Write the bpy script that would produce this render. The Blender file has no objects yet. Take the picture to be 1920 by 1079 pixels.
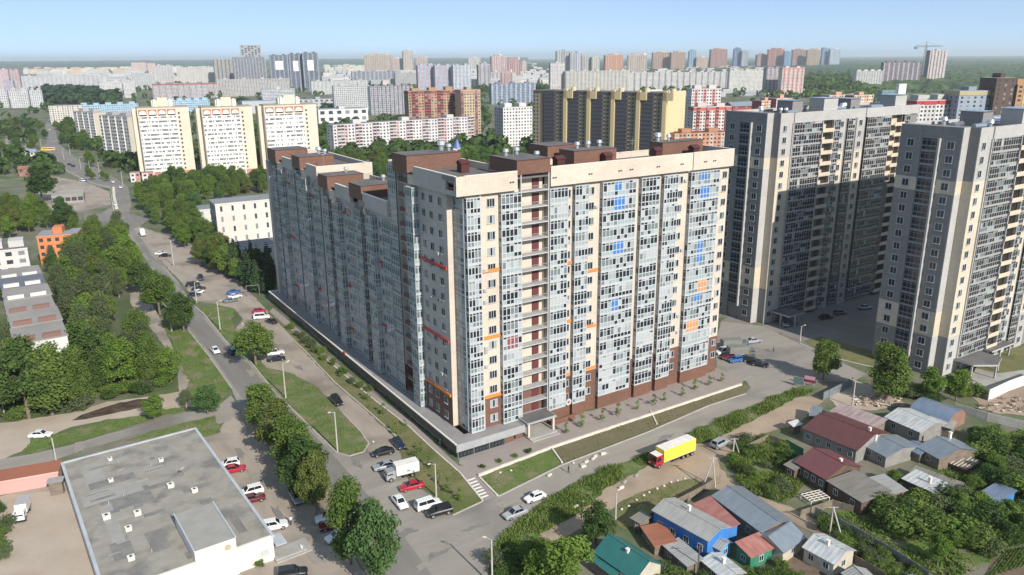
import bpy, bmesh, math, random
from mathutils import Vector, Matrix, noise
from mathutils.geometry import tessellate_polygon

SC = bpy.context.scene
COL = SC.collection
R = math.radians

# ------------------------------------------------------------------ camera, sky, sun, exposure
CAM_F, CAM_P, CAM_R, CAM_H = 1460.0, R(16.45), R(0.45), 84.0     # focal in pixels of a 1920 px frame, pitch, roll, height
cam = bpy.data.objects.new('camera', bpy.data.cameras.new('camera'))
COL.objects.link(cam)
SC.camera = cam
FW = Vector((0, math.cos(CAM_P), -math.sin(CAM_P)))
_rt = Vector((1, 0, 0)); _up = _rt.cross(FW)
RT = _rt * math.cos(CAM_R) - _up * math.sin(CAM_R)
UP = _rt * math.sin(CAM_R) + _up * math.cos(CAM_R)
M = Matrix((RT, UP, -FW)).transposed().to_4x4()
M.translation = (0, 0, CAM_H)
cam.matrix_world = M
cam.data.sensor_width = 36.0
cam.data.lens = 36.0 * CAM_F / 1920.0
cam.data.clip_start = 1.0
cam.data.clip_end = 90000.0

SUN_AZ, SUN_EL = R(-55.5), R(32.0)        # direction towards the sun, measured from +X
world = bpy.data.worlds.new('World'); SC.world = world
world.use_nodes = True
wn = world.node_tree
bg = wn.nodes['Background']
sky = wn.nodes.new('ShaderNodeTexSky'); sky.sky_type = 'NISHITA'; sky.sun_disc = False
sky.sun_elevation = SUN_EL; sky.sun_rotation = math.pi / 2 - SUN_AZ
sky.air_density = 0.4; sky.dust_density = 0.05; sky.ozone_density = 4.0; sky.altitude = 0
# thin high cloud veil, the same all round the sky
tc_ = wn.nodes.new('ShaderNodeTexCoord'); mp_ = wn.nodes.new('ShaderNodeMapping'); mp_.inputs['Scale'].default_value = (1.2, 1.2, 9.0)
nz_ = wn.nodes.new('ShaderNodeTexNoise'); nz_.inputs['Scale'].default_value = 2.6; nz_.inputs['Detail'].default_value = 7.0
mr_ = wn.nodes.new('ShaderNodeMapRange'); mr_.inputs[1].default_value = 0.46; mr_.inputs[2].default_value = 0.8; mr_.inputs[3].default_value = 0.5; mr_.inputs[4].default_value = 0.68
mx_ = wn.nodes.new('ShaderNodeMix'); mx_.data_type = 'RGBA'; mx_.inputs[7].default_value = (4.3, 5.7, 7.2, 1)
wn.links.new(tc_.outputs['Generated'], mp_.inputs[0]); wn.links.new(mp_.outputs[0], nz_.inputs['Vector']); wn.links.new(nz_.outputs['Fac'], mr_.inputs[0])
wn.links.new(mr_.outputs[0], mx_.inputs[0]); wn.links.new(sky.outputs[0], mx_.inputs[6])
wn.links.new(mx_.outputs[2], bg.inputs[0]); bg.inputs[1].default_value = 0.1
sun = bpy.data.objects.new('sun', bpy.data.lights.new('sun', 'SUN'))
sun.data.energy = 4.8; sun.data.angle = R(0.55); sun.data.color = (1.0, 0.94, 0.85)
COL.objects.link(sun)
sd = Vector((math.cos(SUN_EL) * math.cos(SUN_AZ), math.cos(SUN_EL) * math.sin(SUN_AZ), math.sin(SUN_EL)))
sun.rotation_euler = sd.to_track_quat('Z', 'Y').to_euler()
sun.location = (60, -90, 200)
SC.view_settings.view_transform = 'Standard'
SC.view_settings.look = 'None'
SC.view_settings.exposure = 0.44
SC.view_settings.gamma = 1.0
SC.view_settings.use_curve_mapping = False
SC.cycles.max_bounces = 6
SC.cycles.diffuse_bounces = 4
SC.cycles.glossy_bounces = 3
SC.cycles.transmission_bounces = 4
SC.cycles.volume_bounces = 1
SC.cycles.use_denoising = True

# ------------------------------------------------------------------ helpers
def G(x, y, z=0.0):
    """World point at height z seen at pixel (x, y) of the 1920 px photograph."""
    d = FW + RT * ((x - 960) / CAM_F) + UP * ((539.5 - y) / CAM_F)
    t = (z - CAM_H) / d.z
    return Vector((d.x * t, d.y * t, z))

def PX(p):
    d = Vector(p) - Vector((0, 0, CAM_H)); w = d.dot(FW)
    return 960 + CAM_F * d.dot(RT) / w, 539.5 - CAM_F * d.dot(UP) / w

def height_at(p, y):
    """Height above ground point p whose image row is y."""
    lo, hi = 0.0, 250.0
    for _ in range(40):
        m = (lo + hi) / 2
        if PX((p.x, p.y, m))[1] > y: lo = m
        else: hi = m
    return lo

class MB:
    """Collects faces and builds one mesh."""
    def __init__(s): s.v = []; s.f = []; s.m = []; s.T = None
    def _a(s, pts):
        i = len(s.v)
        s.v.extend([tuple(s.T @ Vector(p)) for p in pts] if s.T else [tuple(p) for p in pts])
        return i
    def face(s, pts, m=0):
        i = s._a(pts); s.f.append(tuple(range(i, i + len(pts)))); s.m.append(m)
    def box(s, x0, x1, y0, y1, z0, z1, m=0, mtop=None, skip=''):
        i = s._a([(x0, y0, z0), (x1, y0, z0), (x1, y1, z0), (x0, y1, z0), (x0, y0, z1), (x1, y0, z1), (x1, y1, z1), (x0, y1, z1)])
        for k, q in (('b', (3, 2, 1, 0)), ('t', (4, 5, 6, 7)), ('f', (0, 1, 5, 4)), ('r', (1, 2, 6, 5)), ('k', (2, 3, 7, 6)), ('l', (3, 0, 4, 7))):
            if k in skip: continue
            s.f.append(tuple(i + j for j in q)); s.m.append(mtop if (k == 't' and mtop is not None) else m)
    def prism(s, poly, z0, z1, m=0, mtop=None):
        n = len(poly)
        a = sum(poly[k][0] * poly[(k + 1) % n][1] - poly[(k + 1) % n][0] * poly[k][1] for k in range(n))
        if a < 0: poly = poly[::-1]
        i = s._a([(p[0], p[1], z0) for p in poly] + [(p[0], p[1], z1) for p in poly])
        for k in range(n):
            s.f.append((i + k, i + (k + 1) % n, i + n + (k + 1) % n, i + n + k)); s.m.append(m)
        for t in tessellate_polygon([[Vector((p[0], p[1], 0)) for p in poly]]):
            q = poly[t[0]], poly[t[1]], poly[t[2]]
            if (q[1][0]-q[0][0])*(q[2][1]-q[0][1]) - (q[2][0]-q[0][0])*(q[1][1]-q[0][1]) < 0: t = t[::-1]
            s.f.append(tuple(i + n + j for j in t)); s.m.append(m if mtop is None else mtop)
    def tube(s, p, q, r0, r1=None, n=8, m=0, cap=True):
        p = Vector(p); q = Vector(q); r1 = r0 if r1 is None else r1
        d = (q - p).normalized(); a = d.orthogonal().normalized(); b = d.cross(a)
        ring = [(a * math.cos(2*math.pi*k/n) + b * math.sin(2*math.pi*k/n)) for k in range(n)]
        i = s._a([p + r * r0 for r in ring] + [q + r * r1 for r in ring])
        for k in range(n):
            s.f.append((i + k, i + (k + 1) % n, i + n + (k + 1) % n, i + n + k)); s.m.append(m)
        if cap:
            s.f.append(tuple(i + k for k in range(n))[::-1]); s.m.append(m)
            s.f.append(tuple(i + n + k for k in range(n))); s.m.append(m)
    def mesh(s, name, mats, smooth=False):
        me = bpy.data.meshes.new(name)
        me.from_pydata(s.v, [], s.f)
        for x in (mats if isinstance(mats, (list, tuple)) else [mats]): me.materials.append(x)
        me.polygons.foreach_set('material_index', s.m)
        if smooth: me.polygons.foreach_set('use_smooth', [True] * len(me.polygons))
        me.update()
        return me

def obj(name, mesh, mats=None, parent=None, loc=None, rz=None, label=None):
    if isinstance(mesh, MB): mesh = mesh.mesh(name, mats)
    o = bpy.data.objects.new(name, mesh); COL.objects.link(o)
    if parent: o.parent = parent
    if loc is not None: o.location = loc
    if rz is not None: o.rotation_euler[2] = rz
    if label: o['label'] = label
    return o

def tag(o, label, cat, group=None):
    o['label'] = label; o['category'] = cat
    if group: o['group'] = group
    return o

def thing(name, label, cat, loc=(0, 0, 0), rz=0.0, group=None):
    o = bpy.data.objects.new(name, None); COL.objects.link(o)
    o.location = loc; o.rotation_euler[2] = rz; o.empty_display_size = 0.5
    return tag(o, label, cat, group)

def copy_thing(src, tree, loc, rz=0.0, scale=None, label=None, group=None):
    """Copy of a thing with copies of its parts; tree = [(part, [sub-parts])]."""
    r = src.copy(); COL.objects.link(r)
    r.location = loc; r.rotation_euler = (0, 0, rz)
    if scale is not None: r.scale = scale if isinstance(scale, (tuple, list, Vector)) else (scale,) * 3
    if label: r['label'] = label
    if group: r['group'] = group
    elif group is not None and 'group' in r: del r['group']
    for part, subs in tree:
        c = part.copy(); COL.objects.link(c); c.parent = r
        for sp in subs:
            d = sp.copy(); COL.objects.link(d); d.parent = c
    return r

def inside(p, poly):
    c = False; n = len(poly); j = n - 1
    for i in range(n):
        if (poly[i][1] > p[1]) != (poly[j][1] > p[1]) and p[0] < (poly[j][0]-poly[i][0])*(p[1]-poly[i][1])/(poly[j][1]-poly[i][1]) + poly[i][0]: c = not c
        j = i
    return c

# ------------------------------------------------------------------ materials
def mat(name, col, rough=0.8, col2=None, scale=0.3, detail=4.0, contrast=(0.35, 0.65), metal=0.0, spec=0.3, bump=0.0, bscale=None, stretch=None, col3=None, scale3=0.03):
    """Principled material; a second and a third colour are mixed in by noise laid out in the world."""
    m = bpy.data.materials.new(name); m.use_nodes = True
    nt = m.node_tree; b = nt.nodes['Principled BSDF']
    b.inputs['Roughness'].default_value = rough; b.inputs['Metallic'].default_value = metal
    b.inputs['Specular IOR Level'].default_value = spec
    c = (*col, 1); b.inputs['Base Color'].default_value = c
    m.diffuse_color = c
    if col2 is None and bump == 0: return m
    geo = nt.nodes.new('ShaderNodeNewGeometry')
    src = geo.outputs['Position']
    if stretch:
        mp = nt.nodes.new('ShaderNodeMapping'); mp.inputs['Scale'].default_value = stretch[:3]
        if len(stretch) > 3: mp.inputs['Rotation'].default_value = (0, 0, stretch[3])
        mp.vector_type = 'TEXTURE' if len(stretch) > 3 else 'POINT'
        nt.links.new(src, mp.inputs[0]); src2 = mp.outputs[0]
    else: src2 = src
    if col2 is not None:
        n = nt.nodes.new('ShaderNodeTexNoise'); n.inputs['Scale'].default_value = scale; n.inputs['Detail'].default_value = detail
        n.inputs['Roughness'].default_value = 0.6
        nt.links.new(src2, n.inputs['Vector'])
        mr = nt.nodes.new('ShaderNodeMapRange'); mr.inputs[1].default_value, mr.inputs[2].default_value = contrast
        nt.links.new(n.outputs['Fac'], mr.inputs[0])
        mx = nt.nodes.new('ShaderNodeMix'); mx.data_type = 'RGBA'
        mx.inputs[6].default_value = c; mx.inputs[7].default_value = (*col2, 1)
        nt.links.new(mr.outputs[0], mx.inputs[0])
        out = mx.outputs[2]
        if col3 is not None:
            n3 = nt.nodes.new('ShaderNodeTexNoise'); n3.inputs['Scale'].default_value = scale3; n3.inputs['Detail'].default_value = 5
            nt.links.new(src, n3.inputs['Vector'])
            m3 = nt.nodes.new('ShaderNodeMapRange'); m3.inputs[1].default_value = 0.5; m3.inputs[2].default_value = 0.66
            nt.links.new(n3.outputs['Fac'], m3.inputs[0])
            mx3 = nt.nodes.new('ShaderNodeMix'); mx3.data_type = 'RGBA'
            nt.links.new(out, mx3.inputs[6]); mx3.inputs[7].default_value = (*col3, 1)
            nt.links.new(m3.outputs[0], mx3.inputs[0]); out = mx3.outputs[2]
        nt.links.new(out, b.inputs['Base Color'])
    if bump:
        bn = nt.nodes.new('ShaderNodeTexNoise'); bn.inputs['Scale'].default_value = bscale or scale * 6; bn.inputs['Detail'].default_value = 3
        nt.links.new(src2, bn.inputs['Vector'])
        bp = nt.nodes.new('ShaderNodeBump'); bp.inputs['Strength'].default_value = 1.0; bp.inputs['Distance'].default_value = bump
        nt.links.new(bn.outputs['Fac'], bp.inputs['Height']); nt.links.new(bp.outputs[0], b.inputs['Normal'])
    return m

def clad(name, col, joint, w=1.2, h=0.6, rough=0.6, vary=0.1):
    """Wall cladding: rows of panels with thin joints, laid out in the building's own axes (object coordinates)."""
    m = bpy.data.materials.new(name); m.use_nodes = True
    nt = m.node_tree; b = nt.nodes['Principled BSDF']; b.inputs['Roughness'].default_value = rough; b.inputs['Specular IOR Level'].default_value = 0.3
    tc = nt.nodes.new('ShaderNodeTexCoord'); sp = nt.nodes.new('ShaderNodeSeparateXYZ'); nt.links.new(tc.outputs['Object'], sp.inputs[0])
    ad = nt.nodes.new('ShaderNodeMath'); ad.operation = 'ADD'; nt.links.new(sp.outputs[0], ad.inputs[0]); nt.links.new(sp.outputs[1], ad.inputs[1])
    cb = nt.nodes.new('ShaderNodeCombineXYZ'); nt.links.new(ad.outputs[0], cb.inputs[0]); nt.links.new(sp.outputs[2], cb.inputs[1])
    br = nt.nodes.new('ShaderNodeTexBrick'); br.offset = 0.0
    br.inputs['Scale'].default_value = 1.0; br.inputs['Brick Width'].default_value = w; br.inputs['Row Height'].default_value = h
    br.inputs['Mortar Size'].default_value = 0.018; br.inputs['Bias'].default_value = 0.0
    br.inputs['Color1'].default_value = (*[c * (1 - vary) for c in col], 1); br.inputs['Color2'].default_value = (*[min(1, c * (1 + vary)) for c in col], 1)
    br.inputs['Mortar'].default_value = (*joint, 1)
    nt.links.new(cb.outputs[0], br.inputs['Vector'])
    n = nt.nodes.new('ShaderNodeTexNoise'); n.inputs['Scale'].default_value = 0.12; n.inputs['Detail'].default_value = 6
    nt.links.new(tc.outputs['Object'], n.inputs['Vector'])
    mr = nt.nodes.new('ShaderNodeMapRange'); mr.inputs[1].default_value = .3; mr.inputs[2].default_value = .7; mr.inputs[3].default_value = 0.9; mr.inputs[4].default_value = 1.06
    nt.links.new(n.outputs['Fac'], mr.inputs[0])
    mx = nt.nodes.new('ShaderNodeMix'); mx.data_type = 'RGBA'; mx.blend_type = 'MULTIPLY'; mx.inputs[0].default_value = 1
    nt.links.new(br.outputs['Color'], mx.inputs[6]); nt.links.new(mr.outputs[0], mx.inputs[7])
    nt.links.new(mx.outputs[2], b.inputs['Base Color'])
    m.diffuse_color = (*col, 1)
    return m

def glass(name, col, rough=0.06, spec=0.6):
    m = mat(name, col, rough, spec=spec)
    return m

def corrugated(name, col, col2, pitch=0.25, rough=0.35, metal=0.5, rust=None):
    """Profiled sheet roof: ribs run down the slope (object Y), stains by noise."""
    m = bpy.data.materials.new(name); m.use_nodes = True
    nt = m.node_tree; b = nt.nodes['Principled BSDF']; b.inputs['Roughness'].default_value = rough; b.inputs['Metallic'].default_value = metal
    tc = nt.nodes.new('ShaderNodeTexCoord'); sp = nt.nodes.new('ShaderNodeSeparateXYZ'); nt.links.new(tc.outputs['Object'], sp.inputs[0])
    mu = nt.nodes.new('ShaderNodeMath'); mu.operation = 'MULTIPLY'; mu.inputs[1].default_value = 2 * math.pi / pitch; nt.links.new(sp.outputs[0], mu.inputs[0])
    si = nt.nodes.new('ShaderNodeMath'); si.operation = 'SINE'; nt.links.new(mu.outputs[0], si.inputs[0])
    bp = nt.nodes.new('ShaderNodeBump'); bp.inputs['Distance'].default_value = 0.014; nt.links.new(si.outputs[0], bp.inputs['Height']); nt.links.new(bp.outputs[0], b.inputs['Normal'])
    n = nt.nodes.new('ShaderNodeTexNoise'); n.inputs['Scale'].default_value = 0.7; n.inputs['Detail'].default_value = 6
    mp = nt.nodes.new('ShaderNodeMapping'); mp.inputs['Scale'].default_value = (1.6, 0.35, 1); nt.links.new(tc.outputs['Object'], mp.inputs[0]); nt.links.new(mp.outputs[0], n.inputs['Vector'])
    mr = nt.nodes.new('ShaderNodeMapRange'); mr.inputs[1].default_value = .35; mr.inputs[2].default_value = .7; nt.links.new(n.outputs['Fac'], mr.inputs[0])
    mx = nt.nodes.new('ShaderNodeMix'); mx.data_type = 'RGBA'; mx.inputs[6].default_value = (*col, 1); mx.inputs[7].default_value = (*col2, 1)
    nt.links.new(mr.outputs[0], mx.inputs[0]); nt.links.new(mx.outputs[2], b.inputs['Base Color'])
    m.diffuse_color = (*col, 1)
    return m

# ------------------------------------------------------------------ ground, roads, paths
MT = {}
MT['ground'] = mat('city_ground', (0.07, 0.105, 0.035), 0.95, (0.18, 0.16, 0.125), 0.05, 9, (0.40, 0.60), col3=(0.06, 0.085, 0.03), scale3=0.01)
MT['asphalt'] = mat('asphalt', (0.16, 0.15, 0.14), 0.9, (0.20, 0.185, 0.165), 0.55, 8, (0.3, 0.7), bump=0.01, bscale=8, col3=(0.225, 0.205, 0.18), scale3=0.045, stretch=(14, 1.1, 1, R(124.5)))
MT['asphalt2'] = mat('dusty_asphalt', (0.265, 0.222, 0.185), 0.92, (0.345, 0.295, 0.245), 0.35, 9, (0.32, 0.68), bump=0.015, bscale=6, col3=(0.20, 0.17, 0.142), scale3=0.07, stretch=(5, 1.2, 1, R(124.5)))
MT['asphalt3'] = mat('worn_asphalt', (0.23, 0.208, 0.182), 0.9, (0.29, 0.262, 0.226), 0.4, 9, (0.3, 0.7), bump=0.01, bscale=8, col3=(0.175, 0.16, 0.143), scale3=0.05, stretch=(9, 1.2, 1, R(33)))
MT['dirt'] = mat('dry_dirt', (0.27, 0.205, 0.15), 0.95, (0.35, 0.275, 0.205), 0.18, 8, (0.3, 0.7), bump=0.04, bscale=1.5, col3=(0.19, 0.15, 0.11), scale3=0.05)
MT['sand'] = mat('pale_yard_sand', (0.405, 0.34, 0.275), 0.95, (0.345, 0.285, 0.225), 0.12, 8, (0.35, 0.7), bump=0.04, bscale=1.2, col3=(0.32, 0.25, 0.19), scale3=0.06)
MT['mud'] = mat('wet_mud', (0.05, 0.036, 0.026), 0.55, (0.11, 0.08, 0.058), 0.5, 6, (0.4, 0.65), bump=0.08, bscale=1.2)
MT['grass'] = mat('lawn_grass', (0.075, 0.13, 0.028), 0.9, (0.115, 0.15, 0.04), 0.6, 8, (0.35, 0.65), bump=0.12, bscale=2.5, col3=(0.205, 0.17, 0.11), scale3=0.2)
MT['lush'] = mat('lush_grass', (0.078, 0.122, 0.03), 0.9, (0.135, 0.165, 0.058), 0.5, 9, (0.35, 0.65), bump=0.15, bscale=2.5, col3=(0.205, 0.17, 0.11), scale3=0.17)
MT['olive'] = mat('mown_dry_grass', (0.115, 0.125, 0.045), 0.92, (0.17, 0.15, 0.075), 0.35, 8, (0.35, 0.65), bump=0.08, bscale=3, col3=(0.085, 0.115, 0.03), scale3=0.1)
MT['brownlawn'] = mat('young_lawn_soil', (0.115, 0.11, 0.055), 0.95, (0.15, 0.125, 0.075), 0.3, 8, (0.35, 0.65), bump=0.05, bscale=3)
MT['paving'] = clad('paving_slabs', (0.235, 0.205, 0.19), (0.16, 0.14, 0.13), 1.0, 1.0, 0.85)
MT['paving2'] = mat('grey_paving', (0.25, 0.215, 0.195), 0.9, (0.29, 0.25, 0.225), 0.25, 8, (0.3, 0.7), bump=0.01, bscale=4)
MT['kerb'] = mat('concrete_kerb', (0.43, 0.40, 0.36), 0.85, (0.34, 0.315, 0.28), 0.6, 6)
MT['kerbwhite'] = mat('pale_kerb_wall', (0.62, 0.57, 0.50), 0.8, (0.5, 0.46, 0.40), 0.5, 6)
MT['paintw'] = mat('white_road_paint', (0.7, 0.69, 0.66), 0.7)
MT['concrete'] = mat('concrete', (0.36, 0.345, 0.32), 0.85, (0.28, 0.265, 0.245), 0.3, 7)
MT['soil'] = mat('garden_soil', (0.12, 0.085, 0.06), 0.95, (0.17, 0.125, 0.09), 0.6, 6, bump=0.05, bscale=3)

gb = MB()
E_ = 46000.0
gb.face([(-E_, -800, 0), (E_, -800, 0), (E_, E_, 0), (-E_, E_, 0)])
o = obj('ground', gb, MT['ground']); o['kind'] = 'structure'

_lev = [0]
def wp(pix, z=0.0): return [G(x, y, z) for x, y in pix]
def sheet(name, pix, m, lev, world_pts=None):
    pts = world_pts or wp(pix)
    if m in ('grass', 'lush', 'olive', 'dirt', 'sand', 'mud', 'soil', 'asphalt2', 'brownlawn'):     # natural edges wander
        amp = {'lush': .6, 'grass': .8, 'olive': .25, 'brownlawn': .15, 'asphalt2': .3, 'mud': .9}.get(m, .6); out = []
        for k, p in enumerate(pts):
            q = pts[(k + 1) % len(pts)]; n_ = max(1, min(60, int((q - p).length / 1.6)))
            if p.length > 700: n_ = 1
            for j in range(n_):
                w = p.lerp(q, j / n_); out.append(w + Vector((noise.noise(w * .45 + Vector((0, 0, 7))), noise.noise(w * .45 + Vector((9, 0, 3))), 0)) * amp * 1.6)
        pts = out
    _lev[0] += 1
    z = 0.012 * lev + 0.0004 * (_lev[0] % 25)
    b = MB(); b.T = None
    q = [(p[0], p[1]) for p in pts]
    n = len(q); a = sum(q[k][0]*q[(k+1) % n][1] - q[(k+1) % n][0]*q[k][1] for k in range(n))
    if a < 0: q = q[::-1]
    i = b._a([(x, y, z) for x, y in q])
    for t in tessellate_polygon([[Vector((x, y, 0)) for x, y in q]]):
        u, v, w = (q[k] for k in t)
        if (v[0]-u[0])*(w[1]-u[1]) - (w[0]-u[0])*(v[1]-u[1]) < 0: t = t[::-1]
        b.f.append(tuple(i + k for k in t)); b.m.append(0)
    o = obj(name, b, MT[m]); o['kind'] = 'structure'
    return q

def strip(name, pix, w, h, m, closed=False, z0=0.0, kind='structure'):
    """A kerb or low wall of width w and height h along a line of photograph points."""
    pts = wp(pix); b = MB()
    for p, q in zip(pts, pts[1:]):
        d = (q - p).normalized(); n = Vector((-d.y, d.x, 0)) * w / 2; p2 = p - d * 0.02; q2 = q + d * 0.02
        b.prism([(p2 - n)[:2], (q2 - n)[:2], (q2 + n)[:2], (p2 + n)[:2]], z0, h)
    o = obj(name, b, MT[m] if isinstance(m, str) else m); o['kind'] = kind
    return o

MAIN_L = [(725,1079),(665,985),(600,890),(520,812),(450,768),(433,727),(393,670),(353,620),(320,562),(277,492),(240,442),(205,418)]
MAIN_R = [(262,425),(290,478),(333,527),(360,570),(383,590),(423,640),(473,683),(513,733),(575,795),(631,849),(660,858),(690,850),(712,838)]
RIGHT_UP = [(905,941),(930,931),(1053,872),(1220,808),(1330,760),(1398,738),(1408,728),(1400,716),(1345,694)]
RIGHT_LO = [(1530,716),(1489,728),(1411,760),(1288,816),(1211,851),(1108,893),(1067,909),(1025,938),(983,965),(962,984),(942,1003),(921,1034),(915,1079)]
sheet('main_road', MAIN_L + MAIN_R + [(747,840),(767,907),(793,920),(843,955),(847,967)] + RIGHT_UP + [(1340,650),(1352,603),(1430,612),(1500,646),(1560,672),(1625,702),(1600,716)] + RIGHT_LO + [(910,1200),(790,1200)], 'asphalt3', 3)
sheet('carriageway', [(735,1079),(672,985),(606,890),(530,815),(466,765),(440,727),(400,670),(359,620),(326,562),(283,492),(248,442),(224,415),(250,418),(283,478),(326,527),(353,570),(376,590),(416,640),(466,683),(506,733),(568,795),(622,850),(690,930),(760,1010),(810,1079)], 'asphalt', 4)
sheet('service_road', [(690,848),(745,842),(735,818),(700,783),(627,720),(575,665),(520,605),(480,560),(440,520),(400,480),(345,452),(305,440),(262,425),(250,430),(290,478),(345,535),(365,565),(400,570),(440,580),(455,600),(440,620),(470,655),(500,690),(545,700),(590,722),(640,772),(680,815)], 'asphalt2', 5)
verge = sheet('grass_verge', [(630,847),(575,793),(513,731),(473,681),(423,638),(384,589),(377,578),(402,571),(440,579),(436,600),(440,625),(470,657),(500,691),(545,703),(590,726),(636,772),(672,808),(689,832),(681,845),(655,854)], 'lush', 6)
verge2 = sheet('roadside_grass', [(433,727),(393,670),(353,620),(322,580),(300,598),(322,640),(342,690),(352,715),(345,742),(380,762),(412,757)], 'grass', 4)
sheet('footpath', [(242,515),(262,515),(278,560),(302,600),(327,660),(347,690),(357,715),(347,742),(336,737),(333,700),(310,652),(286,620),(265,600),(245,570)], 'asphalt2', 3)
sheet('dirt_lane', [(-40,800),(60,786),(130,775),(200,755),(270,745),(320,738),(345,735),(380,762),(330,765),(280,778),(200,788),(130,802),(100,817),(60,827),(40,847),(-40,880)], 'sand', 3)
sheet('muddy_track', [(135,789),(150,780),(185,767),(225,756),(272,748),(300,746),(305,752),(275,763),(230,772),(190,781),(160,786)], 'mud', 4)
sheet('side_road', [(-40,868),(60,852),(130,836),(200,815),(270,796),(350,772),(400,768),(433,742),(455,768),(430,790),(395,800),(330,795),(250,818),(150,847),(60,878),(-40,905)], 'asphalt3', 4)
grassA = sheet('yard_grass', [(40,847),(62,824),(105,815),(200,790),(272,777),(325,765),(345,770),(270,792),(180,818),(60,851)], 'grass', 4)
grassB = sheet('shop_grass', [(235,826),(300,805),(360,790),(402,781),(413,812),(385,820),(367,815),(300,832)], 'lush', 5)
sheet('parking_lot', [(375,815),(412,806),(420,792),(450,775),(540,890),(640,1010),(700,1100),(0,1100),(0,930),(110,908)], 'asphalt2', 2)
sheet('sandy_yard', [(-60,938),(130,918),(190,1120),(-60,1120)], 'sand', 4)
sheet('roadside_dirt', [(450,768),(520,812),(600,890),(665,985),(725,1079),(690,1079),(640,1000),(580,930),(520,860),(455,790)], 'dirt', 5)
lawnL = sheet('building_lawn', [(905,939),(863,887),(813,843),(767,800),(693,743),(640,700),(590,655),(540,615),(505,585),(497,592),(520,605),(575,665),(627,720),(700,783),(737,818),(750,845),(770,905),(795,918),(843,950),(849,965)], 'olive', 6)
sheet('podium_path', [(911,940),(905,939),(863,887),(813,843),(767,800),(693,743),(640,700),(590,655),(540,615),(505,585),(512,578),(548,608),(600,655),(650,697),(703,740),(777,797),(823,840),(860,874),(900,880),(897,895),(933,931)], 'paving2', 7)
sheet('promenade', [(860,870),(900,890),(1040,838),(1390,722),(1396,712),(1360,700),(1345,690),(1113,770),(985,790),(870,820)], 'paving2', 5)
lawn1 = sheet('lower_lawn', [(899,896),(934,930),(1053,868),(1034,843)], 'grass', 7)
lawn2 = sheet('long_lawn', [(1038,842),(1057,867),(1220,806),(1330,758),(1398,737),(1404,727),(1390,724),(1200,787)], 'brownlawn', 7)
weedA = [(921,1034),(942,1003),(962,984),(1025,938),(1108,893),(1211,851),(1226,868),(1180,890),(1140,915),(1090,960),(1020,1000),(950,1030)]
weedB = [(1288,816),(1411,760),(1489,728),(1527,735),(1500,745),(1450,770),(1400,795),(1330,830),(1300,834)]
wA = sheet('weedy_bank', weedA, 'lush', 6); wB = sheet('weedy_bank', weedB, 'lush', 6)
sheet('dirt_track', [(930,1050),(1020,1000),(1090,960),(1140,915),(1226,868),(1300,832),(1345,845),(1338,882),(1300,897),(1250,908),(1170,938),(1110,985),(1020,1025)], 'dirt', 5)
sheet('dirt_track', [(1298,834),(1400,795),(1500,745),(1530,742),(1545,752),(1500,790),(1480,800),(1420,818),(1380,845),(1345,866)], 'dirt', 4)
sheet('dirt_track', [(1305,897),(1340,866),(1365,895),(1420,930),(1480,950),(1560,990),(1640,1030),(1630,1042),(1500,988),(1440,962),(1360,928)], 'dirt', 6)
stony = sheet('stony_grass', [(1140,975),(1190,928),(1250,908),(1310,896),(1330,915),(1220,970),(1170,995)], 'olive', 6)
sheet('tower_yard', [(1352,603),(1375,588),(1420,615),(1560,560),(1660,540),(1640,665),(1560,672),(1500,646),(1430,612)], 'asphalt', 2)
sheet('tower_lawn', [(1505,640),(1540,632),(1640,660),(1640,690),(1560,672)], 'olive', 5)
sheet('entrance_paving', [(1780,705),(1860,680),(1960,640),(1960,715),(1860,750),(1800,735)], 'concrete', 3)
sheet('tower_lawn', [(1825,690),(1850,665),(1960,640),(1960,690),(1870,700)], 'olive', 4)
sheet('avenue', [(240,442),(205,418),(158,414),(158,402),(190,400),(212,386),(214,366),(205,354),(170,346),(115,319),(70,286),(76,279),(88,268),(84,236),(92,222),(98,222),(103,240),(110,270),(150,302),(190,319),(215,334),(240,350),(247,385),(242,400),(280,411),(262,425)], 'asphalt', 3)
sheet('paved_square', [(95,330),(160,342),(205,360),(208,384),(150,398),(100,395),(70,370),(60,345)], 'asphalt2', 2)
sheet('car_park', [(10,250),(40,262),(70,285),(60,300),(10,290)], 'asphalt3', 2)
sheet('school_yard', [(395,535),(440,520),(480,545),(510,555),(505,500),(470,470),(420,490)], 'asphalt', 2)
sheet('vegetable_plot', [(1480,1000),(1530,1020),(1600,1079),(1500,1079),(1400,1050)], 'soil', 2)
sheet('vegetable_plot', [(1865,1045),(1935,1020),(1935,1100),(1830,1100)], 'soil', 2)
sheet('builders_yard', [(1545,735),(1600,712),(1680,740),(1700,760),(1640,770),(1570,765)], 'sand', 3)
sheet('builders_yard', [(1820,745),(1930,705),(1930,780),(1860,775)], 'dirt', 4)

strip('kerb', [(360,570),(383,590),(423,640),(473,683),(513,733),(575,795),(631,849)], 0.35, 0.15, 'kerb')
strip('kerb', [(631,849),(655,856),(682,848),(692,832),(676,810),(643,775)], 0.3, 0.14, 'kerb')
strip('kerb', [(353,620),(393,670),(433,727)], 0.3, 0.14, 'kerb')
strip('kerb', [(505,592),(575,662),(627,717),(700,780),(742,818)], 0.35, 0.16, 'kerb')
strip('kerb', [(905,940),(863,888),(813,844),(767,801),(693,744),(590,656)], 0.3, 0.2, 'kerbwhite')
strip('kerb', [(849,967),(905,941)], 0.3, 0.15, 'kerb')
strip('kerb', [(934,932),(1053,873),(1220,809),(1330,761),(1398,739)], 0.3, 0.15, 'kerb')
strip('kerb_wall', [(897,894),(1034,841),(1200,786),(1390,723)], 0.5, 0.55, 'kerbwhite')
strip('kerb_wall', [(897,894),(933,931)], 0.35, 0.3, 'kerbwhite')
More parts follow.
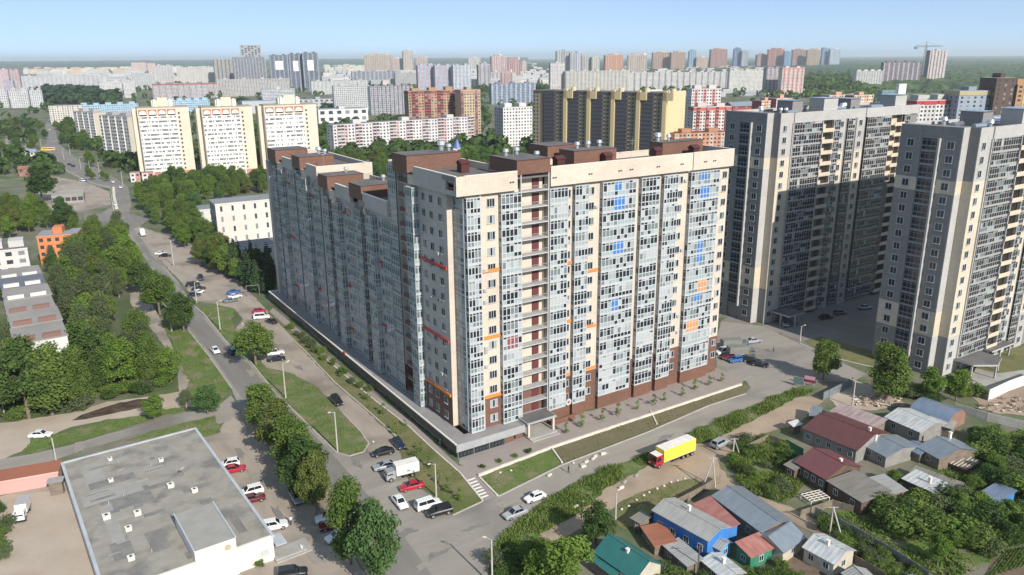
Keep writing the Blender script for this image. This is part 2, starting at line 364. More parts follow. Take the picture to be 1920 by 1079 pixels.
strip('kerb_wall', [(1034,841),(1054,869)], 0.35, 0.35, 'kerbwhite')
strip('kerb', [(1220,772),(1232,797)], 0.3, 0.3, 'kerbwhite')
strip('kerb', [(921,1034),(930,1018),(942,1003),(962,984)], 0.3, 0.2, 'kerb')
strip('kerb', [(213,352),(214,370),(219,392)], 1.6, 0.5, 'kerbwhite')
strip('kerb', [(70,283),(115,316),(170,343),(205,352)], 0.6, 0.25, 'kerb')
strip('kerb', [(1500,645),(1560,671),(1640,690)], 0.3, 0.15, 'kerbwhite')
# white ladder of crossing marks on the path beside the lawn corner
for k in range(7):
    a = G(884 + k * 4.0, 900 + k * 5.4); d = Vector((math.cos(R(33)), math.sin(R(33)), 0)); n = Vector((-d.y, d.x, 0))
    b = MB(); b.prism([(a - d*0.9 - n*.22)[:2], (a + d*0.9 - n*.22)[:2], (a + d*0.9 + n*.22)[:2], (a - d*0.9 + n*.22)[:2]], 0.1, 0.13)
    o = obj('road_marking', b, MT['paintw']); o['kind'] = 'structure'

# tar patches and worn places on the roads
MT['patch'] = mat('tar_patch', (0.165, 0.153, 0.14), 0.88, (0.21, 0.193, 0.172), 1.2, 8)
MT['pale_patch'] = mat('worn_patch', (0.275, 0.25, 0.217), 0.9, (0.24, 0.218, 0.19), 1.0, 8)
rq = random.Random(31)
for x, y, m_, s_ in ((760, 1000, 'patch', 1.6), (820, 1040, 'patch', 1.1), (700, 940, 'patch', 1.0), (540, 770, 'patch', 1.3), (470, 700, 'pale_patch', 1.4), (380, 610, 'patch', 1.2), (860, 1010, 'pale_patch', 2.2), (800, 1060, 'pale_patch', 1.6), (960, 940, 'pale_patch', 1.8), (1100, 880, 'pale_patch', 1.7), (1250, 820, 'patch', 1.1), (1420, 700, 'pale_patch', 2.4), (1450, 690, 'patch', 1.4), (720, 890, 'pale_patch', 1.5), (670, 870, 'patch', 1.1), (480, 900, 'pale_patch', 1.8), (520, 960, 'patch', 1.2), (450, 850, 'patch', 1.1), (590, 1040, 'pale_patch', 1.7), (640, 760, 'pale_patch', 1.5), (560, 690, 'patch', 1.2), (300, 790, 'patch', 1.0), (150, 840, 'pale_patch', 1.4), (890, 990, 'patch', 1.2), (330, 540, 'pale_patch', 1.3)):
    c = G(x, y); ang = R(124.5 if x < 720 else 33); n_ = 14; pl = []
    for k in range(n_):
        a = 2 * math.pi * k / n_; rr_ = s_ * rq.uniform(.4, 1.3); u_, v_ = rr_ * math.cos(a) * 2.4, rr_ * math.sin(a) * .8
        pl.append(Vector((c.x + u_ * math.cos(ang) - v_ * math.sin(ang), c.y + u_ * math.sin(ang) + v_ * math.cos(ang), 0)))
    sheet('road_patch', None, m_, 8, pl)
# ------------------------------------------------------------------ grass tufts, tall weeds
def tufts(name, polys, dens, h, w, mats, seed, lean=0.5, label=None, cat='grass', zb=0.0):
    rnd = random.Random(seed); b = MB()
    for poly in polys:
        xs = [p[0] for p in poly]; ys = [p[1] for p in poly]
        A = abs(sum(poly[k][0]*poly[(k+1) % len(poly)][1] - poly[(k+1) % len(poly)][0]*poly[k][1] for k in range(len(poly)))) / 2
        n = int(A * dens); c = 0; tries = 0
        while c < n and tries < n * 12:
            tries += 1
            x = rnd.uniform(min(xs), max(xs)); y = rnd.uniform(min(ys), max(ys))
            if not inside((x, y), poly): continue
            f = noise.noise(Vector((x * .18, y * .18, seed)))
            if rnd.random() > (0.62 + 1.1 * f if h > .4 else 0.75 + f): continue
            c += 1
            hh = h * rnd.uniform(.4, 1.25) * (1 + (1.3 if h > .4 else .5) * f)
            a = rnd.uniform(0, math.pi * 2); dx, dy = math.cos(a) * w * rnd.uniform(.5, 1.2), math.sin(a) * w * rnd.uniform(.5, 1.2)
            lx, ly = rnd.uniform(-lean, lean) * hh, rnd.uniform(-lean, lean) * hh
            k = 0 if rnd.random() < .6 else (1 if rnd.random() < .7 else len(mats) - 1)
            b.face([(x - dx, y - dy, zb), (x + dx, y + dy, zb), (x + lx + dx * .5, y + ly + dy * .5, zb + hh), (x + lx - dx * .5, y + ly - dy * .5, zb + hh * .9)], k)
    o = obj(name, b, mats); o['kind'] = 'stuff'
    tag(o, label, cat)
    return o
def leafmat(name, col, col2, trans=0.35, scale=0.5):
    m = bpy.data.materials.new(name); m.use_nodes = True
    nt = m.node_tree; nt.nodes.remove(nt.nodes['Principled BSDF']); out = nt.nodes['Material Output']
    geo = nt.nodes.new('ShaderNodeNewGeometry')
    oi = nt.nodes.new('ShaderNodeObjectInfo')
    n = nt.nodes.new('ShaderNodeTexNoise'); n.inputs['Scale'].default_value = scale; n.inputs['Detail'].default_value = 4
    nt.links.new(geo.outputs['Position'], n.inputs['Vector'])
    ad = nt.nodes.new('ShaderNodeMath'); ad.operation = 'MULTIPLY_ADD'; ad.inputs[1].default_value = 0.55; nt.links.new(oi.outputs['Random'], ad.inputs[0])
    sb = nt.nodes.new('ShaderNodeMath'); sb.operation = 'MULTIPLY_ADD'; sb.inputs[1].default_value = 1.5; sb.inputs[2].default_value = -0.55
    nt.links.new(n.outputs['Fac'], sb.inputs[0])
    isl = nt.nodes.new('ShaderNodeMath'); isl.operation = 'MULTIPLY_ADD'; isl.inputs[1].default_value = 0.7
    nt.links.new(geo.outputs['Random Per Island'], isl.inputs[0]); nt.links.new(sb.outputs[0], isl.inputs[2])
    i2 = nt.nodes.new('ShaderNodeMath'); i2.operation = 'SUBTRACT'; i2.inputs[1].default_value = 0.32; nt.links.new(isl.outputs[0], i2.inputs[0]); nt.links.new(i2.outputs[0], ad.inputs[2])
    mx = nt.nodes.new('ShaderNodeMix'); mx.data_type = 'RGBA'; mx.clamp_factor = True
    mx.inputs[6].default_value = (*col, 1); mx.inputs[7].default_value = (*col2, 1); nt.links.new(ad.outputs[0], mx.inputs[0])
    d = nt.nodes.new('ShaderNodeBsdfDiffuse'); t = nt.nodes.new('ShaderNodeBsdfTranslucent'); ms = nt.nodes.new('ShaderNodeMixShader')
    nt.links.new(mx.outputs[2], d.inputs[0])
    tm = nt.nodes.new('ShaderNodeMix'); tm.data_type = 'RGBA'; tm.blend_type = 'MULTIPLY'; tm.inputs[0].default_value = 1
    tm.inputs[7].default_value = (1.0, 1.0, 0.55, 1); nt.links.new(mx.outputs[2], tm.inputs[6]); nt.links.new(tm.outputs[2], t.inputs[0])
    ms.inputs[0].default_value = trans; nt.links.new(d.outputs[0], ms.inputs[1]); nt.links.new(t.outputs[0], ms.inputs[2])
    nt.links.new(ms.outputs[0], out.inputs[0])
    m.diffuse_color = (*col, 1)
    return m
ML = {}
ML['mid'] = leafmat('leaf_mid_green', (0.08, 0.135, 0.032), (0.165, 0.23, 0.06))
ML['dark'] = leafmat('leaf_dark_green', (0.05, 0.09, 0.028), (0.105, 0.16, 0.05))
ML['bright'] = leafmat('leaf_bright_green', (0.105, 0.18, 0.032), (0.18, 0.26, 0.06))
ML['birch'] = leafmat('leaf_grey_green', (0.085, 0.115, 0.055), (0.15, 0.185, 0.09))
ML['spruce'] = leafmat('needle_green', (0.03, 0.055, 0.026), (0.055, 0.09, 0.04), 0.1)
ML['olive'] = leafmat('leaf_olive_green', (0.10, 0.13, 0.035), (0.175, 0.205, 0.06))
ML['cool'] = leafmat('leaf_cool_green', (0.055, 0.115, 0.04), (0.11, 0.185, 0.065))
ML['weed'] = leafmat('weed_green', (0.08, 0.14, 0.03), (0.155, 0.22, 0.06), 0.3, 0.5)
ML['straw'] = leafmat('straw_blade', (0.17, 0.17, 0.07), (0.23, 0.2, 0.1), 0.3, 0.8)
tufts('grass', [verge, verge2, grassA, grassB], 5, 0.26, 0.15, [ML['weed'], ML['olive'], ML['straw']], 3, label='short green grass on the verges beside the main road')
tufts('grass', [lawnL, lawn1, lawn2, stony], 3.5, 0.25, 0.14, [ML['straw'], ML['weed'], ML['straw']], 5, label='short dry grass on the lawns round the apartment block')
GARDEN = [(1362,872),(1380,838),(1425,822),(1470,842),(1500,868),(1512,905),(1475,945),(1410,928)]
GARDEN2 = [(1545,978),(1640,935),(1700,915),(1770,880),(1830,815),(1940,805),(1940,1010),(1870,1040),(1790,1095),(1745,1090),(1690,1045)]
wG2 = sheet('garden_grass', GARDEN2, 'grass', 3)
wG = sheet('garden_grass', GARDEN, 'lush', 4)
tufts('weeds', [wG2], 7, 0.5, 0.2, [ML['weed'], ML['bright'], ML['straw']], 9, label='rank grass and weeds between the bushes of the lower right gardens', cat='weeds')
tufts('weeds', [wA, wB, wG], 30, 0.62, 0.13, [ML['weed'], ML['bright'], ML['straw']], 7, label='tall green weeds on the banks along the right road and in the overgrown garden', cat='weeds')

# ------------------------------------------------------------------ facade elements
MW = {}
MW['cream'] = clad('cream_cladding', (0.545, 0.465, 0.385), (0.435, 0.37, 0.30), 1.2, 0.6, 0.55, 0.05)
MW['greige'] = clad('grey_beige_cladding', (0.45, 0.42, 0.38), (0.35, 0.32, 0.29), 1.2, 0.6, 0.55, 0.05)
MW['brown'] = clad('brown_cladding', (0.165, 0.085, 0.06), (0.09, 0.05, 0.04), 1.2, 0.3, 0.6, 0.10)
MW['maroon'] = mat('maroon_sheet', (0.085, 0.028, 0.026), 0.5, (0.06, 0.022, 0.02), 0.5)
MW['cap'] = mat('pale_coping', (0.66, 0.61, 0.54), 0.6)
MW['frame'] = mat('white_window_frame', (0.43, 0.45, 0.465), 0.45)
MW['sframe'] = mat('side_window_frame', (0.45, 0.445, 0.44), 0.5)
MW['slab'] = mat('pale_slab', (0.44, 0.445, 0.44), 0.7, (0.36, 0.365, 0.36), 0.5)
MW['roof'] = mat('bitumen_roof', (0.10, 0.095, 0.095), 0.9, (0.15, 0.14, 0.135), 0.25, 7)
MW['orange'] = mat('orange_band', (0.66, 0.22, 0.05), 0.5)
MW['red'] = mat('red_band', (0.42, 0.06, 0.05), 0.5)
MW['door'] = mat('brown_red_door', (0.085, 0.03, 0.03), 0.5); MW['doorpanel'] = mat('brown_red_panel', (0.12, 0.034, 0.036), 0.5)
MW['metal'] = mat('galvanised_metal', (0.55, 0.56, 0.57), 0.35, metal=0.7)
MW['rail'] = mat('grey_railing', (0.36, 0.34, 0.33), 0.5)
MW['grey'] = clad('dark_grey_cladding', (0.215, 0.207, 0.203), (0.165, 0.16, 0.157), 1.2, 0.6, 0.6, 0.06)
MW['lgrey'] = clad('light_grey_cladding', (0.40, 0.388, 0.372), (0.30, 0.29, 0.28), 1.2, 0.6, 0.6, 0.05)
MW['cream2'] = clad('warm_cream_cladding', (0.54, 0.47, 0.37), (0.41, 0.355, 0.28), 1.2, 0.6, 0.6, 0.05)
MW['gframe'] = mat('grey_window_frame', (0.31, 0.30, 0.295), 0.5)
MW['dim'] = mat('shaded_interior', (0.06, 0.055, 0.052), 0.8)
GL = [glass('glass_dark', (0.018, 0.022, 0.028), 0.05, 0.6), glass('glass_mid', (0.15, 0.175, 0.185), 0.06, 0.6),
      glass('glass_pale', (0.29, 0.32, 0.325), 0.1, 0.5), glass('glass_curtained', (0.38, 0.40, 0.405), 0.15, 0.5),
      glass('glass_blue', (0.045, 0.165, 0.44), 0.1, 0.5), glass('glass_orange', (0.56, 0.25, 0.085), 0.2, 0.5),
      glass('glass_red', (0.24, 0.07, 0.085), 0.2, 0.5), glass('glass_frosted', (0.28, 0.345, 0.355), 0.25, 0.5),
      glass('glass_teal', (0.11, 0.145, 0.155), 0.05, 0.8)]

def window_meshes(w, h, nm=2, fm='frame', sill=True, proud=0.09, fw=0.11):
    f = MB()
    f.box(-fw, 0, -proud, 0.05, -fw, h + fw); f.box(w, w + fw, -proud, 0.05, -fw, h + fw)
    f.box(0, w, -proud, 0.05, h, h + fw); f.box(0, w, -proud, 0.05, -fw, 0)
    for k in range(1, nm): f.box(w * k / nm - .05, w * k / nm + .05, -proud * .7, 0.0, 0, h)
    if sill: f.box(-.15, w + .15, -.24, -proud, -fw - .02, -fw + .10)
    fr = f.mesh('window_frame', [MW[fm]])
    ps = []
    for g in (0, 0, 1, 2):
        p = MB()
        for k in range(nm):
            gg = g if (k + g) % 2 == 0 or g == 0 else 0
            p.face([(w*k/nm, -.02, 0), (w*(k+1)/nm, -.02, 0), (w*(k+1)/nm, -.02, h), (w*k/nm, -.02, h)], gg)
        ps.append(p.mesh('window_pane', GL))
    return fr, ps

ZR = ((0.38, 1.22), (1.42, 2.82), (2.94, 3.36))      # heights of the three rows of panes in a 3.5 m storey
def bay_frame(w, d, fh, n, sides='lr', fm='frame', slab='slab', rows=ZR, mw=0.19, ns=None):
    f = MB(); y0 = -d
    f.box(0, w, y0 - .03, 0, 0, 0.3, 1); f.box(0.1, w - .1, y0 + .1, 0, rows[-1][1] + .02, fh - .003, 1)
    sc = fh / 3.536
    zs = [(0.3, rows[0][0]), (rows[0][1], rows[1][0]), (rows[1][1], rows[2][0]), (rows[2][1], fh)] if len(rows) == 3 else [(0.3, rows[0][0]), (rows[0][1], rows[1][0]), (rows[1][1], fh)]
    for a, b in zs:
        if b - a > 0.01: f.box(0, w, y0 - .02, y0 + .06, a, b)
    for k in range(n + 1):
        x = (w - mw) * k / n; f.box(x, x + mw, y0 - .045, y0 + .05, 0.3, fh)
    m = ns or max(1, int(round(d / 1.1)))
    for sd_, x in (('l', 0.0), ('r', w)):
        if sd_ not in sides: continue
        xa, xb = (x - .02, x + .06) if sd_ == 'l' else (x - .06, x + .02)
        for a, b in zs:
            if b - a > 0.01: f.box(xa, xb, y0 + .06, 0, a, b)
        for k in range(1, m + 1):
            y = y0 + d * k / m; f.box(xa - .02 * (sd_ == 'l'), xb + .02 * (sd_ == 'r'), y - mw, y, 0.3, fh)
    return f.mesh('balcony_frame', [MW[fm], MW[slab]])

def bay_glass(w, d, fh, n, seed, sides='lr', accent=None, up=(0.46, 0.22, 0.18, 0.14), low=(0.22, 0.17, 0.2, 0.06, 0.35), rows=ZR, teal=False):
    r = random.Random(seed); p = MB(); y0 = -d + .005
    pick_up = lambda: r.choices((0, 1, 2, 3), up)[0]
    pick_lo = lambda: r.choices((0, 1, 2, 3, 7), low)[0]
    base = r.random()
    for ri, (a, b) in enumerate(rows):
        run = pick_up() if ri else pick_lo()
        for k in range(n):
            if r.random() < 0.72: run = pick_up() if ri else pick_lo()
            g = run
            if accent and accent[0] <= k < accent[1] and (ri or accent[3]): g = accent[2]
            if teal and g in (0, 1): g = 8
            p.face([(w*k/n, y0, a), (w*(k+1)/n, y0, a), (w*(k+1)/n, y0, b), (w*k/n, y0, b)], g)
        for sd_, x in (('l', 0.012), ('r', w - .012)):
            if sd_ not in sides: continue
            g = pick_up() if ri else pick_lo()
            if teal and g in (0, 1): g = 8
            q = [(x, 0, a), (x, y0, a), (x, y0, b), (x, 0, b)]
            p.face(q if sd_ == 'l' else q[::-1], g)
    return p.mesh('balcony_panes', GL)

class Fac:
    """A facade of a thing: x runs along it to the right as seen from outside, y points into the building."""
    def __init__(s, t, x, y, rz): s.t = t; s.o = Vector((x, y, 0)); s.rz = rz; s.c = math.cos(rz); s.s = math.sin(rz)
    def at(s, x, y, z): return (s.o.x + s.c * x - s.s * y, s.o.y + s.s * x + s.c * y, z)
    def put(s, name, me, x, y, z, subs=(), label=None):
        o = obj(name, me, parent=s.t, loc=s.at(x, y, z), rz=s.rz, label=label)
        for n, m in subs: obj(n, m, parent=o)
        return o
    def bx(s, name, mats, boxes, label=None):
        b = MB()
        for q in boxes: b.box(*q[:6], *(q[6:] or (0,)))
        return obj(name, b, mats, parent=s.t, loc=(s.o.x, s.o.y, 0), rz=s.rz, label=label)

def railing(w, h=1.05):
    b = MB(); b.box(0, w, -.03, .03, h - .06, h)
    n = int(w / .28)
    for k in range(n + 1):
        x = w * k / n; b.box(x - .02, x + .02, -.02, .02, 0, h)
    return b.mesh('balcony_rail', [MW['rail']])

def roof_vent(w=2.0, h=2.2):
    b = MB(); b.box(-w/2, w/2, -w/2, w/2, 0, h)
    b.face([(-w*.62, -w*.62, h), (w*.62, -w*.62, h), (w*.62, 0, h + .75), (-w*.62, 0, h + .75)])
    b.face([(w*.62, w*.62, h), (-w*.62, w*.62, h), (-w*.62, 0, h + .75), (w*.62, 0, h + .75)])
    b.face([(w*.62, -w*.62, h), (w*.62, w*.62, h), (w*.62, 0, h + .75)]); b.face([(-w*.62, w*.62, h), (-w*.62, -w*.62, h), (-w*.62, 0, h + .75)])
    b.box(-w*.62, w*.62, -w*.62, w*.62, h - .08, h - .002)
    return b.mesh('roof_vent', [MW['maroon']])
def roof_fan(r=0.7, h=1.6):
    b = MB(); b.tube((0, 0, 0), (0, 0, h * .6), r * .55, n=10); b.tube((0, 0, h * .6), (0, 0, h), r, r * .8, n=12)
    return b.mesh('roof_fan', [MW['metal']])
VENT = roof_vent(); FAN = roof_fan(); FAN2 = roof_fan(1.0, 2.2)

# ------------------------------------------------------------------ the tall L-shaped block
BA = R(32.7); BO = (-10.76, 159.98)
FH = 3.536; Z0 = 3.42
apt = thing('apartment_block', 'tall cream apartment block in the middle with brown roof boxes, orange bands and glazed balconies', 'apartment building', (BO[0], BO[1], 0), BA)
RF = Fac(apt, 0, 0, 0)                      # right facade: x = u
LF = Fac(apt, 0, 0, -math.pi / 2)           # left facade: x = -v, y = u
def part(name, m, boxes, label=None):
    for q in boxes: o_ = RF.bx(name, m, [q], label)
    return o_
zt = Z0 + 15 * FH                            # 56.46
part('wall', MW['cream'], [(0.2, 13.8, -1.7, 10.8, 10.5, zt + .6), (13.8, 20.8, -.3, 10.8, 10.5, 60.2), (20.8, 78.4, -1.7, 10.8, 10.5, zt + .6)])
part('plinth_wall', MW['brown'], [(0.25, 13.75, -1.75, 10.8, 0, 10.5), (13.75, 20.85, -.28, 10.75, 0, 10.5), (20.85, 78.45, -1.75, 10.8, 0, 10.5)])
part('wall', MW['greige'], [(-1.5, 14, 2.9, 19.7, 10.5, zt + .6), (-.2, 14, 19.7, 27.2, 10.5, 59.0), (-1.5, 14, 27.2, 32.0, 10.5, 60.6)])
part('plinth_wall', MW['brown'], [(-1.55, 14, 2.9, 19.65, 3.2, 10.5), (-.25, 14, 19.65, 27.25, 3.2, 10.5), (-1.55, 14, 27.25, 32.0, 3.2, 10.5)])
part('wall', MW['greige'], [(-1.4, 14, 32.0, 47.5, 3.2, 47.2), (-.2, 14, 47.5, 56, 3.2, 49), (-1.4, 14, 56, 72.4, 3.2, 47.2), (-.2, 14, 72.4, 80.2, 3.2, 48.6), (-1.4, 14.5, 80.2, 81.9, 3.2, 50.8)])
part('wall', MW['greige'], [(-1.4, 15.2, 81.9, 96, 3.2, 50.5), (-.2, 15.2, 96, 103.8, 3.2, 51.6), (-1.4, 15.2, 103.8, 120.8, 3.2, 50.5), (-.2, 15.2, 120.8, 130.0, 3.2, 51.2)])
part('end_wall', MW['greige'], [(-2.7, 15.2, 130.05, 132.6, 3.2, 50.8)])
part('end_wall', MW['cream'], [(-2.3, 15.2, 81.6, 81.9, 47, 53.9)])
# parapets
part('parapet', MW['cream'], [(-.1, 12.5, -2.95, -1.7, 57.0, 59.9), (-.1, 12.5, -2.95, -2.45, 59.9, 61.0), (21.2, 64.0, -2.95, -1.7, 57.0, 59.9), (21.2, 64.0, -2.95, -2.45, 59.9, 61.2), (64.25, 78.6, -2.95, -1.7, 57.0, 59.9), (64.25, 78.6, -2.95, -2.45, 59.9, 61.25), (78.1, 78.6, -2.45, 10.8, 57.06, 61.25), (21.2, 78.1, 10.4, 10.8, 57.06, 60.9), (13.6, 14.0, 10.9, 31.6, 57.06, 60.9)])
part('parapet', MW['greige'], [(-2.3, -1.5, 3.0, 16.5, 57.0, 59.9), (-2.3, -1.8, -2.4, 16.5, 59.9, 61.0), (-1.5, 14, 31.6, 32.1, 60.6, 61.0), (-2.3, -1.4, 32.1, 47.5, 47.2, 50.9), (-2.3, -1.4, 56.1, 67.2, 47.2, 50.9), (-2.3, -1.4, 82.0, 91.0, 50.4, 53.9), (-2.3, -1.4, 104, 115, 50.4, 53.6), (13.5, 14.0, 32.1, 81.6, 47.2, 50.5), (14.7, 15.2, 82, 129.2, 50.5, 53.5), (-.2, 15.2, 128.8, 129.2, 51.2, 53.5)])
part('coping', MW['cap'], [(-.15, 12.5, -3.0, -2.4, 61.0, 61.12), (21.2, 64.0, -3.0, -2.4, 61.2, 61.32), (64.2, 78.65, -3.0, -2.4, 61.25, 61.37), (78.05, 78.65, -2.4, 10.8, 61.25, 61.37), (21.2, 78.05, 10.3, 10.9, 60.9, 61.02), (13.5, 14.1, 10.9, 31.6, 60.9, 61.02), (-2.35, -1.75, -2.4, 16.5, 61.0, 61.12), (-2.35, -1.75, 32.2, 47.5, 50.9, 51.02), (-2.35, -1.75, 56.1, 67.2, 50.9, 51.02), (-2.35, -1.75, 82, 91, 53.9, 54.02), (-2.35, 15.2, 81.55, 81.95, 53.9, 54.02), (-2.35, -1.75, 104, 115, 53.6, 53.72), (14.6, 15.25, 82, 129.2, 53.5, 53.62)])
part('roof', MW['roof'], [(-1.8, 13.6, -2.45, 19.7, 59.2, 59.55), (13.6, 78.1, -2.45, 10.4, 59.2, 59.55), (1, 13.6, 19.7, 31.6, 59.0, 59.5), (-1.4, 13.5, 32.1, 81.6, 49.0, 49.3), (-1.4, 14.7, 82, 128.8, 51.8, 52.1)])
# cream strip where parapet meets the stair tower, corner top recess
part('pier', MW['cream'], [(-2.35, -1.5, 16.5, 16.9, 57, 61), (-2.4, -1.3, 16.9, 19.6, 57.0, 59.0), (-2.3, -1.3, 67.3, 72.3, 45.9, 48.4), (-2.3, -1.3, 91.1, 95.9, 49.5, 51.6), (-2.3, -1.3, 115.1, 120.7, 48.9, 51.2), (-2.3, -1.3, 46.2, 47.4, 45.5, 49.0)])
# brown roof boxes (stair heads)
for k, (a, b_, c, d, z0, z1) in enumerate([(12.55, 21.15, -2.7, 8.5, 60.2, 63.1), (-2.4, 11.5, 19.65, 27.5, 59.0, 63.0), (-2.5, 8.0, 47.55, 56.0, 49.0, 52.6), (-2.5, 8.5, 72.45, 80.1, 48.5, 52.1), (-2.5, 8.5, 96.0, 103.7, 51.6, 55.2), (-2.5, 8.5, 120.85, 130.0, 51.2, 55.0), (33.0, 45.7, 4.4, 10.3, 59.5, 63.0), (61.8, 76.0, 5.6, 10.3, 59.5, 63.0), (31.0, 39.5, 12.2, 20.0, 40.0, 63.6), (22.5, 26.5, 6.8, 10.2, 59.5, 61.6)]):
    bx_ = part('stair_head', [MW['brown'], MW['roof']], [(a, b_, c, d, z0, z1, 0, 1)])
    b = MB(); b.box(a - .06, b_ + .06, c - .06, d + .06, z1 + .002, z1 + .16, 0, 1); obj('roof_edge', b, [MW['maroon'], MW['roof']], parent=bx_)
for x, y, z in [(7.5, 11.5, 59.5), (29.0, 5.0, 59.5), (41.8, 3.4, 59.5), (58.6, 4.4, 59.5), (70.0, 2.8, 59.5), (9.5, 62.0, 49.3), (11.0, 112.0, 52.1)]:
    obj('roof_vent', VENT, parent=apt, loc=(x, y, z))
for x, y, z in [(9.0, 24.5, 63.1), (10.2, 23.0, 63.1), (18.5, 6.5, 63.2), (15.0, 5.5, 63.2), (25.0, 8.0, 61.8), (37, 8.5, 63.1), (40.5, 8.8, 63.1), (44, 8.8, 63.1), (67, 9, 63.1), (63.5, 9.2, 63.1), (5.5, 101.0, 55.3), (6.8, 99.0, 55.3), (6.2, 53, 52.7), (5, 77, 52.2)]:
    obj('roof_fan', FAN2 if x in (9.0, 63.5, 5.5) else FAN, parent=apt, loc=(x, y, z))
b = MB()
for q in [((0, 0, 0), (0, 0, 5.5)), ((-.8, 0, 4.8), (.8, 0, 4.8)), ((-.5, 0, 4.2), (.5, 0, 4.2))]: b.tube(*q, 0.04, n=5)
AER = b.mesh('aerial', [MW['metal']])
for x, y, z in [(14.5, 0.5, 63.2), (8.5, 4.0, 55.3 + 0)]: pass
obj('aerial', AER, parent=apt, loc=(14.2, 1.2, 63.2)); obj('aerial', AER, parent=apt, loc=(3.0, 90, 52.1)); obj('aerial', AER, parent=apt, loc=(52, 6, 59.5))

# right facade: windows, glazed bays, open stair balconies
rw = random.Random(11)
W1 = window_meshes(1.8, 1.65, 3); W2 = window_meshes(1.1, 1.55, 2); W3 = window_meshes(1.45, 1.55, 2); W0 = window_meshes(1.3, 1.6, 2)
for k in range(15):
    z = Z0 + k * FH
    for x, W in ((5.6, W1), (26.35, W2), (32.7, W3), (60.6, W3), (76.2, W3)):
        RF.put('window', W[0], x, -1.71 if k > 1 else -1.76, z + 1.05, [('pane', rw.choice(W[1]))])
bays = [(8.4, 5.2, 5, None), (21.1, 4.9, 5, None), (28.0, 3.9, 4, None), (35.9, 10.1, 9, 'b'), (47.7, 5.8, 5, None), (54.9, 4.7, 5, None), (63.9, 10.0, 9, 'c')]
for bi, (x, w, n, acc) in enumerate(bays):
    fr = bay_frame(w, 1.15, FH, n)
    gs = [bay_glass(w, 1.15, FH, n, 100 + bi * 20 + q) for q in range(6)]
    odd = {2: bay_glass(w, 1.15, FH, n, 991 + bi, up=(.1, .1, .2, .6), low=(.1, .1, .3, .4, .1)), 7: bay_glass(w, 1.15, FH, n, 995 + bi, up=(.8, .1, .1, 0), low=(.6, .2, .1, .05, .05)), 5: bay_glass(w, 1.15, FH, n, 77 + bi, up=(.05, .15, .5, .3), low=(.0, .1, .4, .1, .4))}
    if acc:
        blue = [bay_glass(w, 1.15, FH, n, 300 + bi * 9 + q, accent=(3, 5 + (q % 2), 4, q != 2)) for q in range(3)]
        oran = bay_glass(w, 1.15, FH, n, 330 + bi, accent=(4, 7, 5, True))
        oran2 = bay_glass(w, 1.15, FH, n, 340 + bi, accent=(1, 5, 5, True))
    if bi == 0: redg = bay_glass(w, 1.15, FH, n, 400, accent=(1, 4, 6, True))
    for k in range(15):
        g = rw.choice(gs)
        if (k * 7 + bi * 5) % 13 in odd: g = odd[(k * 7 + bi * 5) % 13]
        if acc == 'b' and k in (14, 13, 10, 6): g = blue[k % 3]
        if acc == 'c' and k in (14, 13, 9, 8, 5): g = blue[k % 3]
        if acc == 'c' and k == 6: g = oran
        if acc == 'c' and k == 3: g = oran2
        if bi == 0 and k == 5: g = redg
        RF.put('balcony', fr, x, -1.7, Z0 + k * FH, [('glazing', g)])
part('plinth_wall', MW['brown'], [(x + .1, x + w - .1, -2.7, -1.76, 0, Z0 - .01) for x, w, n, a in bays if x > 20])
# orange bands at three heights
for x0, x1, ks in ((4.1, 8.3, (2, 6, 10.3)), (26.0, 27.9, (2.1, 5.9, 9.9)), (32.0, 35.7, (2.1, 5.2, 9.1))):
    for k in ks: part('orange_band', MW['orange'], [(x0, x1, -2.1, -1.72, Z0 + k * FH, Z0 + k * FH + .6)])
# open stair balconies between bay one and bay two
RAIL = railing(7.0)
b = MB(); b.box(13.8, 20.85, -2.55, -.31, -.22, 0.0); SL = b.mesh('stair_balcony', [MW['slab']])
b = MB(); b.box(0, 1.9, -.06, .0, 0, 2.5); b.box(.2, 1.7, -.08, -.06, .3, 2.3, 1); DOORM = b.mesh('stair_door', [MW['door'], MW['doorpanel']])
for k in range(16):
    z = Z0 + k * FH
    s_ = RF.put('stair_balcony', SL, 0, 0, z)
    obj('railing', RAIL, parent=s_, loc=(13.83, -2.45, 0))
    RF.put('stair_door', DOORM, 17.9, -.315, z + .02)
part('pier', MW['lgrey'], [(13.55, 13.85, -2.5, -1.0, Z0, 60.2), (20.8, 21.1, -2.5, -1.0, Z0, 60.2)])
# parapet vents
b = MB(); b.box(0, .45, -.03, 0, 0, .4); b.box(.6, 1.15, -.03, 0, .05, .38); PV = b.mesh('parapet_vent', [MW['dim']])
for x in (10.5, 21.6, 31.5, 40.2, 43.6, 52.0, 59.8, 67.8, 71.0): RF.put('parapet_vent', PV, x, -2.951, 58.6)
# corner bay, glazed on two faces
cfr = bay_frame(3.4, 1.15, FH, 4, 'lr'); cgl = [bay_glass(3.4, 1.15, FH, 4, 500 + q, 'lr') for q in range(5)]
sfr = bay_frame(4.5, .12, FH, 3, ''); sgl = [bay_glass(4.5, .12, FH, 3, 520 + q, '', teal=True) for q in range(5)]
for k in range(15):
    z = Z0 + k * FH
    RF.put('corner_balcony', cfr, 0.0, -1.7, z, [('glazing', rw.choice(cgl))])
    LF.put('corner_balcony', sfr, -2.85, .02, z, [('glazing', rw.choice(sgl))])
part('pier', MW['cream'], [(-1.56, .02, 2.86, 2.92, Z0, 57.0), (3.45, 3.9, -2.3, -1.75, Z0, 57.0)])
part('parapet', MW['greige'], [(-2.3, -1.6, -2.9, 2.98, 57.0, 58.0), (-2.3, -1.6, -2.9, 2.98, 59.9, 61.0), (-2.3, -1.6, 1.7, 2.98, 58.0, 59.9), (-2.3, -1.6, -2.9, -1.9, 58.0, 59.9)])
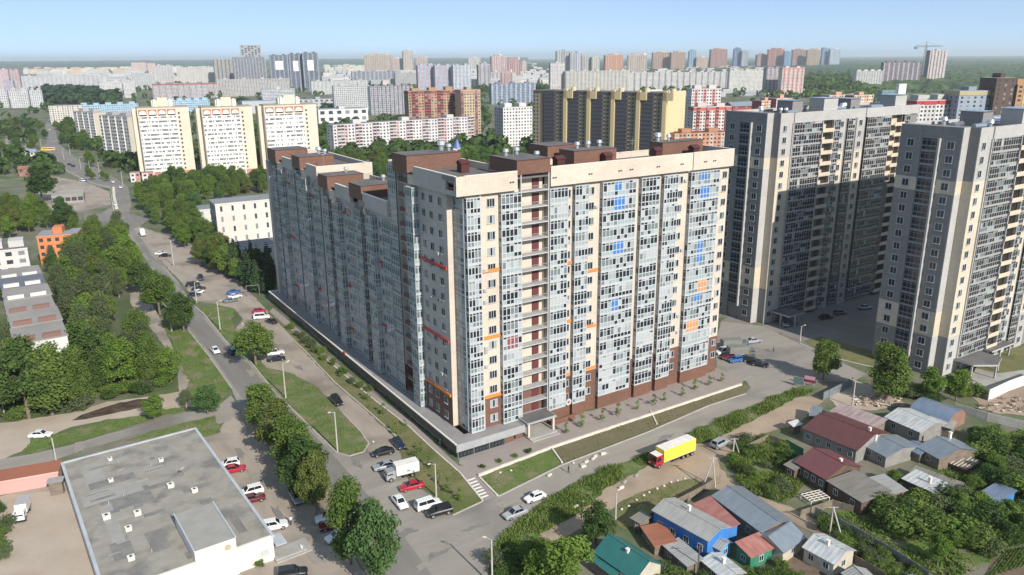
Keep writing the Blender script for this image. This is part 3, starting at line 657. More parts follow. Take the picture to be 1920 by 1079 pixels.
part('parapet', MW['cream'], [(-2.3, -.12, -2.95, -2.4, 57.0, 61.0)])
part('balcony_slab', MW['red'], [(-1.9, -1.5, -1.8, 1.6, 58.3, 58.5)])
# left facade of the corner section
W4 = window_meshes(1.5, 1.6, 2)
for k in range(15):
    z = Z0 + k * FH
    for v in (5.9, 10.1, 13.7):
        LF.put('window', W4[0], -v - .75, -1.51 if k > 1 else -1.56, z + 1.05, [('pane', rw.choice(W4[1][:3]))])
for z in (40.2, 23.4): part('red_band', MW['red'], [(-1.9, -1.52, 3.4, 15.6, z, z + .6)])
part('orange_band', MW['orange'], [(-1.9, -1.52, 3.4, 15.6, 10.4, 11.0)])
bfr = bay_frame(3.6, 1.7, FH, 3, 'lr', ns=2); bgl = [bay_glass(3.6, 1.7, FH, 3, 540 + q, 'lr', teal=True) for q in range(5)]
gfr = bay_frame(4.6, .35, FH, 4, '', 'sframe', 'rail'); ggl = [bay_glass(4.6, .35, FH, 4, 560 + q, '', up=(.5, .4, .1, 0), low=(.3, .4, .1, 0, .2), teal=True) for q in range(5)]
wfr = bay_frame(4.8, 1.45, FH, 4, 'lr', 'sframe', 'rail', ns=2); wgl = [bay_glass(4.8, 1.45, FH, 4, 580 + q, 'lr', teal=True) for q in range(6)]
def stairs(v0, v1, nfl, top):
    b = MB(); b.box(0, v1 - v0 - .1, -1.0, -.02, -.25, .0); b.box(0, v1 - v0 - .1, -1.0, -.9, 0, 1.0, 1); sm = b.mesh('stair_landing', [MW['slab'], MW['brown']])
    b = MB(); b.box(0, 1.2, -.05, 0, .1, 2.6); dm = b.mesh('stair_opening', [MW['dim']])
    for k in range(nfl):
        o = LF.put('stair_landing', sm, -v1 + .05, -.2, Z0 + k * FH + .02)
        LF.put('stair_opening', dm, -v0 - 2.2, -.205, Z0 + k * FH)
stairs(19.7, 27.2, 16, 59); stairs(47.5, 51.3, 13, 49); stairs(72.4, 75.6, 13, 48.5); stairs(96, 99.2, 14, 51.6); stairs(120.8, 125.2, 14, 51.2)
for v1, nf in ((56.1, 12), (80.4, 12), (104.0, 13), (130.1, 13)):
    for k in range(nf): LF.put('recessed_balcony', wfr, -v1, -.22, Z0 + k * FH, [('glazing', rw.choice(wgl))])
for v1, fr, gs, nf, nm in ((19.6, bfr, bgl, 15, 'side_balcony'), (32.0, gfr, ggl, 16, 'side_glazing'), (45.2, wfr, wgl, 12, 'side_balcony'), (37.2, gfr, ggl, 12, 'side_glazing'), (69.2, wfr, wgl, 12, 'side_balcony'), (60.8, gfr, ggl, 12, 'side_glazing'), (95.4, wfr, wgl, 13, 'side_balcony'), (86.8, gfr, ggl, 13, 'side_glazing'), (119.6, wfr, wgl, 13, 'side_balcony'), (109.6, gfr, ggl, 13, 'side_glazing')):
    for k in range(nf): LF.put(nm, fr, -v1, -1.4 if v1 > 33 else -1.5, Z0 + k * FH, [('glazing', rw.choice(gs))])
W5 = window_meshes(1.2, 1.5, 2)
for v, nf in ((62.4, 12), (38.9, 12), (88.6, 13), (112.0, 13)):
    for k in range(nf): LF.put('window', W5[0], -v - .6, -1.41, Z0 + k * FH + 1.0, [('pane', rw.choice(W5[1][:3]))])
for v0, v1, z in ((61.2, 64, 43), (87.2, 90.2, 44), (110, 114.2, 27), (61.2, 64, 22), (37.3, 40, 34), (87.2, 90.2, 14.5), (37.3, 40, 17), (110, 114.2, 45), (61.2, 64, 9), (110, 114.2, 10)):
    part('red_band', MW['red'], [(-1.75, -1.42, v0, v1, z, z + .6)])
# air conditioners
b = MB(); b.box(0, .9, -.42, 0, 0, .62); b.box(.1, .65, -.44, -.42, .08, .55, 1); AC = b.mesh('ac_unit', [MW['frame'], MW['rail']])
for k in range(26):
    x = rw.choice((4.3, 26.2, 34.4, 62.5, 74.5)); RF.put('ac_unit', AC, x, -1.72, Z0 + rw.randint(2, 14) * FH + rw.choice((.3, 1.2)))
for k in range(8): LF.put('ac_unit', AC, -rw.choice((7.7, 11.8, 15.2)), -1.52, Z0 + rw.randint(2, 13) * FH + .5)
# podium with dark shop glazing
MW['fascia'] = mat('grey_fascia', (0.34, 0.35, 0.355), 0.4, (0.28, 0.29, 0.295), 0.4)
MW['fascia_dark'] = mat('olive_fascia', (0.10, 0.098, 0.082), 0.6, (0.07, 0.07, 0.06), 0.4)
MW['deck'] = mat('podium_deck', (0.215, 0.205, 0.205), 0.85, (0.27, 0.255, 0.25), 0.3, 6)
part('podium_deck', MW['deck'], [(-5.3, -1.4, -5.6, 134.6, 2.9, 3.3), (-1.4, 12.3, -5.6, -1.75, 2.9, 3.3), (-1.4, 4, 129.3, 134.6, 2.9, 3.3)])
part('podium_fascia', MW['fascia'], [(-5.55, 12.35, -5.85, -5.6, 1.75, 3.5), (12.1, 12.35, -5.6, -2.8, 1.75, 3.5)])
part('podium_fascia', MW['fascia_dark'], [(-5.55, -5.3, -5.6, 134.85, 1.5, 3.3), (-5.3, 4, 134.6, 134.85, 1.5, 3.3)])
part('coping', MW['cap'], [(-5.62, -5.2, -5.5, 134.9, 3.3, 3.55), (-5.2, 4, 134.5, 134.9, 3.3, 3.5)])
part('podium_wall', MW['fascia_dark'], [(-4.6, -1.5, -4.9, 134.0, 0, 1.6), (-1.5, 7.0, -5.45, -2, 0, 1.74), (-5.2, -1.5, -5.45, -4.9, 0, 1.6), (-5.2, -4.6, -4.9, 134.0, 0, 1.49)])
part('plinth_wall', MW['brown'], [(7.0, 9.6, -5.3, -2.8, 0, 1.74)])
b = MB(); b.box(0, 3.9, -.06, 0, .08, 1.5); b.box(0, .08, -.09, 0, 0, 1.5, 1); b.box(0, 3.9, -.09, 0, 0, .08, 1); SG = b.mesh('shop_window', [GL[0], MW['rail']])
for k in range(36): LF.put('shop_window', SG, -133.5 + k * 3.85, -5.22, 0)
for k in range(3): RF.put('shop_window', SG, -5.1 + k * 4.0, -5.47, 0)
b = MB()
for k in range(4): b.face([(.5 + k*.9, -.065, .5), (.9 + k*.9, -.065, .35), (1.2 + k*.9, -.065, 1.2), (.8 + k*.9, -.065, 1.05)])
for k in range(3): RF.put('window_film', b.mesh('window_film', [mat('pale_film', (0.035, 0.06, 0.06), .3)]), -5.1 + k * 4.0, -5.475, .02)
# entrance canopy
part('canopy_roof', [MW['fascia'], MW['roof']], [(12.5, 20.4, -6.6, -1.8, 3.65, 3.95, 0, 1), (12.4, 20.5, -6.7, -6.5, 3.6, 4.1), (12.4, 12.6, -6.5, -2.8, 3.6, 4.1), (20.3, 20.5, -6.5, -2.8, 3.6, 4.1)])
for x, y in ((13.0, -6.2), (19.9, -6.2)): part('canopy_post', MW['cream'], [(x - .25, x + .25, y - .25, y + .25, 0, 3.65)])
part('entrance_step', MT['concrete'], [(12.6, 20.3, -8.5, -1.8, 0.02, .25), (12.6, 20.3, -7.4, -1.8, .25, .45)])
part('entrance_wall', MW['brown'], [(10.2, 12.2, -5.0, -2.0, .02, 1.2), (20.9, 28, -4.2, -3.9, .02, 1.5)])
b = MB(); b.tube((0, -.14, 0), (0, 0, 0), .85, n=20, m=0); b.tube((0, -.17, 0), (0, -.14, 0), .35, n=14, m=1)
obj('round_sign', b, [MW['frame'], MW['red']], parent=apt, loc=(26.9, -2.75, 4.3))
part('sign_arm', MW['rail'], [(26.8, 27.0, -2.6, -1.75, 4.2, 4.4)])
obj('round_sign', b.mesh('round_sign', [MW['red'], MW['red']]), parent=apt, loc=(-5.6, 60, 3.4), rz=-math.pi / 2)

# ------------------------------------------------------------------ two grey tower slabs on the right
def tower_roofs(t, L, roofs):
    pass
MW['tframe'] = mat('greyish_frame', (0.23, 0.24, 0.26), 0.5); NAVY = glass('glass_navy', (.010, .014, .026), .05, .5)
MW['duct'] = mat('metal_duct', (0.52, 0.56, 0.60), 0.25, metal=0.8)
TW = window_meshes(1.7, 1.75, 2, fw=.16); TW2 = window_meshes(1.6, 1.7, 2, fw=.13)
TR = ((0.38, 1.3), (1.5, 2.75), (2.85, 3.3))
lfr = {}; 
def gg(w, n, q, s): return bay_glass(w, .5, 3.5, n, q, '', up=(.8, .15, .04, .01), low=(.7, .2, .06, 0, .04), rows=TR)
TL1 = bay_frame(13.4, .5, 3.5, 11, '', 'gframe', 'gframe', TR, .16); TG1 = [gg(13.4, 11, 700 + q, 0) for q in range(6)]
TL2 = bay_frame(3.6, .5, 3.5, 3, '', 'gframe', 'gframe', TR, .16); TG2 = [gg(3.6, 3, 720 + q, 0) for q in range(5)]
TL3 = bay_frame(4.9, .25, 3.5, 4, '', 'tframe', 'tframe', TR, .1); TG3 = [bay_glass(4.9, .25, 3.5, 4, 740 + q, '', up=(.97, .03, 0, 0), low=(.96, .04, 0, 0, .0), rows=TR) for q in range(5)]
for m_ in TG3: m_.materials[0] = NAVY
b = MB(); b.box(0, 5.8, -1.1, 2.0, -.2, 0); b.box(0, 5.8, -1.15, -1.0, 0, 1.05); TS = b.mesh('open_balcony', [MW['cream2']])
def tower(name, label, ox, oy, top, nfl, length):
    t = thing('grey_tower', label, 'apartment building', (ox, oy, 0), BA)
    R_ = Fac(t, 0, 0, 0); L_ = Fac(t, 0, 0, -math.pi / 2)
    D = 16.4; y = -2.7; z0 = top - 3.0 - nfl * 3.5
    def P(nm, m, bxs):
        for q in bxs: R_.bx(nm, MW[m] if isinstance(m, str) else m, [q])
    ztop = top - 1.6
    zr4 = z0 + (nfl - 4) * 3.5; zr3 = zr4 + 3.5; zc0, zc1 = z0 + 3 * 3.5, z0 + 5 * 3.5
    ha = y + .02
    # left end wall, banded by colour
    for z_a, z_b, m in ((0, zc0, 'grey'), (zc0, zc1, 'cream2'), (zc1, zr4, 'grey'), (zr4, zr3, 'cream2'), (zr3, top, 'grey')):
        P('end_wall', m, [(0, 2.95, 10.4 + .0, D, z_a, z_b), (0, 2.95, .25, 5.2, z_a, z_b)])
    P('end_wall', 'grey', [(.5, 2.9, 5.3, 10.3, 0, z0 + 3.5), (0.0, 2.9, 5.25, 10.35, z0 + nfl * 3.5, top)])
    P('pier', 'lgrey', [(-.95, .5, 5.22, 5.75, z0 + 3.5, top - 3)])
    for z_a, z_b, m in ((0, zc0, 'lgrey'), (zc0, zc1, 'cream2'), (zc1, zr4, 'lgrey'), (zr4, zr3, 'cream2'), (zr3, top, 'lgrey')):
        P('corner_pier', m, [(0, 2.95, -.02, .25, z_a, z_b)])
    for z_a, z_b, m, m2 in ((0, zc0, 'grey', 'lgrey'), (zc0, zr3, 'cream2', 'cream2'), (zr3, top, 'grey', 'lgrey')):
        P('return_wall', m, [(2.95, 3.25, y + .25, D, z_a, z_b)])
        P('facade_wall', m2, [(2.95, 9.0, y, y + .25, z_a, z_b), (31.0, 35.2, y, y + .25, z_a, z_b)] + ([(41.2, 45.5, y, y + .25, z_a, z_b)] if length > 42 else []))
    P('core_wall', 'grey', [(3.25, 22.2, y + .25, D, 0, top - 1.2), (22.2, 28.0, y + 2.3, D, 0, top - 1.2), (28.0, 61, y + .25, D, 0, top - 1.2), (61, 67, y + 2.3, D, 0, top - 1.2), (67, length, y + .25, D, 0, top - 1.2)])
    P('facade_wall', 'lgrey', [(9.0, 31.0, y - .32, y + .25, top - 3.0, top), (35.2, 41.2, y, y + .25, top - 3.0, top), (45.5, length, y - .32, y + .25, top - 3.0, top)])
    P('facade_wall', 'lgrey', [(8.55, 9.0, y - .35, y, z0, top - 3), (22.25, 22.6, y - .9, y, z0, top - 3), (27.9, 28.2, y - .9, y, z0, top - 3)])
    P('balcony_back', 'cream2', [(22.25, 27.95, y + 2.0, y + 2.3, 0, top - 3), (61.05, 66.95, y + 2.0, y + 2.3, 0, top - 3)])
    P('parapet', 'lgrey', [(length - .3, length, y + .25, D - .3, top - 1.2, top), (3.3, length, D - .3, D, top - 1.2, top)])
    P('roof', 'roof', [(3.3, length - .35, y + .3, D - .35, top - 1.2, top - .9)])
    rr = random.Random(int(ox))
    for k in range(nfl):
        z = z0 + k * 3.5
        L_.put('end_window', TW[0], -(14.2), -.01, z + 1.0, [('pane', rr.choice(TW[1][:2]))])
        L_.put('end_window', TW[0], -(3.6), -.01, z + 1.0, [('pane', rr.choice(TW[1][:2]))])
        if k > 0: L_.put('end_glazing', TL3, -10.28, .32, z, [('glazing', rr.choice(TG3))])
        for x in (4.4, 32.4) + ((42.4,) if length > 42 else ()):
            R_.put('window', TW2[0], x, y - .01, z + 1.0, [('pane', rr.choice(TW2[1][:3]))])
        R_.put('loggia', TL1, 9.0, y, z, [('glazing', rr.choice(TG1))])
        R_.put('narrow_loggia', TL2, 27.4 + .8, y, z, [('glazing', rr.choice(TG2))])
        R_.put('narrow_loggia', TL2, 36.2, y + .2, z, [('glazing', rr.choice(TG2))])
        R_.put('open_balcony', TS, 22.2, y, z)
        if length > 62:
            R_.put('loggia', TL1, 46.2, y, z, [('glazing', rr.choice(TG1))])
            R_.put('open_balcony', TS, 61.1, y, z); R_.put('narrow_loggia', TL2, 67.3, y, z, [('glazing', rr.choice(TG2))])
    # roof huts, gable and ducts
    for x, w, yy, d, h in ((23.5, 7.0, y + .4, 5.5, 4.6), (17.0, 5.0, 4.5, 6.0, 3.8), (48.0, 5, 5, 6, 3.4), (62.0, 6.6, y + .4, 5.5, 4.4)):
        if x + w > length: continue
        hb = R_.bx('roof_hut', [MW['lgrey'] if yy < 0 else MW['grey'], MW['roof']], [(x, x + w, yy, yy + d, top - .9, top - .9 + h, 0, 1)])
        b = MB(); zt_ = top - .9 + h
        b.prism([(x - .3, yy - .3), (x + w + .3, yy - .3), (x + w + .3, yy + d + .3), (x - .3, yy + d + .3)], zt_, zt_ + .15)
        obj('hut_roof', b, MW['duct'], parent=hb)
    for k in range(9):
        x = rr.uniform(5, min(length, 60) - 4); yy = rr.uniform(0, D - 3); l = rr.uniform(2.5, 6)
        b = MB(); b.tube((0, 0, 0), (l, rr.uniform(-1.5, 1.5), 0), rr.uniform(.4, .7), n=10); b.tube((l*.5, 0, -.8), (l*.5, 0, 0), .3, n=8)
        obj('roof_duct', b, MW['duct'], parent=t, loc=(x, yy, top - .1), rz=0)
    for k in range(8):
        x = rr.uniform(5, min(length, 60) - 4); yy = rr.uniform(0, D - 3)
        obj('roof_fan', FAN if k % 2 else FAN2, parent=t, loc=(x, yy, top - .9))
    return t, R_, y
ta, RA, ya = tower('a', 'banded grey and cream tower slab, farther of two, partly in shadow behind the cream block', 77.87, 240.9, 67.2, 18, 76.0)
tb, RB, yb = tower('b', 'banded grey and cream tower slab, nearer of two, beside the big tree at right', 112.9, 196.8, 66.4, 18, 60.0)
def canopy(R_, x, y, w, d, h, hexa):
    b = MB()
    if hexa: b.prism([(x, y), (x, y - d * .6), (x + w * .45, y - d), (x + w, y - d * .75), (x + w, y)], h, h + .45, 0, 1)
    else: b.prism([(x, y), (x, y - d), (x + w, y - d), (x + w, y)], h, h + .45, 0, 1)
    cr = obj('canopy_roof', b, [MW['lgrey'], MW['roof']], parent=R_.t)
    for px, py in ((x + .3, y - d * .55), (x + w - .3, y - d * .7), (x + w * .45, y - d + .4)):
        R_.bx('canopy_post', MW['lgrey'], [(px - .2, px + .2, py - .2, py + .2, 0, h)])
canopy(RB, 7.5, yb, 12, 9, 3.6, True); canopy(RA, 6.0, ya, 8, 7.5, 3.6, False); canopy(RB, 22, yb, 12, 3, 3.6, False)

# ------------------------------------------------------------------ the city behind
_wm = {}
def wallm(col, rough=0.75):
    k = tuple(round(c, 3) for c in col)
    if k not in _wm:
        _wm[k] = mat('painted_wall', k, rough, tuple(c * .8 for c in k), 0.06, 6, (0.3, 0.75))
    return _wm[k]
WD = glass('far_window', (0.045, 0.052, 0.065), 0.15, 0.5); WD2 = glass('far_window_pale', (0.2, 0.21, 0.22), 0.2, 0.5)
CBP = mat('black_trim', (.03, .03, .03), .6)
WHITE, LGREY, CREAM, PINK, RED, BRICK, ORNG, YEL, DBROWN, DGREY, BLUE, LBLUE, BEIGE, MAUVE = (.58, .57, .55), (.38, .38, .38), (.62, .54, .40), (.58, .42, .38), (.42, .07, .055), (.34, .15, .10), (.55, .2, .09), (.58, .44, .2), (.10, .07, .055), (.09, .10, .12), (.10, .17, .33), (.34, .48, .60), (.5, .45, .37), (.26, .2, .22)
GREYW = (.44, .44, .435)
def solve_len(p, d, x2):
    lo, hi = 0.5, 900.0
    s = 1 if PX(p + d)[0] > PX(p)[0] else -1
    for _ in range(50):
        m = (lo + hi) / 2; q = p + d * m
        if (q - Vector((0, 0, 0))).dot(Vector((0, 1, 0))) < 5: hi = m; continue
        if (PX(q)[0] - x2) * s < 0: lo = m
        else: hi = m
    return lo
NB = [0]
def block(label, x1, yb, x2, yt, depth=14, rot=28, wall=WHITE, side=None, roof=(.2, .19, .18), fl=3.0, cw=3.2, ww=.5, balc=None, stripe=None, top=None, huts=2, name='apartment_building', cat='apartment building', group=None, win=True, base=None, gable=False, h=None, pale=.25, ridge=None):
    """A block whose left base corner, right end and roof line are read from the photograph. balc = (period, offset, colour), stripe = colour of every second bay, top = colour of the top storey."""
    NB[0] += 1; rr = random.Random(NB[0] * 17)
    p = G(x1, yb); r = R(rot); d = Vector((math.cos(r), math.sin(r), 0))
    L = solve_len(p, d, x2); H = h or height_at(p, yt)
    t = thing(name, label, cat, p, r, group)
    nf = max(1, int(round(H / fl))); fh = H / nf; nc = max(1, int(round(L / cw))); c_ = L / nc
    b = MB(); sm = 1 if side else 0
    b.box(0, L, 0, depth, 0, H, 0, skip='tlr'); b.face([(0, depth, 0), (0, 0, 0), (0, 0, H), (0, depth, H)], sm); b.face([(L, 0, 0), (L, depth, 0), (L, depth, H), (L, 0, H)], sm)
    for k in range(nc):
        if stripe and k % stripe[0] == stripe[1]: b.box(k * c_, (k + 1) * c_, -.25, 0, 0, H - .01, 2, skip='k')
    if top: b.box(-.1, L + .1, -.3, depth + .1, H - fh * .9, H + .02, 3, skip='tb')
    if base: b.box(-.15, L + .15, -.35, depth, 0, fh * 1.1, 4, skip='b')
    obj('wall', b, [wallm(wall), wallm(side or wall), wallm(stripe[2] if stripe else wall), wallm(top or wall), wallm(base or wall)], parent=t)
    b = MB(); b.box(-.2, L + .2, -.2, depth + .2, H, H + .5, 1, 0, skip='b')
    if ridge:
        b = MB(); e = .5
        b.face([(-e, -e, H), (L + e, -e, H), (L + e, depth / 2, H + ridge), (-e, depth / 2, H + ridge)]); b.face([(L + e, depth + e, H), (-e, depth + e, H), (-e, depth / 2, H + ridge), (L + e, depth / 2, H + ridge)])
        b.face([(-e, depth + e, H), (-e, -e, H), (-e, depth / 2, H + ridge)], 1); b.face([(L + e, -e, H), (L + e, depth + e, H), (L + e, depth / 2, H + ridge)], 1); b.box(-e, L + e, -e, depth + e, H - .05, H)
    obj('roof', b, [wallm(roof), wallm(tuple(min(.7, c * 1.1) for c in wall))], parent=t)
    if win:
        b = MB(); bb = MB()
        for f in range(nf):
            z = f * fh + fh * .32
            for k in range(nc):
                x = (k + .5) * c_; g = 0 if rr.random() > pale else 1
                if balc and k % balc[0] in balc[1] and f > 0:
                    bb.box(k * c_ + .15, (k + 1) * c_ - .15, -1.05, 0, f * fh, f * fh + fh * .42, 0, skip='k')
                    b.face([(k * c_ + .2, -.9, z + .1), ((k + 1) * c_ - .2, -.9, z + .1), ((k + 1) * c_ - .2, -.9, f * fh + fh), (k * c_ + .2, -.9, f * fh + fh)], g)
                    bb.box(k * c_ + .12, k * c_ + .25, -1.0, 0, f * fh, f * fh + fh, 0, skip='k'); bb.box((k + 1) * c_ - .25, (k + 1) * c_ - .12, -1.0, 0, f * fh, f * fh + fh, 0, skip='k')
                else:
                    y = -.3 if stripe and k % stripe[0] == stripe[1] else -.05
                    if base and f == 0: y = -.4
                    b.face([(x - c_ * ww / 2, y, z), (x + c_ * ww / 2, y, z), (x + c_ * ww / 2, y, z + fh * .5), (x - c_ * ww / 2, y, z + fh * .5)], g)
            if not gable:
                nd = max(1, int(depth / 4.5))
                for k in range(nd):
                    y = (k + .5) * depth / nd; g = 0 if rr.random() > pale else 1
                    b.face([(-.05, y + .7, z), (-.05, y - .7, z), (-.05, y - .7, z + fh * .5), (-.05, y + .7, z + fh * .5)], g)
                    b.face([(L + .05, y - .7, z), (L + .05, y + .7, z), (L + .05, y + .7, z + fh * .5), (L + .05, y - .7, z + fh * .5)], g)
        o = obj('window_grid', b, [WD, WD2], parent=t); o['kind'] = 'stuff'
        if balc: o = obj('balcony_grid', bb, wallm(balc[2]), parent=t); o['kind'] = 'stuff'
    for k in range(huts):
        x = L * (k + .5) / huts; w = min(L * .12, 4); b = MB(); b.box(x - w, x + w, depth * .25, depth * .75, H + .5, H + 3.0 + rr.random())
        obj('roof_hut', b, wallm(tuple(c * .85 for c in wall)), parent=t)
    return t, L, H, fh

# three cream towers with arched top storey
MC = {'c': clad('cream_brick', (0.59, 0.515, 0.41), (0.5, 0.435, 0.345), 2.4, 1.5, .7, .03), 'w': mat('white_balcony', (0.70, 0.69, 0.66), .6), 'a': mat('brick_red_niche', (.36, .16, .10), .7), 'p': mat('pinkish_plinth', (.42, .2, .15), .8)}
def cream_tower(label, x1, yb, x2, yt, seed):
    rr = random.Random(seed)
    p = G(x1, yb); r = R(28); d = Vector((math.cos(r), math.sin(r), 0)); L = solve_len(p, d, x2); H = height_at(p, yt)
    t = thing('cream_tower', label, 'apartment building', p, r, 'three cream towers with rows of white balconies')
    W = L * .74
    b = MB(); b.box(0, L, 0, 16, 3.2, H); b.box(-3.2, 0, 6, 16, 3.2, H - .4); obj('wall', b, MC['c'], parent=t)
    b = MB(); b.box(-2, L, -.6, 16, 0, 3.19); obj('plinth_wall', b, MC['p'], parent=t)
    b = MB(); b.box(-.1, L + .1, -.1, 16.1, H, H + .7); obj('roof', b, [wallm((.3, .27, .22))], parent=t)
    b = MB(); b.box(L * .3, L * .72, 5, 11, H + .7, H + 5.2); b.box(L * .42, L * .62, 6, 10, H + 5.2, H + 7); obj('roof_hut', b, MC['c'], parent=t)
    for k in (.36, .66):
        b = MB(); b.tube((L * k, 4, H + .7), (L * k, 4, H + 6), 1.2, 1.0, n=10); obj('roof_turret', b, MC['w'], parent=t)
    nf = 13; fh = (H - 3.2 - 6.0) / nf; cw = W / 4
    bm = MB(); bm.box(.25, cw - .25, -1.3, 0, 0, fh * .5, 0, skip='k'); bm.box(.05, .3, -1.25, 0, 0, fh, 0, skip='k'); bm.box(cw - .3, cw - .05, -1.25, 0, 0, fh, 0, skip='k')
    balm = bm.mesh('balcony', [MC['w']])
    gl = []
    for q in range(5):
        g = MB(); n = 7
        for k in range(n):
            if rr.random() < .82: g.face([(.35 + (cw - .7) * k / n, -1.0, fh * .52), (.35 + (cw - .7) * (k + .75) / n, -1.0, fh * .52), (.35 + (cw - .7) * (k + .75) / n, -1.0, fh * .92), (.35 + (cw - .7) * k / n, -1.0, fh * .92)], 0 if rr.random() < .7 else 1)
        g.box(.3, cw - .3, -.9, 0, fh * .4, fh * .99, 2, skip='k')
        gl.append(g.mesh('balcony_panes', [GL[0], GL[1], MC['w']]))
    for f in range(nf):
        for c in range(4):
            o = obj('balcony', balm, parent=t, loc=(c * cw + .3, 0, 3.2 + f * fh)); obj('glazing', rr.choice(gl), parent=o)
    for c in range(4):
        b = MB(); x = c * cw + .3; z = H - 5.6
        b.box(x + .4, x + cw - .4, -.1, 0, z, z + 4.6, 0, skip='k')
        n = 8; pts = [(x + cw / 2 + (cw * .36) * math.cos(math.pi * k / n), -.5, z + 1.6 + 2.2 * math.sin(math.pi * k / n)) for k in range(n + 1)]
        b.face([(x + cw * .14, -.5, z + .9)] + [(x + cw * .86, -.5, z + .9)] + pts, 1)
        b.face([(x + cw * .14, -.55, z + .2), (x + cw * .86, -.55, z + .2), (x + cw * .86, -.55, z + .8), (x + cw * .14, -.55, z + .8)], 2)
        obj('arched_niche', b, [MC['a'], MC['w'], GL[0]], parent=t)
    b = MB()
    for f in range(nf + 1): b.box(0, 1.2, -.08, 0, f * fh, f * fh + 1.5)
    o = obj('stair_window', b, [WD], parent=t, loc=(W + (L - W) * .16, 0, 4.2)); o['kind'] = 'stuff'
    for k in range(6):
        b = MB(); x = W * k / 5; b.box(x, x + .7, -1.7, -.6, 0, 3.2); obj('plinth_pier', b, MC['w'], parent=t)
    return t
cream_tower('leftmost of the three cream balcony towers, with the pink kiosks at its foot', 274, 332, 368, 204, 1)
cream_tower('middle one of the three cream balcony towers', 392, 330, 484, 203, 2)
cream_tower('right one of the three cream balcony towers, cut off below by the brown roof boxes', 506, 326, 602, 199, 3)

B = block
# left part
B('grey-white panel block seen end on, left of the other ribbed block beside the avenue', 146, 262, 184, 210, 13, -33, GREYW, side=BEIGE, balc=(3, (1,), WHITE), gable=True, cw=3.5)
B('grey ribbed panel block directly left of the leftmost cream tower', 200, 300, 250, 217, 13, -33, LGREY, side=BEIGE, balc=(3, (0,), WHITE), gable=True, cw=3.5)
B('long low block with pale blue roof behind the leftmost cream tower', 150, 222, 262, 199, 14, 30, LBLUE, roof=(.3, .45, .58), huts=5)
B('pale blue roofed block between two cream towers', 318, 222, 396, 190, 14, 30, LBLUE, roof=(.3, .45, .58), huts=5)
B('beige institute hall with a row of white window bays and dark flat roof', 96, 232, 162, 200, 22, 30, BEIGE, side=(.5, .47, .43), roof=(.13, .14, .19), stripe=(2, 0, WHITE), huts=0, cat='building', name='institute_building')
for lab, a, b_, c in (('white nine-storey panel block at the left edge above the trees', -14, 18, 171), ('white panel block second from the left edge, wider than the next', 22, 57, 169), ('narrow white panel block third from the left edge', 60, 83, 170)):
    B(lab, a, 203, b_, c, 14, 26, (.5, .5, .52), cw=3.4, gable=True)
B('grey-pink stepped tower at the left edge behind the white panel blocks', -10, 176, 22, 131, 16, 20, (.5, .42, .45), stripe=(3, 0, PINK), huts=2)
B('red striped panel tower near the left edge, right of the grey-pink one', 22, 174, 42, 132, 16, 20, (.47, .3, .32), stripe=(2, 0, GREYW))
B('small mauve block in front of the red striped tower at left', 10, 186, 30, 152, 12, 20, (.4, .38, .45), huts=1)
B('very long grey panel row far left below the horizon', 42, 168, 205, 143, 14, 24, (.45, .46, .48), stripe=(4, 0, WHITE), huts=5)
B('white panel block sloping down behind the dark wood at left', 190, 185, 232, 154, 14, 30, (.55, .54, .55), huts=2)
B('white panel block right of the sloping one, behind the cream tower', 234, 184, 256, 152, 14, 24, (.55, .54, .55), huts=1)
B('orange-red horizon block standing above the long pale rows', 248, 136, 276, 118, 14, 24, (.62, .36, .27), stripe=(2, 0, WHITE))
B('second orange-red horizon block, right of the first', 277, 136, 293, 119, 14, 24, (.6, .33, .25), stripe=(2, 1, WHITE), huts=1)
B('tall grey panel block left of the cream city blocks on the horizon', 294, 160, 328, 123, 14, 22, (.45, .43, .43), stripe=(3, 0, WHITE))
B('white ribbed panel block in front of the orange-red horizon blocks', 250, 168, 294, 138, 14, 24, (.5, .53, .54), stripe=(2, 0, LGREY), huts=3)
B('pale long panel row left of the dark high-rise', 334, 160, 404, 127, 14, 22, (.52, .5, .45), stripe=(3, 0, WHITE), huts=4)
B('long pinkish grey panel row with a dark red roof edge', 288, 186, 410, 158, 14, 22, (.44, .41, .42), stripe=(4, 0, (.34, .3, .31)), top=(.3, .08, .08), huts=3)
B('long cream and grey panel row below the dark high-rises', 408, 182, 546, 150, 14, 22, (.48, .46, .41), stripe=(2, 0, (.33, .32, .35)), huts=4)
B('white low office with window bands below the cream panel row', 492, 190, 554, 168, 14, 22, (.52, .53, .56), huts=1, cat='office building', name='office_building', ww=.8)
B('dark and beige high-rise slab, leftmost of the dark group', 404, 160, 440, 112, 16, 20, (.36, .34, .32), side=DGREY, stripe=(4, 0, DGREY), huts=2)
t, L, H, fh = B('tallest dark stepped high-rise with pale patches', 441, 162, 502, 108, 22, 20, (.17, .18, .215), stripe=(3, 1, (.36, .36, .37)), huts=0, pale=.4)
b = MB(); b.box(L * .27, L * .9, 2, 20, H, H * 1.35); b.box(L * .27, L * .9, 2, 20, H * 1.35, H * 1.43); obj('upper_tower', b, wallm((.33, .33, .34)), parent=t)
b = MB()
for k in range(6):
    for f in range(6):
        x = L * (.3 + .1 * k); z = H * (1.02 + .065 * f)
        if (k * 5 + f * 3) % 4: b.face([(x, 1.9, z), (x + L * .06, 1.9, z), (x + L * .06, 1.9, z + H * .045), (x, 1.9, z + H * .045)], 0)
o = obj('window_grid', b, [WD], parent=t); o['kind'] = 'stuff'
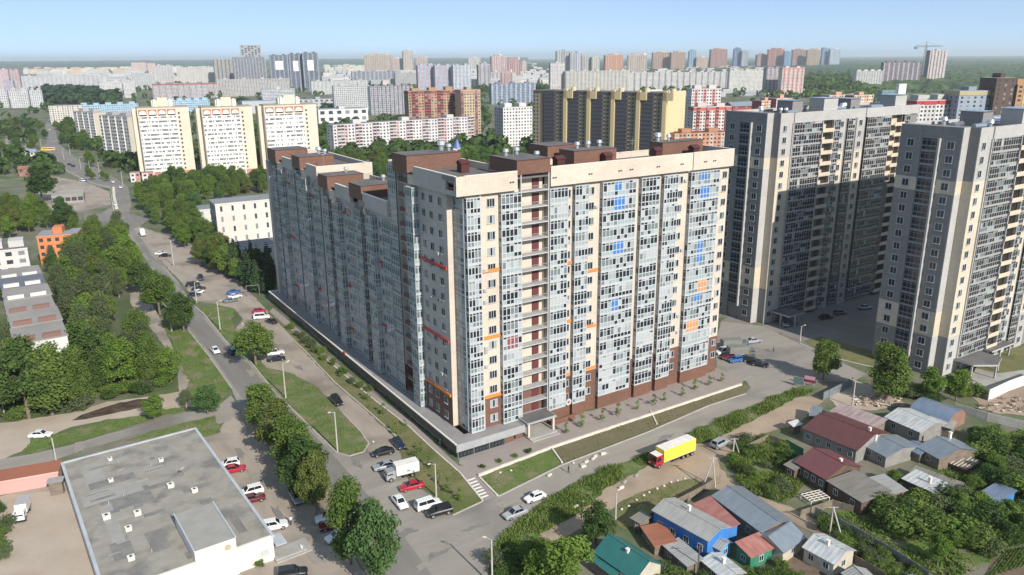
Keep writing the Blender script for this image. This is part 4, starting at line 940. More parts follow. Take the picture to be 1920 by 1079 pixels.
for k, (lab, a, b_, yt) in enumerate((('dark blue-grey tower with a white square, left of three', 510, 546, 104), ('dark blue-grey tower with a white square, middle of three', 547, 571, 102), ('dark blue-grey tower with a white square, right of three', 572, 601, 100))):
    t, L, H, fh = B(lab, a, 172 if k else 164, b_, yt, 18, 20, (.13, .15, .2), stripe=(4, 0, (.33, .36, .4)), huts=2, pale=.1)
    b = MB(); b.box(L * .28, L * .68, -.6, 0, H * .55, H * .82); obj('white_panel', b, MC['w'], parent=t)
B('large low hall with dark blue roof behind the right cream tower', 456, 214, 560, 191, 30, 26, (.4, .42, .45), roof=(.14, .2, .34), huts=0, cat='hall', name='industrial_hall', fl=6, win=False)
B('long grey flat-roofed hall right of the right cream tower', 560, 206, 638, 188, 34, 26, (.42, .43, .45), roof=(.2, .22, .27), huts=1, cat='hall', name='industrial_hall', fl=6, cw=9)
B('white flat-roofed hall in front of the grey hall', 598, 232, 691, 207, 30, 26, (.6, .6, .6), roof=(.26, .27, .29), huts=1, cat='hall', name='industrial_hall', fl=8, cw=12)
B('grey ribbed panel row behind the trees, right of the dark towers', 585, 178, 690, 153, 14, 22, (.44, .46, .47), stripe=(3, 0, WHITE), huts=4)
B('dark grey panel row with white fins under the cream horizon blocks', 662, 166, 745, 135, 14, 22, (.2, .22, .26), stripe=(4, 0, (.42, .43, .45)), huts=3)
B('grey green panel block right of the finned row', 742, 166, 784, 138, 14, 22, (.36, .37, .36), stripe=(3, 0, LGREY), huts=2)
B('wide grey panel block in front of the finned row', 628, 208, 696, 162, 14, 22, (.46, .47, .47), huts=2)
B('dark ribbed slab with white fins and white end wall', 697, 216, 776, 163, 20, 22, (.22, .21, .24), side=(.6, .6, .6), stripe=(2, 0, (.4, .4, .42)), huts=3, gable=True)
for k, (a, b_) in enumerate(((785, 816), (817, 850), (851, 884))):
    B(('blue-grey tower block with pink bays, left of three', 'blue-grey tower block with pink bays, middle of three', 'blue-grey tower block with white bays, right of three')[k], a, 178, b_, 123, 16, 22, (.36, .40, .49), stripe=(3, 0, (.5, .36, .4) if k < 2 else WHITE), huts=2)
t, L, H, fh = B('red and yellow apartment block with striped red balconies', 769, 262, 862, 172, 16, 24, (.40, .27, .17), side=(.22, .19, .15), balc=(4, (1, 2), (.32, .085, .065)), top=(.28, .085, .07), huts=3, cw=3.6)
B('tan tower with red cornice at the right end of the red and yellow block', 866, 262, 902, 170, 18, 24, (.46, .37, .25), stripe=(5, 0, (.26, .09, .09)), top=(.42, .25, .19), huts=1, gable=True)
B('long white and pink panel block in front of the green trees', 628, 292, 888, 236, 13, 38, (.62, .6, .6), balc=(5, (1, 2), (.6, .5, .49)), stripe=(15, 3, (.55, .4, .41)), huts=3, cw=3.6)
B('white block with red roof gables left of the yellow-brown slab', 944, 276, 998, 203, 20, 26, (.68, .66, .64), side=(.3, .31, .33), stripe=(20, 4, (.62, .6, .6)), huts=2, pale=.3, top=None)
B('dark blue panel row with white fins behind trees in the centre', 922, 196, 1004, 158, 14, 20, (.17, .21, .29), stripe=(3, 0, (.42, .46, .52)), huts=3)
# yellow-brown slab
p = G(1000, 300); r = R(-36); d = Vector((math.cos(r), math.sin(r), 0)); L = solve_len(p, d, 1238); H = height_at(p, 171)
t = thing('brown_slab', 'wide dark brown apartment slab with yellow fins and a blank yellow end wall', 'apartment building', p, r)
by = MB(); by.box(L - .5, L + .1, 0, 40, 0, H + 1)
obj('end_wall', by, mat('yellow_end_wall', (.62, .50, .30), .7, (.57, .46, .27), .08), parent=t)
b = MB(); b.box(0, L - .5, 0, 20, 0, H); obj('wall', b, wallm((.135, .11, .085)), parent=t)
b = MB(); b.box(-.2, L - .5, -.3, 20.2, H, H + .8); obj('roof', b, wallm((.16, .14, .12)), parent=t)
nf = int(H / 3.0); per = L / 5.4
for k in range(6):
    x = per * (k + .05) if k else 0
    if k: 
        b = MB(); b.box(x + per * .36, x + per * .50, -2.2, 0, 0, H + 2.4); b.box(x + per * .36, x + per * .74, -2.2, 0, H - 5, H + 1.0); obj('yellow_fin', b, mat('yellow_fin', (.50, .40, .23), .6), parent=t)
        b = MB(); b.tube((x + per * .6, 5, H + .8), (x + per * .6, 5, H + 3.6), 2.2, n=12); obj('roof_turret', b, mat('pale_turret', (.55, .45, .3), .7), parent=t)
    b = MB(); c = MB()
    for f in range(nf):
        z = f * H / nf + 1
        for q in range(2): b.face([(x + per * (.02 + q * .14), -.1, z), (x + per * (.09 + q * .14), -.1, z), (x + per * (.09 + q * .14), -.1, z + 1.7), (x + per * (.02 + q * .14), -.1, z + 1.7)], 0)
        if x + per * .98 < L: c.box(x + per * .52, x + per * .97, -.9, 0, z, z + 1.2, 1, skip='k'); b.face([(x + per * .52, -.8, z + 1.2), (x + per * .97, -.8, z + 1.2), (x + per * .97, -.8, z + 2.7), (x + per * .52, -.8, z + 2.7)], 0)
    c.box(x + .2, x + per * .32, -.06, 0, 0, H - 2, 0, skip='k')
    o = obj('window_grid', b, [WD], parent=t); o['kind'] = 'stuff'
    obj('facade_bay', c, [wallm((.30, .25, .17)), wallm((.075, .07, .085))], parent=t)
# right part
B('white block with red balcony stripes right of the yellow end wall', 1292, 268, 1346, 168, 14, 10, (.62, .59, .58), stripe=(3, 1, (.55, .2, .18)), huts=2)
B('lower red and white block below the striped white one', 1296, 285, 1366, 202, 12, 12, (.62, .55, .52), balc=(3, (1,), (.55, .14, .11)), top=(.5, .12, .1), huts=2)
B('low brick-red building between cream block and grey tower', 1262, 318, 1362, 252, 14, 14, (.48, .24, .15), stripe=(3, 0, (.5, .42, .36)), huts=2, roof=(.14, .06, .05))
B('dark-roofed red gabled hall behind the farther grey tower', 1370, 262, 1420, 200, 16, 24, (.36, .08, .07), roof=(.2, .24, .28), huts=0, ridge=4, name='gabled_hall', cat='building')
for k, (a, b_, y) in enumerate(((1422, 1448, 190), (1449, 1478, 186), (1546, 1590, 180), (1592, 1628, 180))):
    B(('orange and white block, first behind the farther grey tower roof', 'orange and white block, second behind the farther grey tower roof', 'red and grey block behind the roof huts', 'red block right of the red and grey one behind the roof huts')[k], a, 268, b_, y, 14, 24, (.6, .36, .24), side=(.36, .07, .06), stripe=(3, 0, (.62, .6, .56)), roof=(.2, .26, .3), huts=1)
B('white and grey block with deep red top storey between the two grey towers', 1700, 330, 1772, 190, 16, 14, (.5, .49, .47), side=(.3, .3, .3), stripe=(4, 1, (.62, .6, .58)), top=(.42, .05, .06), huts=2)
B('grey-blue panel building with yellow-grey top at right', 1776, 330, 1836, 172, 16, 8, (.27, .31, .37), top=(.4, .34, .2), huts=1, cw=5, ww=.35)
B('dark brown tower with a white disc roof near the right edge', 1840, 330, 1876, 148, 18, 4, (.105, .072, .058), huts=1, roof=(.5, .5, .48), win=True, cw=5, ww=.3)
B('orange-brown building at the right edge', 1880, 330, 1975, 160, 18, 4, (.42, .24, .13), side=(.3, .16, .09), stripe=(3, 1, (.5, .36, .2)), huts=3, cw=5)
B('pinkish tower left end of the long white row', 1032, 176, 1058, 119, 14, 16, (.5, .45, .48), stripe=(2, 0, WHITE), huts=1)
B('long cream and white panel row under the white high-rises', 1060, 176, 1180, 134, 14, 12, (.52, .5, .45), stripe=(3, 0, (.36, .35, .34)), huts=5)
B('very long white-grey panel row across the centre right', 1176, 172, 1368, 137, 14, 8, (.54, .53, .52), stripe=(5, 0, (.24, .24, .24)), huts=9)
B('white panel row with dark roof right of the very long row', 1366, 172, 1434, 133, 14, 8, (.58, .57, .53), stripe=(4, 0, WHITE), roof=(.1, .2, .19), huts=3)
B('dark mauve and grey tower block beside the pink-white one', 1434, 180, 1462, 128, 16, 8, (.3, .27, .3), stripe=(3, 1, (.5, .48, .46)), huts=2)
B('pink and white tower block left of the dark green wood', 1463, 182, 1504, 128, 16, 8, (.6, .54, .49), stripe=(3, 1, (.52, .2, .18)), huts=2, top=(.55, .25, .2))
B('white ribbed row right of the dark green wood', 1602, 172, 1652, 134, 16, 4, (.62, .61, .58), stripe=(2, 0, LGREY), huts=4)
B('low white building in front of the dark green wood', 1512, 164, 1540, 154, 12, 4, WHITE, huts=0, win=False, cat='building', name='low_building')
B('dark mauve apartment row left of the crane', 1652, 166, 1722, 118, 16, 2, (.2, .155, .185), stripe=(4, 0, (.5, .48, .5)), huts=4)
B('tall striped white and brown tower beside the crane', 1736, 160, 1768, 95, 20, 4, (.6, .58, .56), side=(.2, .17, .19), stripe=(3, 1, (.26, .14, .12)), huts=1)
B('low teal glass building right of the green trees', 1652, 190, 1690, 170, 14, 6, (.16, .27, .29), huts=0, cat='building', name='low_building')
B('small white cube building right of the teal one', 1682, 192, 1696, 158, 10, 6, (.66, .65, .63), huts=0, win=False, cat='building', name='low_building')
B('pinkish low building under the mauve row', 1690, 160, 1722, 146, 12, 6, (.52, .36, .33), huts=0, cat='building', name='low_building')
# towers on the horizon
H_ = [('white cluster tower with dark roof crowns, tallest on the middle horizon', 1043, 142, 1068, 96, (.55, .54, .52), (.2, .22, .27)), ('white tower with blue bays beside the tallest white cluster', 1069, 142, 1090, 100, (.58, .57, .55), (.15, .2, .38)),
 ('pale tower left of the orange one', 1091, 140, 1108, 106, (.58, .56, .52), (.4, .4, .4)), ('slim white tower next to the orange one', 1109, 140, 1124, 107, (.6, .58, .54), (.45, .43, .4)),
 ('orange tower on the middle horizon', 1134, 138, 1168, 104, (.62, .29, .16), (.66, .45, .33)), ('beige tower with a dark stepped crown', 1176, 144, 1212, 104, (.56, .46, .38), (.6, .55, .5)),
 ('brown twin tower, left of the pair', 1223, 136, 1254, 99, (.43, .28, .2), (.55, .46, .36)), ('brown twin tower, right of the pair', 1257, 136, 1284, 99, (.43, .28, .22), (.52, .4, .3)),
 ('blue glass tower between the brown pair and the brick tower', 1290, 134, 1304, 96, (.25, .38, .5), (.4, .55, .66)), ('cream banded tower before the brick tower', 1305, 134, 1326, 108, (.55, .42, .33), (.66, .56, .4)),
 ('square brick tower on the horizon', 1331, 132, 1362, 93, (.38, .21, .17), (.5, .33, .28)), ('dark blue spired tower', 1374, 130, 1388, 92, (.13, .2, .36), (.3, .4, .52)), ('pale tower behind the dark blue spired one', 1389, 130, 1402, 96, (.45, .5, .54), (.3, .32, .36)),
 ('low red-brown tower left of the tall red one', 1418, 130, 1436, 103, (.38, .2, .2), (.55, .42, .38)), ('tall red and tan tower with a roof mast', 1438, 130, 1468, 93, (.4, .16, .14), (.56, .42, .26)), ('bright blue tower right of the red and tan one', 1469, 130, 1482, 97, (.18, .33, .52), (.36, .5, .64)),
 ('brown ribbed tower, left half of the pair beside the bright blue tower', 1484, 128, 1510, 94, (.34, .19, .14), (.5, .36, .27)), ('tan tower, right half of the brown pair', 1511, 128, 1535, 94, (.46, .32, .22), (.56, .46, .33)),
 ('dark blue tower right of the tan tower', 1539, 126, 1552, 90, (.2, .28, .42), (.4, .52, .64)), ('pale blue tower, last before the forest', 1554, 126, 1573, 93, (.42, .52, .6), (.55, .63, .68)),
 ('cream block with pink top on the left horizon', 684, 142, 734, 104, (.58, .5, .4), (.56, .42, .38)), ('pale pink block beside the cream one', 735, 140, 756, 110, (.58, .44, .4), (.6, .54, .48)), ('tall cream tower above the pink block', 757, 140, 776, 96, (.57, .48, .42), (.6, .55, .5)), ('peach block right of the tall cream tower', 780, 138, 803, 109, (.6, .48, .42), (.6, .54, .5)),
 ('white stepped block left of the pink towers', 878, 140, 902, 109, (.6, .58, .55), (.5, .48, .42)), ('pink and white high tower in the middle distance', 922, 146, 950, 106, (.6, .42, .38), (.6, .56, .54)), ('rose tower with white bays right of the pink tower', 951, 148, 976, 112, (.56, .3, .28), (.58, .5, .46)),
 ('small white tower right of the rose tower', 978, 140, 988, 116, (.6, .56, .54), (.5, .45, .42)), ('grey panel tower left of the dark trees in the centre', 898, 166, 920, 122, (.48, .46, .49), (.36, .36, .4)), ('pink low slab before the rose tower', 938, 166, 962, 136, (.56, .38, .38), (.58, .52, .52)), ('pale grey slab left of the pink low slab', 921, 164, 937, 136, (.48, .46, .48), (.55, .53, .53))]
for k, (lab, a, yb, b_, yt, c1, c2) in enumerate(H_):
    t, L, H, fh = B(lab, a, yb, b_, yt, 18, (12, 20, 4)[k % 3], c1, side=tuple(c * .4 for c in c1), stripe=(3, k % 3, c2), huts=1, pale=.15, cw=4.2, ww=.58)  # side walls get a much darker wall colour: side shading put into the paint
    b = MB(); nb_ = max(2, int(L / 9))
    for q in range(nb_): b.box(L * (q + .3) / nb_, L * (q + .62) / nb_, -.9, 0, 2, H - 2, 0, skip='k')
    obj('balcony_bands', b, wallm(tuple(v * .45 for v in c1)), parent=t)['kind'] = 'stuff'
    for q in range(2 + k % 3):
        b = MB(); w = L * (.34 - .07 * q); x = L * (.22 + .2 * q); b.box(x, x + w, 2, 14, H + .5, H + 3.5 + 2.6 * ((q + k) % 3)); obj('roof_crown', b, wallm(c2 if q % 2 else tuple(v * .7 for v in c1)), parent=t)
# far pale rows at the horizon
rs = random.Random(5)
FAR = {}
def specks(label, n, x0, x1, y0, y1, cols, grp, hh=(14, 30), wd=(25, 70), more=0):
    for k in range(n + more):
        if k >= n:
            x = rs.uniform(x0, x1); p = G(x, rs.uniform(y0, y1)); w = rs.uniform(*wd); h = rs.uniform(*hh); c = rs.choice(cols); fb = FAR.setdefault('b', MB()); ci = FAR.setdefault('c', [None]); c in ci or ci.append(c); a_ = R(rs.uniform(10, 32))
            fb.T = Matrix.Translation(p) @ Matrix.Rotation(a_, 4, 'Z'); fb.box(0, w, 0, 16, 0, h, ci.index(c), skip='b')
            for q in range(int(h / 3.2)):
                fb.face([(1, -.06, 1 + q * 3.2), (w - 1, -.06, 1 + q * 3.2), (w - 1, -.06, 2.3 + q * 3.2), (1, -.06, 2.3 + q * 3.2)], 0)
            continue
        x = x0 + (x1 - x0) * (k + rs.random()) / n; y = rs.uniform(y0, y1); p = G(x, y); w = rs.uniform(*wd); h = rs.uniform(*hh); c = rs.choice(cols)
        b = MB(); b.box(0, w, 0, 16, 0, h, 0, 1, skip='b')
        o = obj('distant_block', b, [wallm(c), wallm(tuple(v * .6 for v in c))], loc=p, rz=R(rs.uniform(10, 32)))
        f = MB()
        for q in range(int(h / 3.2)):
            for j in range(int(w / 5)): f.face([(1 + j * 5, -.06, 1 + q * 3.2), (3 + j * 5, -.06, 1 + q * 3.2), (3 + j * 5, -.06, 2.6 + q * 3.2), (1 + j * 5, -.06, 2.6 + q * 3.2)])
        wg = obj('window_grid', f, WD2, parent=o); wg['kind'] = 'stuff'
        tag(o, label, 'apartment building', grp)
specks('small pale or orange block in the far rows along the left horizon', 50, 44, 250, 127, 141, [(.62, .56, .46), (.62, .46, .32), (.66, .62, .56), (.6, .42, .28)], 'far pale blocks on the left horizon', more=90)
specks('small white block in the far rows left of the dark high-rises', 24, 290, 404, 127, 137, [(.62, .6, .55), (.6, .58, .5)], 'far white blocks left of the dark high-rises', more=30)
specks('small cream block in the far rows right of the dark towers', 26, 602, 690, 122, 142, [(.62, .58, .5), (.6, .55, .45)], 'far cream blocks right of the dark towers', more=40)
specks('larger pale block filling the middle distance under the horizon', 30, 600, 1040, 138, 166, [(.5, .5, .5), (.56, .52, .48), (.42, .43, .46), (.58, .56, .53)], 'pale blocks of the middle distance', (16, 28), (30, 80), more=200)
specks('pale block in the left middle distance between the tree clumps', 20, 60, 300, 140, 160, [(.5, .5, .5), (.56, .53, .5), (.45, .45, .47)], 'pale blocks of the left middle distance', (14, 26), (40, 90), more=50)
specks('low white or grey building in the right middle distance', 26, 1180, 1640, 150, 185, [(.6, .58, .56), (.4, .41, .43), (.55, .5, .46), (.45, .2, .16)], 'low buildings of the right middle distance', (5, 12), (15, 45), more=60)
specks('small white block among trees on the middle horizon', 36, 800, 1042, 122, 148, [(.6, .58, .55), (.62, .5, .46), (.5, .5, .5)], 'far white blocks on the middle horizon', (12, 28), (20, 55), more=110)
specks('small low building in front of the horizon towers at right centre', 30, 1125, 1440, 128, 138, [(.55, .5, .47), (.4, .3, .28), (.6, .58, .56), (.45, .42, .42)], 'low buildings before the right horizon towers', (10, 24), (20, 60), more=150)
specks('small red-roofed house at the foot of the forest', 30, 1745, 1850, 152, 172, [(.45, .14, .1), (.5, .3, .25), (.55, .5, .47), (.4, .12, .1)], 'small red houses below the forest', (5, 9), (9, 16), more=40)
specks('small pale house between trees left of the striped tower', 18, 1580, 1745, 158, 186, [(.6, .58, .54), (.5, .48, .45), (.4, .42, .42)], 'small pale houses left of the striped tower', (5, 9), (10, 20))
fo = obj('far_blocks', FAR['b'], [WD2] + [wallm(c) for c in FAR['c'][1:]]); fo['kind'] = 'stuff'; tag(fo, 'specks of countless further buildings scattered along the horizon', 'buildings')
# tower crane
p = G(1728, 152); t = thing('tower_crane', 'grey tower crane with a long thin jib beside the striped tower', 'crane', p, R(12)); Hc = height_at(p, 88)
MCR = mat('crane_steel', (.16, .17, .19), .6)
b = MB()
for x in (-2.2, 2.2):
    for y in (-2.2, 2.2): b.tube((x, y, 0), (x, y, Hc), .7, n=4)
for k in range(18):
    z = Hc * k / 18; b.tube((-2.2, -2.2, z), (2.2, -2.2, z + Hc / 18), .45, n=4)
obj('mast', b, MCR, parent=t)
s_ = Hc * .52
b = MB(); b.tube((-s_ * .75, 0, Hc), (s_ * 1.1, 0, Hc + 2), 1.1, n=5); b.tube((-s_ * .7, 0, Hc + 4.5), (s_ * .9, 0, Hc + 4.5), .6, n=4)
for k in range(14): b.tube((-s_ * .7 + s_ * 1.6 * k / 14, 0, Hc), (-s_ * .7 + s_ * 1.6 * (k + .5) / 14, 0, Hc + 4.5), .4, n=4)
obj('jib', b, MCR, parent=t)
b = MB(); b.tube((0, 0, Hc), (0, 0, Hc + 17), 1.6, .6, n=5); b.tube((0, 0, Hc + 16), (s_ * .7, 0, Hc + 4), .35, n=4); b.tube((0, 0, Hc + 16), (-s_ * .7, 0, Hc + 4), .35, n=4); obj('mast_head', b, MCR, parent=t)
b = MB(); b.box(-s_ * .75, -s_ * .6, -3, 3, Hc - 7, Hc); obj('counterweight', b, MCR, parent=t)
# forest and far land
def terrain(name, x0, x1, r0, r1, nr, na, zf, m, seed, kind='stuff', rough=5.0, hump=None):
    b = MB(); a0 = math.atan2(*(lambda p: (p.y, p.x))(G(x0, 300))); a1 = math.atan2(*(lambda p: (p.y, p.x))(G(x1, 300)))
    for i in range(nr + 1):
        r = r0 * (r1 / r0) ** (i / nr)
        for j in range(na + 1):
            a = a0 + (a1 - a0) * j / na; x, y = r * math.cos(a), r * math.sin(a)
            z = zf(i / nr, r) + rough * (noise.noise(Vector((x * .011, y * .011, seed))) + noise.noise(Vector((x * .05, y * .05, seed)))) * (1 if 0 < i else 0)
            if i == 0: z = 0
            b.v.append((x, y, z))
    for i in range(nr):
        for j in range(na):
            k = i * (na + 1) + j; b.f.append((k, k + na + 1, k + na + 2, k + 1) if a1 < a0 else (k, k + 1, k + na + 2, k + na + 1)); b.m.append(0)
    o = obj(name, b, m); o['kind'] = kind
    return o
MF = mat('forest_canopy', (0.02, 0.042, 0.014), 0.95, (0.075, 0.115, 0.04), 0.035, 12, (0.42, 0.6), bump=9, bscale=.05, col3=(.085, .11, .035), scale3=.0022)
MFB = mat('far_forest', (0.03, 0.06, 0.022), 0.95, (0.055, 0.085, 0.03), 0.004, 10, (0.35, 0.65))
tag(terrain('forest', 1575, 2000, 2050, 32000, 150, 260, lambda f, r: 17, MF, 3, rough=8.0), 'broad green forest reaching the horizon at right', 'forest')
tag(terrain('forest', 985, 1576, 4200, 32000, 30, 150, lambda f, r: 18, MFB, 4), 'dark forest strip behind the horizon towers in the middle', 'forest')
o = terrain('hills', -120, 990, 9500, 40000, 24, 160, lambda f, r: 30 + 55 * min(1, f * 2), MFB, 5, kind='structure', rough=14)

# ------------------------------------------------------------------ low houses, sheds and the flat shop
RFM = {'grey': corrugated('grey_sheet_roof', (.30, .34, .38), (.24, .275, .31), .35), 'white': corrugated('bright_sheet_roof', (.62, .62, .60), (.42, .43, .43), .9, .4, .3), 'blue': corrugated('blue_sheet_roof', (.20, .26, .36), (.27, .33, .42), .5),
 'maroon': corrugated('maroon_tile_roof', (.115, .04, .036), (.085, .032, .03), .35, .5, 0), 'wine': corrugated('wine_tile_roof', (.15, .05, .055), (.12, .045, .045), .35, .5, 0), 'teal': corrugated('teal_sheet_roof', (.025, .13, .12), (.03, .155, .14), .3, .35, .1), 'rust': corrugated('rust_roof', (.32, .12, .065), (.25, .10, .06), .5, .7, 0),
 'redcor': corrugated('faded_red_roof', (.30, .105, .085), (.40, .19, .16), .45, .5, .1), 'slate': corrugated('old_slate_roof', (.20, .185, .16), (.145, .13, .115), .6, .9, 0), 'pink': corrugated('pink_striped_roof', (.33, .26, .25), (.24, .17, .165), 1.4, .8, 0), 'dull': corrugated('dull_sheet_roof', (.34, .34, .32), (.27, .265, .25), .5, .6, .1), 'redbrown': corrugated('red_patch_roof', (.3, .1, .07), (.35, .15, .1), .4, .6, 0)}
WLM = {'wood': mat('weathered_planks', (.22, .18, .14), .9, (.14, .115, .09), .6, 6, stretch=(1, 1, 4)), 'blue': mat('blue_planks', (.035, .15, .42), .7, (.05, .2, .5), .4), 'sky': mat('sky_blue_planks', (.06, .32, .6), .7), 'green': mat('green_planks', (.04, .2, .12), .7, (.03, .15, .09), .5), 'grey': mat('grey_siding', (.25, .24, .225), .8, (.19, .18, .17), .5), 'brick': mat('old_brick', (.26, .15, .11), .9, (.2, .12, .09), .8), 'pale': mat('pale_boards', (.48, .43, .36), .85, (.4, .35, .28), .6), 'brown': mat('brown_log', (.13, .09, .065), .9, (.09, .06, .045), .7)}
HFP = []
def house(label, A, B_, C, z, roof='grey', wall='wood', kind='gable', rise=1.4, wins=(2, 1), over=.35, chimney=None, name='house', cat='house', posts=False, extra=None, group=None):
    """A, B: eave corners nearest the camera as seen in the photograph, C: a point on the opposite eave, all at height z."""
    a, b_, c = G(A[0], A[1], z), G(B_[0], B_[1], z), G(C[0], C[1], z)
    d = (b_ - a); L = d.length; d.normalize(); n = Vector((-d.y, d.x, 0)); W = (c - a).dot(n)
    if W < 0: a, b_ = b_, a; d = -d; n = -n; W = -W
    t = thing(name, label, cat, (a.x, a.y, 0), math.atan2(d.y, d.x), group); HFP.append((a, d, n, L, W))
    o = over; H = z; wm = WLM[wall]
    b = MB()
    if kind == 'gable':
        h = rise; b.box(o, L - o, o, W - o, 0, H); b.face([(o, o, H), (o, W / 2, H + h - .05), (o, W - o, H)][::-1]); b.face([(L - o, o, H), (L - o, W / 2, H + h - .05), (L - o, W - o, H)][::1])
        r = MB(); e = .06
        for s, q in ((0, [(0, 0, H - .05), (L, 0, H - .05), (L, W / 2, H + h), (0, W / 2, H + h)]), (1, [(L, W, H - .05), (0, W, H - .05), (0, W / 2, H + h), (L, W / 2, H + h)])):
            r.face([(x, y, zz + e) for x, y, zz in q]); r.face([(x, y, zz - e) for x, y, zz in q][::-1])
            for k in range(4): p, p2 = q[k], q[(k + 1) % 4]; r.face([(p[0], p[1], p[2] - e), (p2[0], p2[1], p2[2] - e), (p2[0], p2[1], p2[2] + e), (p[0], p[1], p[2] + e)])
        r.box(-.02, L + .02, W / 2 - .12, W / 2 + .12, H + h + .03, H + h + .13)
    elif kind == 'barrel':
        b.box(o, L - o, o, W - o, 0, H * .6); n_ = 12; r = MB(); P = [(W / 2 - W / 2 * math.cos(math.pi * k / n_), H * .6 + rise * math.sin(math.pi * k / n_)) for k in range(n_ + 1)]
        for k in range(n_): (y0, z0), (y1, z1) = P[k], P[k + 1]; r.face([(0, y0, z0), (L, y0, z0), (L, y1, z1), (0, y1, z1)])
        for x, f in ((o, -1), (L - o, 1)): b.face([(x, y, zz - .05) for y, zz in P][::f])
    else:   # lean-to: low at the front (rise > 0) or at the back
        h0, h1 = (H, H + rise); b.v = []; yy = (o, W - o)
        b.face([(o, o, 0), (L - o, o, 0), (L - o, o, h0), (o, o, h0)]); b.face([(L - o, W - o, 0), (o, W - o, 0), (o, W - o, h1), (L - o, W - o, h1)]); b.face([(o, W - o, 0), (o, o, 0), (o, o, h0), (o, W - o, h1)]); b.face([(L - o, o, 0), (L - o, W - o, 0), (L - o, W - o, h1), (L - o, o, h0)])
        r = MB(); q = [(0, 0, h0), (L, 0, h0), (L, W, h1), (0, W, h1)]; r.face([(x, y, zz + .1) for x, y, zz in q]); r.face([(x, y, zz) for x, y, zz in q][::-1])
        for k in range(4): p, p2 = q[k], q[(k + 1) % 4]; r.face([(p[0], p[1], p[2]), (p2[0], p2[1], p2[2]), (p2[0], p2[1], p2[2] + .1), (p[0], p[1], p[2] + .1)])
    obj('wall', b, wm, parent=t); obj('roof', r, RFM[roof], parent=t, label=extra)
    WH = H if kind != 'barrel' else H * .6
    if WH > 1.9:
        wf, wp_ = window_meshes(.9, min(1.1, WH * .38), 2, sill=False, proud=.06, fw=.12)
        for k in range(wins[0]):
            x = o + (L - 2 * o) * (k + .5) / wins[0] - .45; w_ = obj('window', wf, parent=t, loc=(x, o - .01, WH * .38)); obj('pane', wp_[0], parent=w_)
        for k in range(wins[1]):
            y = o + (W - 2 * o) * (k + .5) / wins[1]
            w_ = obj('window', wf, parent=t, loc=(L - o + .01, y - .45, WH * .38), rz=math.pi / 2); obj('pane', wp_[0], parent=w_)
            w_ = obj('window', wf, parent=t, loc=(o - .01, y + .45, WH * .38), rz=-math.pi / 2); obj('pane', wp_[0], parent=w_)
    if chimney:
        b = MB(); x, y = chimney; zc = H + rise * .5; b.box(x * L - .25, x * L + .25, y * W - .25, y * W + .25, zc - .6, zc + 1.3); b.box(x * L - .32, x * L + .32, y * W - .32, y * W + .32, zc + 1.3, zc + 1.4); obj('chimney', b, MW['cap'], parent=t)
    return t, L, W
house('small house with a teal green metal roof at the bottom edge', (1112, 1036), (1190, 1090), (1240, 1056), 3.0, 'teal', 'pale', rise=2.2, chimney=(.55, .4))
house('teal lean-to against the green roofed house', (1100, 1046), (1150, 1084), (1168, 1070), 2.2, 'teal', 'wood', 'lean', .7, (0, 0), name='shed', cat='shed')
t, L, W = house('bright blue plank house with a long dull grey roof', (1221, 957), (1328, 1016), (1376, 990), 4.4, 'dull', 'blue', rise=1.0, wins=(4, 0), chimney=(.42, .6))
b = MB(); b.box(0, 2.2, -.08, 0, 0, 1.6); b.box(.5, .9, -.12, -.08, .4, 1.1, 1); b.box(1.2, 1.6, -.12, -.08, .5, 1.2, 1); obj('painted_panel', b, [MW['frame'], MW['red']], parent=t, loc=(L - .34, W * .28, .8), rz=math.pi / 2)
house('sky blue gable front with white panel at the end of the blue house', (1330, 1022), (1352, 1034), (1376, 1018), 2.4, 'dull', 'sky', rise=.8, wins=(0, 1), name='porch', cat='porch')
house('faded red curved lean-to roof beside the blue house', (1297, 946), (1352, 1000), (1380, 985), 3.0, 'redcor', 'blue', 'lean', 1.0, (0, 0), name='shed', cat='shed')
house('long grey metal barn roof next to the faded red lean-to', (1333, 930), (1428, 1000), (1474, 968), 3.4, 'grey', 'wood', rise=1.2, wins=(2, 1), name='barn', cat='barn')
house('pale grey gabled outbuilding across the end of the long barn', (1470, 1038), (1512, 1008), (1430, 992), 2.6, 'grey', 'pale', rise=1.6, wins=(1, 1), name='outbuilding', cat='outbuilding')
house('small dark green house with a ribbed red roof', (1408, 1048), (1454, 1028), (1390, 1020), 2.6, 'redcor', 'green', 'lean', .9, (1, 1))
house('rust red flat shed beside the blue house', (1200, 988), (1226, 1026), (1262, 1008), 2.0, 'rust', 'wood', 'lean', .3, (1, 0), name='shed', cat='shed')
house('dull grey flat shed in front of the blue house', (1240, 1022), (1288, 1064), (1316, 1048), 2.0, 'dull', 'wood', 'lean', .3, (2, 0), name='shed', cat='shed')
house('brown plank lean-to left of the rust red shed', (1180, 972), (1200, 984), (1222, 972), 2.2, 'slate', 'wood', 'lean', .3, (1, 0), name='shed', cat='shed')
house('silver sheeted shed at the bottom edge below the blue house', (1312, 1050), (1360, 1090), (1390, 1066), 2.2, 'white', 'wood', rise=.6, wins=(1, 0), name='shed', cat='shed', chimney=(.5, .5))
house('silver roofed cabin beside the tall pole pair at the bottom', (1503, 1026), (1565, 1060), (1594, 1026), 2.8, 'white', 'pale', rise=1.3, wins=(2, 1), chimney=(.5, .4))
house('grey roofed hut cut off by the bottom edge right of the cabin', (1576, 1074), (1606, 1104), (1645, 1086), 2.4, 'dull', 'wood', rise=.9, name='hut', cat='hut', wins=(0, 0))
house('grey roofed hut at the bottom edge, right of the long fence', (1690, 1096), (1720, 1110), (1742, 1090), 2.2, 'grey', 'wood', rise=.6, name='hut', cat='hut', wins=(0, 0))
